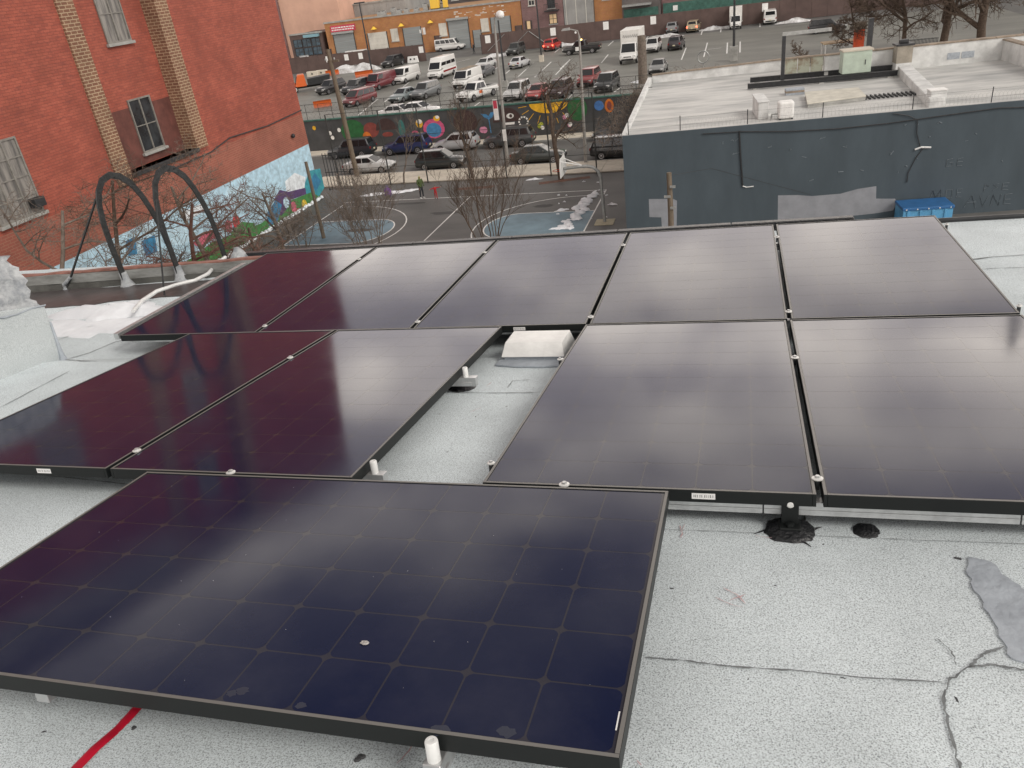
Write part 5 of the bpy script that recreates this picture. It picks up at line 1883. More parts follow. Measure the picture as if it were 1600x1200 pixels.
def car_meshes(kind):
    if kind in CM:
        return CM[kind]
    d = CARDEF[kind]
    parts = []
    # lower body: loft of rounded sections along the length
    b = MB()
    rings = []
    for x, zl, zh, hw in d['body']:
        zm = zl + (zh - zl) * .45
        sec = [(-hw * .86, zl), (hw * .86, zl), (hw * .97, zl + .10), (hw, zm), (hw * .985, zh - .16), (hw * .93, zh - .04), (hw * .78, zh), (-hw * .78, zh), (-hw * .93, zh - .04), (-hw * .985, zh - .16), (-hw, zm), (-hw * .97, zl + .10)]
        rings.append([(x, y, z) for y, z in sec])
    n = 12
    for r_ in rings:
        b.v += r_
    for i in range(len(rings) - 1):
        for k in range(n):
            b.f.append((i * n + k, i * n + (k + 1) % n, (i + 1) * n + (k + 1) % n, (i + 1) * n + k))
    b.f += [tuple(range(n)), tuple((len(rings) - 1) * n + k for k in range(n - 1, -1, -1))]
    parts.append(('body', b.mesh('body', smooth=.75), 'BODY', None))
    x0, x1, t0, t1, zb_, zt, hb, htp = d['cab']
    bq = [(x0, -hb, zb_), (x1, -hb, zb_), (x1, hb, zb_), (x0, hb, zb_)]
    tq = [(t0, -htp, zt), (t1, -htp, zt), (t1, htp, zt), (t0, htp, zt)]
    parts.append(('cabin', MB().hexa(bq, tq).mesh('cabin', smooth=.75, bevel=.06, seg=3), 'BODY', None))
    f_front = (bq[1], bq[2], tq[2], tq[1])
    f_rear = (bq[3], bq[0], tq[0], tq[3])
    f_r = (bq[0], bq[1], tq[1], tq[0])
    f_l = (bq[2], bq[3], tq[3], tq[2])
    vlo = .12 if kind not in ('van', 'highvan', 'passenger_van') else .30
    vhi = .90 if kind != 'highvan' else .62
    parts.append(('windscreen', pane(f_front, .07, .93, .10, vhi).mesh('windscreen'), 'glass_dark', None))
    if kind != 'boxtruck':
        parts.append(('rear_window', pane(f_rear, .12, .88, .35 if kind not in ('sedan', 'pickup') else .15, .88 if kind != 'highvan' else .7).mesh('rear_window'), 'glass_dark', None))
    k = d['win']
    for side, c in (('r', f_r), ('l', f_l)):
        spans = {1: [(.72, .96)], 2: [(.12, .50), (.53, .92)], 3: [(.06, .30), (.33, .62), (.65, .94)], 4: [(.05, .26), (.29, .50), (.53, .70), (.73, .95)]}[k]
        if kind == 'boxtruck':
            spans = [(.25, .88)]
        for a, e_ in spans:
            if side == 'l':
                a, e_ = 1 - e_, 1 - a
            parts.append(('side_window', pane(c, a, e_, vlo, .86 if kind != 'highvan' else .58).mesh('side_window'), 'glass_dark', None))
    fr_, re_ = d['body'][-2], d['body'][1]
    L2 = d['body'][-1][0]
    R2 = d['body'][0][0]
    zf = fr_[1] + (fr_[2] - fr_[1]) * .68
    for s in (-1, 1):
        parts.append(('headlight', MB().box(-.06, .10, -.17, .17, -.075, .075).mesh('headlight', bevel=.03), 'lamp_clear', (L2 - .13, s * (fr_[3] - .20), zf)))
    zr_ = re_[1] + (re_[2] - re_[1]) * .72
    if kind != 'boxtruck':
        for s in (-1, 1):
            parts.append(('taillight', MB().box(-.05, .06, -.12, .12, -.11, .11).mesh('taillight', bevel=.03), 'lamp_red', (R2 + .05, s * (re_[3] - .13), zr_)))
    parts.append(('grille', MB().box(-.05, .03, -.45, .45, -.08, .08).mesh('grille', bevel=.02), 'tyre', (L2 - .03, 0, zf - .08)))
    parts.append(('bumper', MB().box(-.2, .04, -.72, .72, -.09, .09).mesh('bumper', bevel=.04), 'tyre', (L2 - .02, 0, d['body'][-1][1] + .03)))
    if kind != 'boxtruck':
        parts.append(('bumper', MB().box(-.04, .2, -.72, .72, -.09, .09).mesh('bumper', bevel=.04), 'tyre', (R2 + .02, 0, d['body'][0][1] + .04)))
        parts.append(('license_plate', MB().box(-.02, 0, -.16, .16, -.08, .08).mesh('license_plate'), 'plate', (R2 - .012, 0, zr_ - .18)))
    for s in (-1, 1):
        parts.append(('mirror', MB().box(-.06, .07, -.10, .10, -.07, .09).mesh('mirror', bevel=.025), 'BODY', (x1 - .45, s * (hb + .16), zb_ + .10)))
    if kind == 'pickup':
        parts.append(('cargo_bed', MB().box(-2.7, -.95, -.72, .72, 0, .012).mesh('cargo_bed'), 'tyre', (0, 0, 1.142)))
        for s in (-1, 1):
            parts.append(('bed_wall', MB().box(-2.75, -.9, -.07, .07, 0, .10).mesh('bed_wall', bevel=.02), 'BODY', (0, s * .80, 1.13)))
        parts.append(('tailgate', MB().box(-.05, .05, -.86, .86, 0, .11).mesh('tailgate', bevel=.02), 'BODY', (-2.79, 0, 1.10)))
    if 'box' in d:
        q = d['box']
        parts.append(('cargo_box', MB().box(q[0], q[1], -q[2], q[2], q[3], q[4]).mesh('cargo_box', bevel=.04), 'BOX', None))
        parts.append(('chassis', MB().box(q[0], 1.6, -.45, .45, .55, q[3] - .002).mesh('chassis'), 'tyre', None))
    CM[kind] = parts
    return parts


def paint_mat(c, name=None):
    nm = name or 'carpaint_%d_%d_%d' % tuple(int(v * 1000) for v in c)
    if nm not in MATS:
        m, t, b = nodes_of(nm)
        b.inputs['Base Color'].default_value = (*c, 1)
        b.inputs['Roughness'].default_value = .33
        b.inputs['Coat Weight'].default_value = .6
        b.inputs['Coat Roughness'].default_value = .08
        tcn = t.nodes.new('ShaderNodeTexCoord')
        sp = t.nodes.new('ShaderNodeSeparateXYZ')
        t.links.new(tcn.outputs['Object'], sp.inputs[0])
        nn = t.nodes.new('ShaderNodeTexNoise')
        nn.inputs['Scale'].default_value = 2.5
        t.links.new(tcn.outputs['Object'], nn.inputs['Vector'])
        ad = t.nodes.new('ShaderNodeMath')
        ad.operation = 'MULTIPLY_ADD'
        ad.inputs[1].default_value = .5
        t.links.new(nn.outputs['Fac'], ad.inputs[0])
        t.links.new(sp.outputs[2], ad.inputs[2])
        mr = t.nodes.new('ShaderNodeMapRange')
        mr.inputs[1].default_value = .35
        mr.inputs[2].default_value = .85
        mr.inputs[3].default_value = .55
        mr.inputs[4].default_value = 0
        t.links.new(ad.outputs[0], mr.inputs[0])
        mxn = t.nodes.new('ShaderNodeMixRGB')           # winter road grime on the sills
        t.links.new(mr.outputs[0], mxn.inputs[0])
        mxn.inputs[1].default_value = (*c, 1)
        mxn.inputs[2].default_value = (.11, .105, .095, 1)
        t.links.new(mxn.outputs[0], b.inputs['Base Color'])
        MATS[nm] = m
    return MATS[nm]


def car(kind, col, x, y, z, heading, label, cat='car', group='parked cars', box=None, name=None, scale=1.0, lights=None):
    """heading: direction of the bonnet, degrees from +X counter-clockwise"""
    d = CARDEF[kind]
    e_ = empty(name or {'boxtruck': 'box_truck', 'pickup': 'pickup_truck', 'highvan': 'cargo_van', 'van': 'cargo_van', 'passenger_van': 'passenger_van'}.get(kind, 'parked_car'), (x, y, z + .006), math.radians(heading), label, cat, group)
    e_.scale = (scale,) * 3
    pm_ = paint_mat(col)
    bodyo = None
    for nm, me, mt, loc_ in car_meshes(kind):
        m_ = pm_ if mt == 'BODY' else (box or MATS['white_paint']) if mt == 'BOX' else MATS[mt]
        if lights and nm == 'taillight':
            m_ = MATS['brake_lit']
        o_ = link(nm, me, m_, e_, loc_)
    ty, rm = wheel_meshes(d['wr'])
    hw = max(q[3] for q in d['body'])
    for wx in d['wx']:
        for s in (-1, 1):
            wl = empty('wheel', (wx, s * (hw - .085), d['wr']))
            wl.parent = e_
            link('tyre', ty, MATS['tyre'], wl)
            link('rim', rm, MATS['rim'], wl)
    return e_


WHT, BLK, SIL, GRY, DGR, MAR, NAV, RED, TAN = (.68, .68, .66), (.012, .013, .014), (.40, .41, .41), (.16, .165, .17), (.055, .058, .06), (.13, .018, .025), (.015, .025, .085), (.42, .025, .02), (.36, .30, .20)
emit_mat('brake_lit', (1.0, .09, .04), 6.0)
emit_mat('amber_lit', (1.0, .62, .18), 5.0)
# --- street, near kerb (bonnets to the right) and far kerb (bonnets to the left)
SY, FY = 65.0, 72.1
SG = 'cars parked along the street'
car('sedan', (.46, .465, .46), -31.9, SY, G, 2, 'silver sedan parked at the near kerb beside the leaning pole', group=SG)
car('hatch', (.018, .022, .022), -25.0, SY, G, 2, 'dark hatchback at the near kerb behind the person in green', group=SG)
car('sedan', (.030, .038, .036), -16.2, SY, G, 1, 'dark green sedan at the near kerb behind the backboard', group=SG)
car('suv', (.014, .016, .018), -9.3, SY, G, 0, 'black suv half hidden by the blue-grey building, rear light showing', group=SG)
car('suv', (.020, .024, .03), -36.9, FY, G, 180, 'dark suv at the far kerb behind the leaning pole', group=SG)
car('suv', NAV, -31.0, FY, G, 180, 'navy blue suv parked at the far kerb', group=SG)
car('hatch', (.38, .385, .39), -25.9, FY, G, 180, 'silver crossover at the far kerb under the painted blue flower', group=SG)
car('suv', DGR, -20.6, FY, G, 180, 'charcoal suv at the far kerb under the painted face', group=SG)
car('sedan', (.05, .055, .058), -10.4, FY, G, 180, 'dark sedan at the far kerb beside the vines', group=SG)


def lotcar(kind, col, u, v, heading, label, dy=0, **kw):
    p = gp(u, v, LOT)
    L = CARDEF[kind]['L'] / 2
    hd = math.radians(heading)
    # the pixel marks the middle of the end that faces us
    off = Vector((math.cos(hd), math.sin(hd), 0)) * L
    s = 1 if off.y < 0 else -1
    c = Vector((p.x, p.y, 0)) - off * s
    if abs(off.y) < .6 * L:
        c = Vector((p.x, p.y + .9, 0))
    return car(kind, col, c.x, c.y, LOT, heading, label, group=kw.pop('group', 'vehicles in the parking lot'), **kw)


DN = -96      # bonnets towards us, along the stall lines
UP = 84
lotcar('van', WHT, 620, 133, -100, 'white cargo van between the maroon van and the ambulance-style van', cat='van')
hv = lotcar('highvan', WHT, 677, 126, -98, 'tall white van with a red side stripe', cat='van')
for s in (-1, 1):
    MB().box(-2.6, 1.4, s * 1.012 - .006, s * 1.012 + .006, .80, 1.02).build('red_stripe', MATS['lamp_red'], hv)
lotcar('van', MAR, 578, 143, -104, 'maroon cargo van left of the white cargo van', cat='van')
lotcar('minivan', (.16, .03, .035), 542, 169, -106, 'dark red minivan close behind the wall fence at the left', cat='van')
lotcar('sedan', (.20, .235, .24), 615, 163, -104, 'grey-green sedan right of the dark red minivan')
lotcar('suv', (.15, .16, .165), 650, 158, -102, 'dark grey suv beside the grey-green sedan')
v2 = lotcar('van', WHT, 716, 140, -100, 'white van carrying bundled rods on its roof', cat='van')
rl = empty('rod_load', label='bundle of pale rods lying on a white van roof', cat='load')
rl.location = v2.location + Vector((0, 0, 2.07))
rl.rotation_euler = v2.rotation_euler
for k in range(9):
    MB().tube([(-2.5, -.6 + k * .14, .03), (0, -.6 + k * .14, .05), (1.3, -.55 + k * .13, .03)], .03, 5).build('rod', MATS['coping_brown'], rl)
for q in (-2.0, 0, 1.0):
    MB().box(q - .04, q + .04, -.8, .8, -.03, -.001).build('roof_bar', MATS['dark_steel'], rl)
pk = lotcar('pickup', WHT, 722, 162, -112, 'white pickup truck with an orange mark on its door, behind the fence', cat='truck')
for s in (-1, 1):
    MB().box(.2, .8, s * 1.0 - .006, s * 1.0 + .006, .70, 1.02).build('orange_mark', mat('orange_mark', (.6, .13, .03), .5), pk)
lotcar('sedan', (.56, .57, .57), 748, 111, -100, 'white sedan nearest the entry road')
lotcar('sedan', (.10, .105, .11), 744, 124, -100, 'grey sedan half hidden behind the white van with rods')
lotcar('suv', BLK, 602, 107, -104, 'black suv in front of the brown fence by the white barrier')
lotcar('suv', (.02, .02, .022), 500, 150, -108, 'black suv next to the orange truck')
lotcar('suv', (.025, .027, .03), 540, 150, -106, 'dark suv left of the maroon van')
lotcar('suv', (.045, .05, .05), 798, 88, -98, 'dark grey suv parked against the brown fence at the entry')
lotcar('sedan', (.50, .51, .52), 803, 109, 82, 'silver sedan seen from behind in the middle of the lot')
lotcar('suv', RED, 857, 81, 84, 'red car with its brake lights glowing', lights=True)
pc = lotcar('pickup', BLK, 908, 85, 178, 'black pickup truck with white doors standing sideways', cat='truck')
for s in (-1, 1):
    MB().box(-.1, .75, s * .995 - .008, s * .995 + .008, .52, 1.06).build('white_door', MATS['white_paint'], pc)
MB().box(.0, .25, -.6, .6, 1.885, 1.98).build('light_bar', MATS['amber_lit'], pc)
mat('truck_box', (.70, .69, .66), .5, var=.1, vscale=1.5)
bt = lotcar('boxtruck', WHT, 981, 101, -92, 'big white box truck with scrawls above its cab', cat='truck', box=MATS['truck_box'], scale=1.08)
for k in range(7):
    a = -.8 + k * .26
    MB().tube([(.995, a - .05, 2.75), (.995, a + .1, 3.05), (.995, a + .16, 2.72)], .02, 4).build('scrawl', MATS['dark_steel'], bt)
lotcar('suv', (.60, .60, .59), 1016, 84, -94, 'white suv just right of the big box truck')
lotcar('suv', (.04, .035, .04), 1053, 80, 86, 'dark suv with snow on its roof, rear towards us')
lotcar('suv', (.22, .225, .23), 1049, 54, 86, 'grey suv by the brown fence, left of the tan one')
yt = lotcar('suv', TAN, 1081, 52, 86, 'tan suv with glowing amber rear lights', lights=True)
lotcar('boxtruck', WHT, 1149, 47, -90, 'white box truck backed against the brown fence', cat='truck', box=MATS['truck_box'], scale=.85)
lotcar('van', WHT, 1203, 39, 90, 'white van seen from behind near the orange ladder', cat='van')
lotcar('suv', BLK, 1292, 52, 2, 'black suv standing sideways behind the mint cabinet')
lotcar('suv', (.24, .05, .05), 912, 138, -96, 'faded red suv next to the black one above the painted flowers')
lotcar('suv', (.03, .033, .035), 940, 147, -96, 'black suv at the wall fence above the painted flowers')
lotcar('suv', (.48, .485, .48), 797, 160, -97, 'white suv at the wall fence behind the street lamp')
lotcar('sedan', (.36, .07, .065), 830, 160, -97, 'light red car at the wall fence above the painted sun')
lotcar('suv', (.05, .03, .035), 865, 158, -96, 'dark maroon suv at the wall fence above the painted sun')
lotcar('sedan', (.62, .62, .61), 622, 188, -8, 'white car mostly hidden behind the wall, left one')
lotcar('sedan', (.62, .62, .61), 652, 184, -8, 'white car mostly hidden behind the wall, right one')
lotcar('sedan', (.20, .205, .20), 1025, 118, -92, 'grey car behind the bare vines near the box truck')
# beyond the brown fence
car('passenger_van', WHT, gp(702, 80, LOT).x, gp(702, 80, LOT).y + 1.0, LOT, 2, 'white passenger van driving past the orange warehouse', 'van', 'vans on the side road')
car('passenger_van', WHT, -71.0, 147.5, LOT, 182, 'white van behind the brown fence below the red sign', 'van', 'vans on the side road')
car('van', WHT, -81.5, 148.0, LOT, -60, 'white van in front of the blue shopfront', 'van', 'vans on the side road')

# orange work truck and plough gear at the left of the lot
p = gp(484, 143, LOT)
ot = empty('work_truck', (p.x - .4, p.y + 1.5, LOT), math.radians(-150), 'orange work truck partly hidden by the brick building', 'truck')
om = paint_mat((.60, .11, .015))
MB().box(-2.8, 2.2, -.45, .45, .5, .75).build('chassis', MATS['tyre'], ot)
MB().hexa([(.6, -1.0, .75), (2.3, -1.0, .75), (2.3, 1.0, .75), (.6, 1.0, .75)], [(.7, -.9, 2.4), (1.7, -.9, 2.4), (1.7, .9, 2.4), (.7, .9, 2.4)]).build('cab', om, ot, bevel=.08)
MB().box(2.2, 3.2, -.9, .9, .7, 1.35).build('hood', om, ot, bevel=.12, seg=3)
MB().hexa([(1.78, -.8, 1.6), (2.2, -.9, 1.2), (2.2, .9, 1.2), (1.78, .8, 1.6)], [(1.74, -.8, 2.2), (1.9, -.9, 2.15), (1.9, .9, 2.15), (1.74, .8, 2.2)]).build('windscreen', MATS['glass_dark'], ot)
MB().hexa([(-2.8, -1.0, .8), (.4, -1.0, .8), (.4, 1.0, .8), (-2.8, 1.0, .8)], [(-3.0, -1.1, 1.9), (.4, -1.1, 1.7), (.4, 1.1, 1.7), (-3.0, 1.1, 1.9)]).build('tipper_body', MATS['dark_steel'], ot, bevel=.03)
ty, rm = wheel_meshes(.46)
for wx in (-1.8, 2.4):
    for s in (-1, 1):
        wl = empty('wheel', (wx, s * .92, .46))
        wl.parent = ot
        link('tyre', ty, MATS['tyre'], wl)
        link('rim', rm, MATS['white_paint'], wl)
for (u, v, lab, sc_) in ((570, 122, 'orange snow plough blade leaning among the dark cars', 1.0), (505, 168, 'low orange plough frame behind the fence at the left', .8), (520, 118, 'rusty plough blade on the snowy pile by the brown fence', .8)):
    p = gp(u, v, LOT)
    pg = empty('plough_blade', (p.x, p.y, LOT), math.radians(25), lab, 'plough')
    pg.scale = (sc_,) * 3
    prof = [(0, .05), (.12, .3), (.15, .6), (.08, .9), (-.08, 1.1)]
    b = MB()
    for x_ in (-1.4, 1.4):
        b.v += [(x_, q[0], q[1]) for q in prof] + [(x_, q[0] + .06, q[1]) for q in prof]
    for i in range(4):
        b.f += [(i, i + 1, 11 + i, 10 + i), (5 + i, 15 + i, 16 + i, 6 + i)]
    b.f += [(0, 10, 15, 5), (4, 9, 19, 14)]
    b.build('blade', om, pg)
    for q in (-.9, 0, .9):
        MB().box(q - .05, q + .05, .16, 1.2, .3, .42).build('push_arm', om if q else MATS['dark_steel'], pg)
    MB().box(-1.0, 1.0, 1.2, 1.35, .25, .5).build('mount', om, pg, bevel=.02)
# ================================================================== far side of the lot: fences and buildings
brick_mat('orange_brick', (0.46, 0.22, 0.085), (0.42, 0.19, 0.07), (0.40, 0.24, 0.12), bw=.6, bh=.25, dirt=.3, streak=(.36, .13, .09))
brick_mat('plum_brick', (0.20, 0.115, 0.115), (0.24, 0.14, 0.135), (0.25, 0.19, 0.18), bw=.5, bh=.2, dirt=.3)
mat('fence_brown', (0.105, 0.070, 0.062), .8, var=.2, vscale=.6)
mat('shutter', (0.26, 0.28, 0.28), .6, var=.15, vscale=.8, bump=.4, bscale=3, stretch=(.2, 1, 6))
mat('stucco_pink', (0.58, 0.36, 0.27), .85, var=.12, vscale=.25)
mat('grey_block', (0.30, 0.30, 0.29), .85, var=.2, vscale=.3)
mat('dark_block', (0.13, 0.115, 0.11), .85, var=.25, vscale=.3)
mat('lit_window', (0.75, 0.55, 0.32), .6)
mat('ivory', (0.60, 0.58, 0.52), .7, var=.12, vscale=1)


def board_fence(label, x0, x1, y0, y1, h, n):
    f = empty('board_fence', (x0, y0, LOT), math.atan2(y1 - y0, x1 - x0), label, 'fence')
    L = math.hypot(x1 - x0, y1 - y0)
    for k in range(n):
        MB().box(L * k / n + .01, L * (k + 1) / n - .01, 0, .08, .05, h).build('panel', MATS['fence_brown'], f, bevel=.01, seg=1)
        MB().box(L * k / n - .06, L * k / n + .06, .081, .2, 0, h + .05).build('post', MATS['dark_steel'], f)
    return f, L


fa, La = board_fence('brown board fence left of the lot entry', -80, -52.3, 137.6, 137.0, 2.7, 12)
fb_, Lb = board_fence('long brown board fence right of the lot entry', -42.6, 30, 138.5, 145.5, 3.1, 30)
for q in (8.5, 12.2, 15.0, 26.6):
    MB().box(q, q + .8, -.03, -.001, 1.4, 2.4).build('notice', MATS['white_paint'], fa)
for q in (.8, 12.0, 20.8, 28.5, 46.0):
    MB().box(q, q + .9, -.03, -.001, 1.7, 2.9).build('notice', MATS['white_paint'], fb_)
o = MB().lathe([(.18, 0), (.18, .04)], 12, (16.2, -.05, 1.8), 'y').build('round_notice', MATS['white_paint'], fb_)
# concrete blocks at the foot of the left fence
for u, v in ((490, 121), (504, 119)):
    p = gp(u, v, LOT)
    e_ = empty('concrete_block', (p.x, p.y, LOT), .05, 'pale concrete block at the foot of the left brown fence, ' + ('left one' if u < 500 else 'right one'), 'block', 'concrete blocks')
    MB().box(-1.0, 1.0, -.3, .3, 0, 1.0).build('block_body', MATS['concrete'], e_, bevel=.05)
    MB().lathe([(.14, 0), (.14, -.03)], 10, (0, -.3, .6), 'y').build('lifting_hole', MATS['tyre'], e_)
p = gp(646, 98, LOT)
e_ = empty('traffic_barrier', (p.x, p.y, LOT), 0, 'white plastic traffic barrier at the end of the left brown fence', 'barrier')
MB().hexa([(-1, -.3, 0), (1, -.3, 0), (1, .3, 0), (-1, .3, 0)], [(-.9, -.12, 1.05), (.9, -.12, 1.05), (.9, .12, 1.05), (-.9, .12, 1.05)]).build('barrier_body', MATS['white_paint'], e_, bevel=.05)
for q in (-.35, .35):
    MB().lathe([(.15, -.2), (.15, -.24)], 10, (q, 0, .6), 'y').build('hole', MATS['tyre'], e_)
# crossed braces on the gate end of the right fence
for a, c in (((1.0, .4), (4.2, 2.8)), ((5.0, .4), (8.2, 2.8)), ((8.4, 2.8), (11.4, .4))):
    MB().tube([(a[0], -.06, a[1]), (c[0], -.06, c[1])], .05, 5).build('brace', MATS['galv'], fb_)

FY2 = 153.0


def fbuild(name, label, x0, x1, y0, y1, h, m, cat='building'):
    e_ = empty(name, (x0, y0, LOT), 0, label, cat)
    MB().box(0, x1 - x0, 0, y1 - y0, 0, h).build('wall', MATS[m] if isinstance(m, str) else m, e_)
    MB().box(-.1, x1 - x0 + .1, -.12, .35, h + .001, h + .28).build('coping', MATS['concrete_grey'], e_)
    return e_


def fwin(e_, x, z, w_, h, frame='white_paint', glass='glass_window', mull=1, sill=True):
    wn = empty('window', (x, 0, z))
    wn.parent = e_
    MB().box(.08, w_ - .08, -.045, -.02, .08, h - .08).build('pane', MATS[glass], wn)
    f = MB().box(0, w_, -.09, -.002, 0, .1).box(0, w_, -.09, -.002, h - .1, h).box(0, .1, -.09, -.002, .1, h - .1).box(w_ - .1, w_, -.09, -.002, .1, h - .1)
    for i in range(1, mull + 1):
        q = w_ * i / (mull + 1)
        f.box(q - .035, q + .035, -.085, -.02, .1, h - .1)
    f.box(.1, w_ - .1, -.08, -.022, h * .5 - .035, h * .5 + .035)
    f.build('frame', MATS[frame], wn)
    if sill:
        MB().box(-.12, w_ + .12, -.2, -.003, -.14, -.001).build('sill', MATS['concrete_grey'], wn)
    return wn


def fdoor(e_, x, w_, h, m='shutter', hood=True, slats=8):
    d = empty('door', (x, 0, 0))
    d.parent = e_
    for k in range(slats):
        MB().box(0, w_, -.05 - .012 * (k % 2), -.002, h * k / slats + .005, h * (k + 1) / slats - .005).build('slat', MATS[m], d)
    MB().box(-.12, 0, -.1, -.001, 0, h).build('jamb', MATS['dark_steel'], d)
    MB().box(w_, w_ + .12, -.1, -.001, 0, h).build('jamb', MATS['dark_steel'], d)
    if hood:
        MB().box(-.2, w_ + .2, -.5, -.001, h + .001, h + .45).build('roller_box', MATS['galv'], d, bevel=.1)
    return d


X0w = -78.4
wh = fbuild('warehouse', 'long orange brick warehouse with roller shutters beyond the lot', X0w, -38.7, FY2, FY2 + 24, 7.0, 'orange_brick')
fdoor(wh, -76.9 - X0w, 4.3, 4.9)
fdoor(wh, -62.2 - X0w, 3.6, 4.7, hood=False)
fdoor(wh, -53.0 - X0w, 3.9, 5.0)
fdoor(wh, -44.6 - X0w, 3.7, 4.8, hood=False)
fdoor(wh, -69.6 - X0w, 3.9, 4.5, 'ivory', hood=False)
fdoor(wh, -48.3 - X0w, 1.5, 3.0, hood=False, slats=4)
fdoor(wh, -56.0 - X0w, 1.2, 2.8, 'fence_brown', hood=False, slats=3)
fdoor(wh, -40.0 - X0w, 1.1, 3.0, 'fence_brown', hood=False, slats=3)
fdoor(wh, -79.6 + 2 - X0w - .9, .4, 2.5, 'fence_brown', hood=False, slats=2)
for x in (-64.8, -54.9, -46.6):
    fwin(wh, x - X0w, 2.6, 1.5, 2.2, 'ivory', 'ivory')
mat('sign_red', (.52, .05, .09), .6, var=.15, vscale=1)
MB().box(-77.2 - X0w, -71.9 - X0w, -.22, -.003, 5.4, 6.5).build('red_sign', MATS['sign_red'], wh)
r_ = random.Random(4)
for row in (5.62, 6.02):
    x = -76.9
    while x < -72.4:
        w_ = r_.uniform(.18, .5)
        MB().box(x - X0w, x + w_ - X0w, -.235, -.221, row, row + .2).build('sign_lettering', MATS['white_paint'], wh)
        x += w_ + .12
mat('yellow_shade', (.80, .52, .06), .5)
for x in (-67.9, -62.2, -56.3):
    MB().lathe([(.12, .5), (.25, .35), (.55, .05), (.6, 0)], 12, (x - X0w, -.6, 5.1)).build('lamp_shade', MATS['yellow_shade'], wh)
    MB().tube([(x - X0w, -.6, 5.6), (x - X0w, -.3, 5.75), (x - X0w, 0, 5.6)], .04, 5).build('lamp_arm', MATS['dark_steel'], wh)
for k in range(24):
    x, z = r_.uniform(-52, -42), r_.uniform(5.2, 6.8)
    MB().box(x - X0w, x + r_.uniform(.2, .9), -.012, -.002, z, z + r_.uniform(.06, .2)).build('chipped_paint', MATS['ivory'], wh) if x + .9 < -40 and False else \
        MB().box(x - X0w, x - X0w + r_.uniform(.2, .9), -.012, -.002, z, z + r_.uniform(.06, .2)).build('chipped_paint', MATS['ivory'], wh)
for x in (-58.2, -58.9):
    MB().box(x - X0w, x - X0w + .5, -.06, -.002, 3.2, 4.4).build('notice', MATS['white_paint'], wh)
# clutter on the warehouse roof
for k in range(9):
    x = -68 + k * 1.6 + r_.uniform(-.4, .4)
    p_ = empty('roof_unit', (x, FY2 + 2 + r_.uniform(0, 2), LOT + 7.0), 0, f'small grey roof unit on the orange warehouse, number {k + 1} counted from the left', 'roof unit', 'units on the warehouse roof')
    p_['label'] = 'small grey unit in the row on the warehouse roof'
    hh = r_.uniform(.7, 1.3)
    MB().box(-.5, .5, -.4, .4, 0, hh).build('casing', MATS['galv'], p_, bevel=.06)
    MB().lathe([(.32, 0), (.3, .08), (.05, .1)], 10, (0, 0, hh + .001)).build('fan', MATS['dark_steel'], p_)
yl = empty('roof_lift', (-54.6, FY2 + 3, LOT + 7.0), 0, 'yellow lift machine on the warehouse roof', 'lift')
MB().box(-2.3, -.6, -.7, .7, .3, 2.0).build('lift_body', MATS['yellow_shade'], yl, bevel=.1)
MB().box(.2, 1.0, -.4, .4, .2, 3.4).build('mast', MATS['yellow_shade'], yl, bevel=.05)
MB().box(-2.2, 1.0, -.6, .6, 0, .299).build('tracks', MATS['tyre'], yl)

# rowhouse and other fronts to the right
rw = fbuild('rowhouse', 'plum brick rowhouse with a small balcony, right of the warehouse', -38.6, -30.9, FY2, FY2 + 16, 12.5, 'plum_brick')
fdoor(rw, .6, 1.0, 3.6, 'fence_brown', hood=False, slats=3)
MB().box(.8, 1.4, -.08, -.064, 2.2, 3.5).build('door_light', MATS['lit_window'], rw)
fwin(rw, 5.0, 2.6, 1.5, 1.7, 'dark_steel', 'lit_window')
fwin(rw, 4.9, 5.2, 1.4, 2.6, 'dark_steel')
fwin(rw, 1.4, 6.0, 1.2, 1.7, 'ivory')
fwin(rw, 1.4, 9.0, 1.2, 1.7, 'ivory')
fwin(rw, 5.2, 9.0, 1.2, 1.7, 'ivory')
MB().box(4.4, 7.0, -1.0, -.001, 4.75, 4.9).build('balcony_floor', MATS['dark_steel'], rw)
for k in range(11):
    MB().box(4.4 + k * .255, 4.44 + k * .255, -1.0, -.96, 4.901, 5.9).build('baluster', MATS['dark_steel'], rw)
MB().box(4.4, 7.0, -1.02, -.94, 5.901, 5.98).build('handrail', MATS['dark_steel'], rw)
gb = fbuild('grey_house', 'pale grey rendered house right of the plum rowhouse', -30.8, -25.5, FY2, FY2 + 16, 11, 'grey_block')
for k in range(3):
    MB().box(.4 + k * 1.8, .5 + k * 1.8, -.04, -.002, 0, 11).build('pilaster_strip', MATS['ivory'], gb)
og = fbuild('ochre_house', 'ochre walled house front between the grey house and the dark shop', -25.4, -20.4, FY2 + 1, FY2 + 16, 11, 'orange_brick')
fwin(og, 1.5, 5.5, 1.4, 1.8, 'ivory')
dk = fbuild('dark_shop', 'dark shop front with a pale canopy beyond the right brown fence', -20.3, -13.6, FY2, FY2 + 16, 11.5, 'dark_block')
MB().box(.2, 5.2, -1.8, -.001, 4.1, 4.4).build('canopy', MATS['galv'], dk)
MB().box(.3, 6.3, -.12, -.002, 0, 3.6).build('shop_front', MATS['coping_green'], dk)
for q in (.8, 3.8):
    fwin(dk, q, 6.5, 1.4, 2.2, 'ivory')
rb = fbuild('brick_shop', 'red-brown brick shop with dark green frontage at the top of the picture', -13.5, 8, FY2 + .5, FY2 + 18, 12, 'plum_brick')
MB().box(.3, 21, -.2, -.002, 0, 3.9).build('green_front', MATS['coping_green'], rb)
for q in range(6):
    fwin(rb, 1.2 + q * 3.4, 4.8, 2.2, 2.4, 'ivory')
MB().box(2, 2.8, -.25, -.201, 2.6, 3.4).build('notice', MATS['white_paint'], rb)
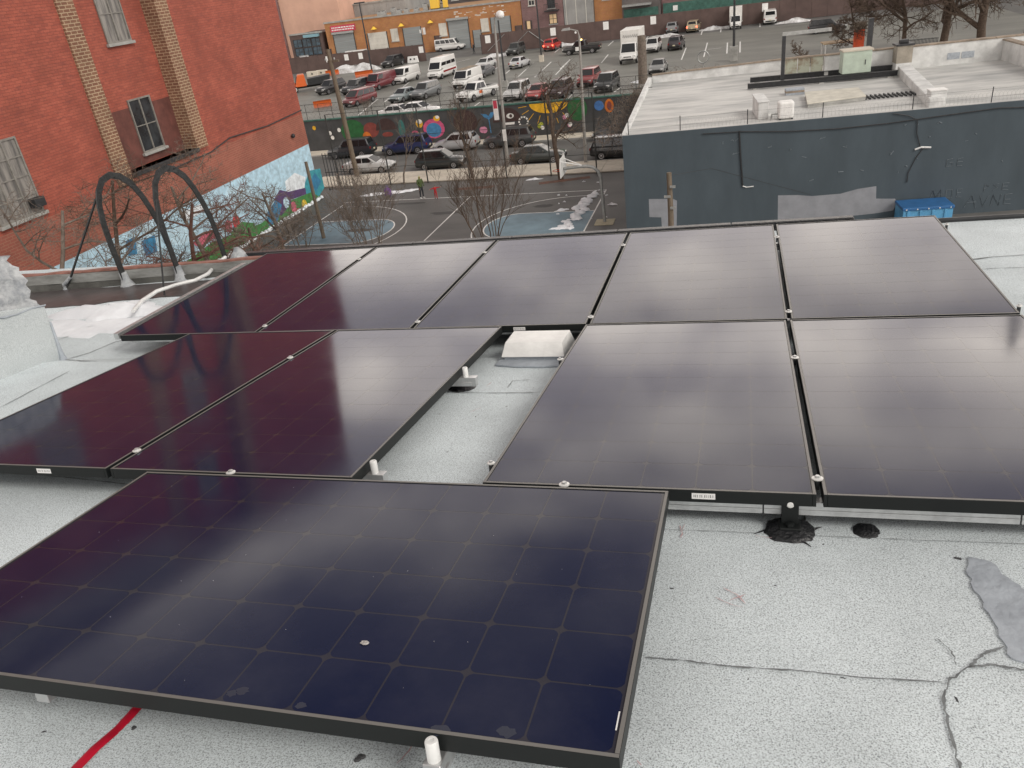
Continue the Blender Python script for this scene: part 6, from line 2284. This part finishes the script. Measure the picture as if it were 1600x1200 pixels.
d2 = fbuild('dark_block', 'dark apartment block behind the orange ladder at the top edge', 8.2, 34, FY2 + 1, FY2 + 18, 12, 'dark_block')
for q in range(6):
    for zz in (1.2, 5.2):
        fwin(d2, 1.2 + q * 4.1, zz, 2.0, 2.2, 'ivory')
d3 = fbuild('brown_block', 'brown apartment block beyond the trees at the upper right', 36, 90, FY2 - 6, FY2 + 18, 13, 'dark_block')
for q in range(11):
    for zz in (1.2, 5.2, 9.0):
        fwin(d3, 1.2 + q * 4.7, zz, 2.0, 2.2, 'ivory')
# behind the warehouse
pk2 = fbuild('pink_building', 'tall salmon pink blank wall left of the warehouse', -94.0, -80.5, 165, 190, 14.5, 'stucco_pink')
pl2 = fbuild('plum_building', 'plum brick house with white window frames next to the pink wall', -112.0, -94.1, 164.5, 190, 14.5, 'plum_brick')
for zz in (5.6, 8.9, 12.0):
    fwin(pl2, 14.6, zz, 1.6, 2.1, 'white_paint')
    fwin(pl2, 10.6, zz, 1.6, 2.1, 'white_paint')
MB().box(15.2, 15.9, -.4, -.003, 0, 4.6).build('pilaster', MATS['ivory'], pl2)
MB().box(17.0, 17.6, -.4, -.003, 0, 4.6).build('pilaster', MATS['ivory'], pl2)
gs = fbuild('grey_shed', 'grey corrugated shed standing behind the warehouse roof', -80.4, -68.5, 172, 190, 9.2, 'grey_block')
for k in range(8):
    MB().box(.5 + k * 1.45, .6 + k * 1.45, -.05, -.002, 0, 9.1).build('rib', MATS['galv'], gs)
ds = fbuild('dark_building', 'dark brown brick block stretching behind the warehouse', -80.0, -30, 191, 210, 15, 'dark_block')
for q in range(14):
    for zz in (7.2, 10.4):
        fwin(ds, 1.5 + q * 3.5, zz, 1.7, 2.0, 'ivory')
bs = fbuild('blue_shopfront', 'low brown shop with blue glazed front at the far left', -86.5, -79.4, FY2, FY2 + 11, 5.6, 'fence_brown')
mat('blue_glass', (.07, .12, .16), .25, col2=(.03, .04, .05), vscale=.8)
for q in range(3):
    for zz in (1.7, 3.3):
        fwin(bs, .6 + q * 2.0, zz, 1.9, 1.5, 'dark_steel', 'blue_glass', sill=False)
MB().box(3.4, 6.6, -.8, -.001, 5.0, 5.5).build('awning', mat('awning_blue', (.2, .36, .42), .6), bs)
sk = fbuild('corner_house', 'far brown houses closing the street behind the brick building', -150, -112.1, 160, 190, 14, 'dark_block')

# orange ladder and scaffold at the top
mat('safety_orange', (.75, .10, .025), .5, var=.2, vscale=3)
p = gp(1257, 24, LOT)
ld = empty('orange_ladder', (p.x, p.y - .3, LOT), 0, 'bright orange ladder standing against the brown fence', 'ladder')
for s in (-.4, .4):
    MB().box(s - .07, s + .07, -.05, .05, 0, 4.6).build('stile', MATS['safety_orange'], ld)
for k in range(11):
    MB().box(-.33, .33, -.03, .03, .3 + k * .4, .38 + k * .4).build('rung', MATS['safety_orange'], ld)
p = gp(1312, 22, LOT)
cf = empty('orange_netting', (p.x, p.y, LOT), 0, 'heap of orange safety netting beside the ladder', 'netting')
b = MB()
r_ = random.Random(44)
for k in range(160):
    a = Vector((r_.uniform(-3.2, 2.8), r_.uniform(-.6, .6), r_.uniform(0, 3.6)))
    b.tube([a, a + Vector((r_.gauss(0, .6), r_.gauss(0, .2), r_.gauss(0, .6)))], .045, 3)
o = b.build('net', MATS['safety_orange'], cf)
o['kind'] = 'stuff'
for q in (-3, 0, 2.6):
    MB().tube([(q, 0, 0), (q, 0, 4.2)], .08, 6).build('pole', MATS['safety_orange'], cf)
# plywood top, orange box and white trestle behind the neighbour's parapet
p = gp(1316, 84, LOT)
tb = empty('work_table', (p.x, p.y, LOT), .1, 'plywood topped work table behind the mint cabinet', 'table')
mat('plywood', (.46, .33, .20), .7, var=.2, vscale=2)
MB().box(-2.2, 2.0, -1.1, 1.1, 1.25, 1.35).build('table_top', MATS['plywood'], tb)
for s in ((-2.0, -1.0), (1.8, -1.0), (-2.0, 1.0), (1.8, 1.0)):
    MB().box(s[0] - .06, s[0] + .06, s[1] - .06, s[1] + .06, 0, 1.249).build('leg', MATS['white_paint'], tb)
p = gp(1338, 84, LOT)
ob_ = empty('orange_column', (p.x, p.y - 1.0, LOT), 0, 'upright orange crate beside the plywood table', 'crate')
MB().box(-.5, .5, -.5, .5, 0, 2.6).build('crate_body', MATS['safety_orange'], ob_, bevel=.05)
MB().box(-.6, .6, -.6, .6, 2.601, 3.3).build('lid', MATS['coping_brown'], ob_, bevel=.03)

# iron fence in front of the upper right trees
rail_fence('park_fence', 'dark iron picket fence below the upper right trees', gp(1415, 92, LOT).x, gp(1465, 90, LOT).x, gp(1440, 90, LOT).y, LOT, 1.8, 22, 'dark_steel', (.95, .2), .03)
# ================================================================== poles
def pole(name, label, cat, x, y, z, h, r0, r1, m, lean=(0, 0)):
    e_ = empty(name, (x, y, z), 0, label, cat)
    MB().tube([(0, 0, 0), (lean[0] * .5, lean[1] * .5, h * .5), (lean[0], lean[1], h)], [r0, (r0 + r1) / 2, r1], 10).build('shaft', MATS[m], e_, smooth=.9)
    return e_


mat('pole_grey', (.30, .29, .27), .7, var=.2, vscale=2)
lm = pole('street_lamp', 'grey street lamp with round white globe beside the dark hatchback', 'street lamp', -18.5, 63.3, G, 11.0, .14, .08, 'pole_grey', (.25, 0))
MB().tube([(.25, 0, 11.0), (.3, 0, 11.5), (.5, 0, 11.8), (.75, 0, 11.75)], .05, 6).build('arm', MATS['pole_grey'], lm)
MB().lathe([(.05, -.3), (.28, -.2), (.34, 0), (.28, .2), (.08, .3)], 12, (.78, 0, 11.7)).build('globe', MATS['white_paint'], lm, smooth=.9)
MB().box(-.2, .2, -.25, -.14, 2.3, 3.2).build('control_box', MATS['white_paint'], lm)
sg = MB().box(-.62, -.22, -.2, -.15, 4.0, 5.6).build('parking_sign', MATS['white_paint'], lm)
sg = MB().box(-.58, -.26, -.21, -.201, 4.9, 5.5).build('sign_print', MATS['sign_red'], lm)
l2 = pole('street_lamp', 'grey street lamp with a bent arm left of the blue-grey building', 'street lamp', -11.9, 63.3, G, 9.6, .14, .08, 'pole_grey', (.2, 0))
MB().tube([(.2, 0, 9.6), (.1, 0, 10.0), (-.5, -.2, 10.2)], .05, 6).build('arm', MATS['pole_grey'], l2)
MB().hexa([(-1.1, -.35, 10.12), (-.45, -.35, 10.12), (-.45, -.1, 10.12), (-1.1, -.1, 10.12)], [(-1.0, -.3, 10.26), (-.45, -.3, 10.3), (-.45, -.15, 10.3), (-1.0, -.15, 10.26)]).build('lamp_head', MATS['galv'], l2)
up = pole('utility_pole', 'thick weathered utility pole leaning beside the silver sedan', 'pole', -32.4, 63.2, G, 10.6, .24, .17, 'wood_pole', (-.3, 0))
MB().box(-.5, .5, -.1, .1, 9.6, 9.75).build('cross_arm', MATS['wood_pole'], up)
for q in (-.4, 0, .4):
    MB().lathe([(.05, 0), (.08, .08), (.04, .2)], 8, (q - .28, 0, 9.751)).build('insulator', MATS['galv'], up)
lp1 = pole('light_pole', 'thin dark light pole in front of the left brown fence', 'pole', -59.2, 129.0, LOT, 10.5, .14, .10, 'dark_steel')
MB().box(-.9, .9, -.15, .15, 10.3, 10.5).build('lamp_bar', MATS['dark_steel'], lp1)
lp2 = pole('light_pole', 'dark lot pole behind the white suv at the wall fence', 'pole', -27.0, 95.5, LOT, 7.5, .12, .09, 'dark_steel')
MB().box(-.3, .3, -.3, .3, 0, .9).build('footing', MATS['concrete_grey'], lp2)
lp3 = pole('light_pole', 'slim dark pole right of the red car', 'pole', -27.9, 119.6, LOT, 11, .13, .09, 'dark_steel')
MB().box(-.3, .3, -.3, .3, 0, .9).build('footing', MATS['concrete'], lp3)
lp4 = pole('light_pole', 'dark lot pole beyond the white roof, in front of a box truck', 'pole', -.7, 101.7, LOT, 9.5, .16, .11, 'dark_steel')
MB().box(-.45, .45, -.45, .45, 0, 1.6).build('footing', MATS['concrete_grey'], lp4, bevel=.03)
vp_ = pole('timber_pole', 'grey vine-clad pole stump behind the left corner of the white roof', 'pole', -9.8, 88.0, LOT, 5.0, .5, .42, 'bark_grey')
MB().box(-.5, .5, -.5, .5, 0, .3).build('footing', MATS['concrete_grey'], vp_)
# sign hoop on a post at the lot edge
p = gp(1090, 120, LOT)
hp = pole('hoop_post', 'slim post with a ring at the lot edge behind the white roof', 'post', -3.2, 78.5, LOT, 3.0, .06, .05, 'galv')
MB().tube([(.5 * math.cos(a), 0, 3.5 + .5 * math.sin(a)) for a in [6.283 * k / 20 for k in range(21)]], .06, 6).build('ring', MATS['galv'], hp)
rp_ = pole('utility_pole', 'grey utility pole cut by the right edge of the picture', 'pole', 25.9, 88.5, LOT, 26, .45, .40, 'pole_grey')
MB().lathe([(.55, 0), (.62, .2), (.62, 1.9), (.4, 2.1)], 14, (.1, -.9, 22.0)).build('transformer', MATS['dark_steel'], rp_, smooth=.7)
MB().box(-1.6, 1.6, -.12, .12, 24.6, 24.85).build('cross_arm', MATS['wood_pole'], rp_)

# ================================================================== basketball hoop
hb_ = empty('basketball_hoop', (-7.94, 47.3, G), 0, 'basketball hoop with curved grey pole and white backboard', 'basketball hoop')
MB().box(-.6, .6, -.6, .6, .0, .05).build('base_plate', mat('plate_tan', (.42, .38, .27), .8, var=.15, vscale=3), hb_, bevel=.01)
pts = [(0, 0, .05), (-.05, 0, 1.6), (-.1, 0, 2.9), (-.22, 0, 3.25), (-.5, 0, 3.5), (-.9, 0, 3.6), (-1.6, 0, 3.58), (-2.35, 0, 3.52)]
MB().tube(pts, .10, 10).build('pole', MATS['galv'], hb_, smooth=.9)
MB().prism([(-2.42, -.92, 3.15), (-2.42, .92, 3.15), (-2.42, .92, 3.75), (-2.42, .62, 4.25), (-2.42, -.62, 4.25), (-2.42, -.92, 3.75)], (.05, 0, 0)).build('backboard', MATS['white_paint'], hb_)
sq = MB()
for a, c in (((-.3, 3.45), (.3, 3.45)), ((.3, 3.45), (.3, 3.9)), ((.3, 3.9), (-.3, 3.9)), ((-.3, 3.9), (-.3, 3.45))):
    sq.tube([(-2.43, a[0], a[1]), (-2.43, c[0], c[1])], .02, 4)
sq.build('target_square', MATS['galv'], hb_)
for s in (-.45, .45):
    MB().tube([(-2.38, s, 4.05), (-1.1, 0, 3.62)], .03, 5).build('stay', MATS['white_paint'], hb_)
MB().tube([(-2.80 + .26 * math.cos(a), .26 * math.sin(a), 3.42) for a in [6.283 * k / 22 for k in range(23)]], .022, 6).build('rim', mat('rim_red', (.50, .06, .02), .5), hb_)
MB().box(-2.56, -2.42, -.08, .08, 3.36, 3.46).build('rim_bracket', MATS['rim_red'], hb_)

# ================================================================== snow on the ground
def gsnow(label, u, v, lx, ly, h, seed, z=G, rz=0, m='snow', rag=.45, name='snow_patch'):
    p = gp(u, v, z)
    return mound(name, label, p.x, p.y, lx, ly, h, seed, m, base=lambda x, y: z + .02, rag=rag, group='snow patches', rz=rz, kindcat='snow')


gsnow('elongated snow patch under the purple bag on the court', 596, 303, 1.5, .35, .10, 1, rz=.25)
gsnow('snow patch between the purple bag and the person in green', 634, 299, 1.1, .35, .09, 2, rz=.3)
a_, c_ = gp(927, 299), gp(876, 358)
r_ = random.Random(71)
b = MB()
for k in range(70):                 # broken clods of shovelled snow, one continuous strip
    t = min(1, max(0, k / 69 + r_.gauss(0, .02)))
    p = a_.lerp(c_, t)
    rad = r_.uniform(.08, .34) * (1.15 - .4 * abs(t - .5))
    q0 = len(b.v)
    b.lathe([(rad, 0), (rad * .95, rad * .12), (rad * .7, rad * .3), (rad * .3, rad * .42), (.01, rad * .44)], 9, (p.x + .15 + r_.gauss(0, .18), p.y + r_.gauss(0, .1), G + .012))
    for i in range(q0, len(b.v)):
        x_, y_, z_ = b.v[i]
        b.v[i] = (x_ + r_.gauss(0, rad * .09), y_ + r_.gauss(0, rad * .09), max(G + .01, z_ + r_.gauss(0, rad * .04)))
o = b.build('snow_strip', MATS['snow'], smooth=1.2)
tag(o, 'long broken strip of snow lying along the court baseline by the hoop', 'snow')
for k, (u, v, lx, ly, rz_, lab) in enumerate(((878, 357, .6, .30, .3, 'snow lump on the right blue key nearest the panels'), (834, 281, .5, .12, .2, 'small snow patch left of the mulch bed'),
                                           (879, 329, .5, .10, .3, 'thin snow streak left of the baseline'), (957, 320, .3, .10, 0, 'small snow spot right of the hoop pole'))):
    gsnow(lab, u, v, lx, ly, .10, 40 + k * 7, rz=rz_, rag=.6)
for k in range(12):
    r_ = random.Random(100 + k)
    u, v = r_.uniform(860, 950), r_.uniform(268, 350)
    o = gsnow('tiny snow crumb scattered around the basketball hoop', u, v, r_.uniform(.04, .11), r_.uniform(.04, .07), .05, 200 + k)
    o['group'] = 'snow crumbs around the hoop'
xx = -44.0
k = 0
while xx < -9:
    k += 1
    L = random.Random(k).uniform(2.0, 3.4)
    o = mound('snow_bank', 'dirty ridge of ploughed snow along the wall fence in the lot', xx + L * .5, 79.0 + random.Random(k + 50).uniform(-.3, .3), L * .62, .75, .45, 300 + k, 'snow' if k % 3 else 'dirty_snow', base=lambda x, y: LOT + .02, rag=.4, group='ploughed snow along the wall fence')
    xx += L * (1.0 if k not in (6, 9, 11) else 1.7)
for k, (u, v) in enumerate(((1000, 57), (1040, 58), (930, 60), (1120, 46), (880, 72), (1300, 40), (1240, 35), (780, 88))):
    p = gp(u, v, LOT)
    o = mound('snow_bank', 'low snow bank at the foot of the right brown fence', p.x, p.y, 2.6, .7, .4, 400 + k, 'dirty_snow', base=lambda x, y: LOT + .02, rag=.4, group='snow along the right brown fence')
for k, (u, v) in enumerate(((1060, 124), (1100, 121), (1025, 127))):
    p = gp(u, v, LOT)
    mound('snow_bank', 'patchy snow at the lot edge just behind the white roof', p.x, max(p.y, 77), 2.4, .6, .3, 500 + k, 'snow', base=lambda x, y: LOT + .02, rag=.5, group='snow behind the white roof')
p = gp(555, 112, LOT)
mound('snow_bank', 'snow heap by the brown fence behind the dark cars', p.x, p.y, 4.5, 1.2, 1.0, 520, 'dirty_snow', base=lambda x, y: LOT + .02, rag=.4)

# purple bag
p = gp(607, 306)
bg = empty('bag', (p.x, p.y, G + .03), .2, 'purple bag lying on the snow patch', 'bag')
mat('purple', (.16, .05, .30), .7, var=.2, vscale=6)
MB().lathe([(.22, 0), (.30, .12), (.28, .4), (.16, .58), (.06, .62)], 12).build('bag_body', MATS['purple'], bg, smooth=.9)
MB().tube([(-.12, 0, .58), (-.1, 0, .74), (.1, 0, .74), (.12, 0, .58)], .025, 6).build('handle', MATS['purple'], bg)
mat('towel', (.72, .70, .72), .8)
# ================================================================== people
def person(label, loc, rz, h, joints, zones, extra=None):
    """one skinned body; joints: name -> (pos, radius, parent); zones colour the finished surface"""
    names = list(joints)
    idx = {n: i for i, n in enumerate(names)}
    me = bpy.data.meshes.new('body')
    me.from_pydata([joints[n][0] for n in names], [(idx[joints[n][2]], idx[n]) for n in names if joints[n][2]], [])
    o = bpy.data.objects.new('body', me)
    COL.objects.link(o)
    sk_ = o.modifiers.new('skin', 'SKIN')
    for n in names:
        d = me.skin_vertices[0].data[idx[n]]
        r = joints[n][1]
        d.radius = (r, r) if not isinstance(r, tuple) else r
        d.use_root = (n == 'pelvis')
    sk_.use_smooth_shade = True
    ss = o.modifiers.new('sub', 'SUBSURF')
    ss.levels = ss.render_levels = 2
    dg = bpy.context.evaluated_depsgraph_get()
    dg.update()
    nm = bpy.data.meshes.new_from_object(o.evaluated_get(dg))
    bpy.data.objects.remove(o)
    nm.materials.clear()
    ms = []
    for m_, _ in zones:
        if m_ not in ms:
            ms.append(m_)
            nm.materials.append(MATS[m_])
    for f in nm.polygons:
        f.use_smooth = True
        c = f.center
        for m_, test in zones:
            if test(c):
                f.material_index = ms.index(m_)
                break
    root = empty('person', loc, rz, label, 'person')
    root.scale = (h,) * 3
    bo = bpy.data.objects.new('body', nm)
    COL.objects.link(bo)
    bo.parent = root
    if extra:
        extra(root)
    return root


mat('hoodie_green', (.075, .105, .035), .85, var=.25, vscale=6)
mat('hood_lime', (.32, .42, .08), .8)
mat('trousers', (.018, .022, .028), .85)
mat('shoe_white', (.72, .72, .70), .6)
mat('skin_tone', (.42, .25, .17), .6)
mat('child_red', (.42, .02, .025), .8, var=.2, vscale=6)
mat('hair_dark', (.02, .015, .012), .7)


def skeleton(armL, armR, stride=.06, headfwd=.03, handr=.9):
    """facing +x, unit = metres for a 1.75 m adult; arms: shoulder, elbow, wrist points"""
    J = {}
    J['pelvis'] = ((0, 0, .95), (.15, .12), None)
    J['waist'] = ((0, 0, 1.10), (.15, .12), 'pelvis')
    J['chest'] = ((.01, 0, 1.30), (.18, .13), 'waist')
    J['neck0'] = ((.01, 0, 1.46), .075, 'chest')
    J['neck'] = ((.02, 0, 1.52), .062, 'neck0')
    J['head'] = ((headfwd + .02, 0, 1.60), .098, 'neck')
    J['crown'] = ((headfwd + .01, 0, 1.70), .088, 'head')
    J['nose'] = ((headfwd + .125, 0, 1.60), .018, 'head')
    for s, nm, arm in ((1, 'L', armL), (-1, 'R', armR)):
        J['sh' + nm] = (arm[0], .082, 'chest')
        J['el' + nm] = (arm[1], .056, 'sh' + nm)
        J['wr' + nm] = (arm[2], .036, 'el' + nm)
        w_, e_ = Vector(arm[2]), Vector(arm[1])
        d = (w_ - e_).normalized()
        side = d.cross(Vector((0, 0, 1)))
        if side.length < .2:
            side = Vector((1, 0, 0))
        side.normalize()
        J['palm' + nm] = (tuple(w_ + d * .07), .034, 'wr' + nm)
        for k in range(4):
            a = w_ + d * .12 + side * (.021 * (k - 1.5))
            b_ = a + d * (.05 - .008 * abs(k - 1.3)) + Vector((.008, 0, -.006))
            J[f'f{k}{nm}'] = (tuple(a), .0095, 'palm' + nm)
            J[f'g{k}{nm}'] = (tuple(b_), .008, f'f{k}{nm}')
        t0 = w_ + d * .055 + side * .045
        J['th' + nm] = (tuple(t0), .010, 'palm' + nm)
        J['tt' + nm] = (tuple(t0 + d * .035 + side * .015), .0085, 'th' + nm)
        st = stride * s
        J['hip' + nm] = ((0, .09 * s, .88), .098, 'pelvis')
        J['kn' + nm] = ((st * .5 + .02, .10 * s, .49), .066, 'hip' + nm)
        J['an' + nm] = ((st - .01, .105 * s, .10), .048, 'kn' + nm)
        J['heel' + nm] = ((st - .03, .107 * s, .045), .042, 'an' + nm)
        J['toe' + nm] = ((st + .16, .125 * s, .035), .034, 'heel' + nm)
    return J


def zones_adult():
    return [('shoe_white', lambda c: c.z < .105), ('skin_tone', lambda c: abs(c.y) > .15 and c.z < .86 and c.z > .6 and c.x > .02), ('trousers', lambda c: c.z < .90),
            ('skin_tone', lambda c: c.z > 1.53 and c.z < 1.66 and c.x > .085), ('hood_lime', lambda c: c.z > 1.50), ('hoodie_green', lambda c: True)]


def face_bits(root, hx=.05, hz=1.60):
    for s in (-1, 1):
        MB().lathe([(.004, 0), (.011, .003), (.008, .008)], 8, (hx + .088, s * .034, hz + .02), 'x').build('eye', MATS['hair_dark'], root)
    MB().box(hx + .080, hx + .092, -.024, .024, hz - .052, hz - .044).build('mouth', MATS['rim_red'], root)


pa_ = gp(660, 310)
person('adult in a green hooded top and dark trousers standing on the court', (pa_.x, pa_.y, G + .016), math.radians(-35), 1.0,
       skeleton([(0, .20, 1.40), (.04, .24, 1.13), (.22, .16, 1.02)], [(0, -.20, 1.40), (.03, -.25, 1.13), (.2, -.17, 1.0)], .05), zones_adult(), face_bits)
pc_ = gp(682, 311)
person('small child in red with both arms stretched out', (pc_.x, pc_.y, G + .016), math.radians(-60), .60,
       skeleton([(0, .19, 1.40), (.10, .42, 1.40), (.2, .64, 1.44)], [(0, -.19, 1.40), (.06, -.42, 1.36), (.1, -.62, 1.32)], .16),
       [('hair_dark', lambda c: c.z < .1), ('skin_tone', lambda c: c.z > 1.5 and c.z < 1.66 and c.x > .075), ('hair_dark', lambda c: c.z > 1.64), ('skin_tone', lambda c: c.z > 1.5),
        ('skin_tone', lambda c: abs(c.y) > .66), ('child_red', lambda c: True)], face_bits)
pw = gp(741, 84, LOT)
person('far pedestrian in dark clothes at the lot entry', (pw.x, pw.y, LOT + .01), math.radians(180), 1.0,
       skeleton([(0, .20, 1.40), (.0, .24, 1.13), (.08, .22, .90)], [(0, -.20, 1.40), (.0, -.25, 1.13), (.08, -.23, .9)], .12),
       [('hair_dark', lambda c: c.z < .1), ('trousers', lambda c: c.z < 1.5), ('skin_tone', lambda c: c.z < 1.65), ('hair_dark', lambda c: True)], face_bits)
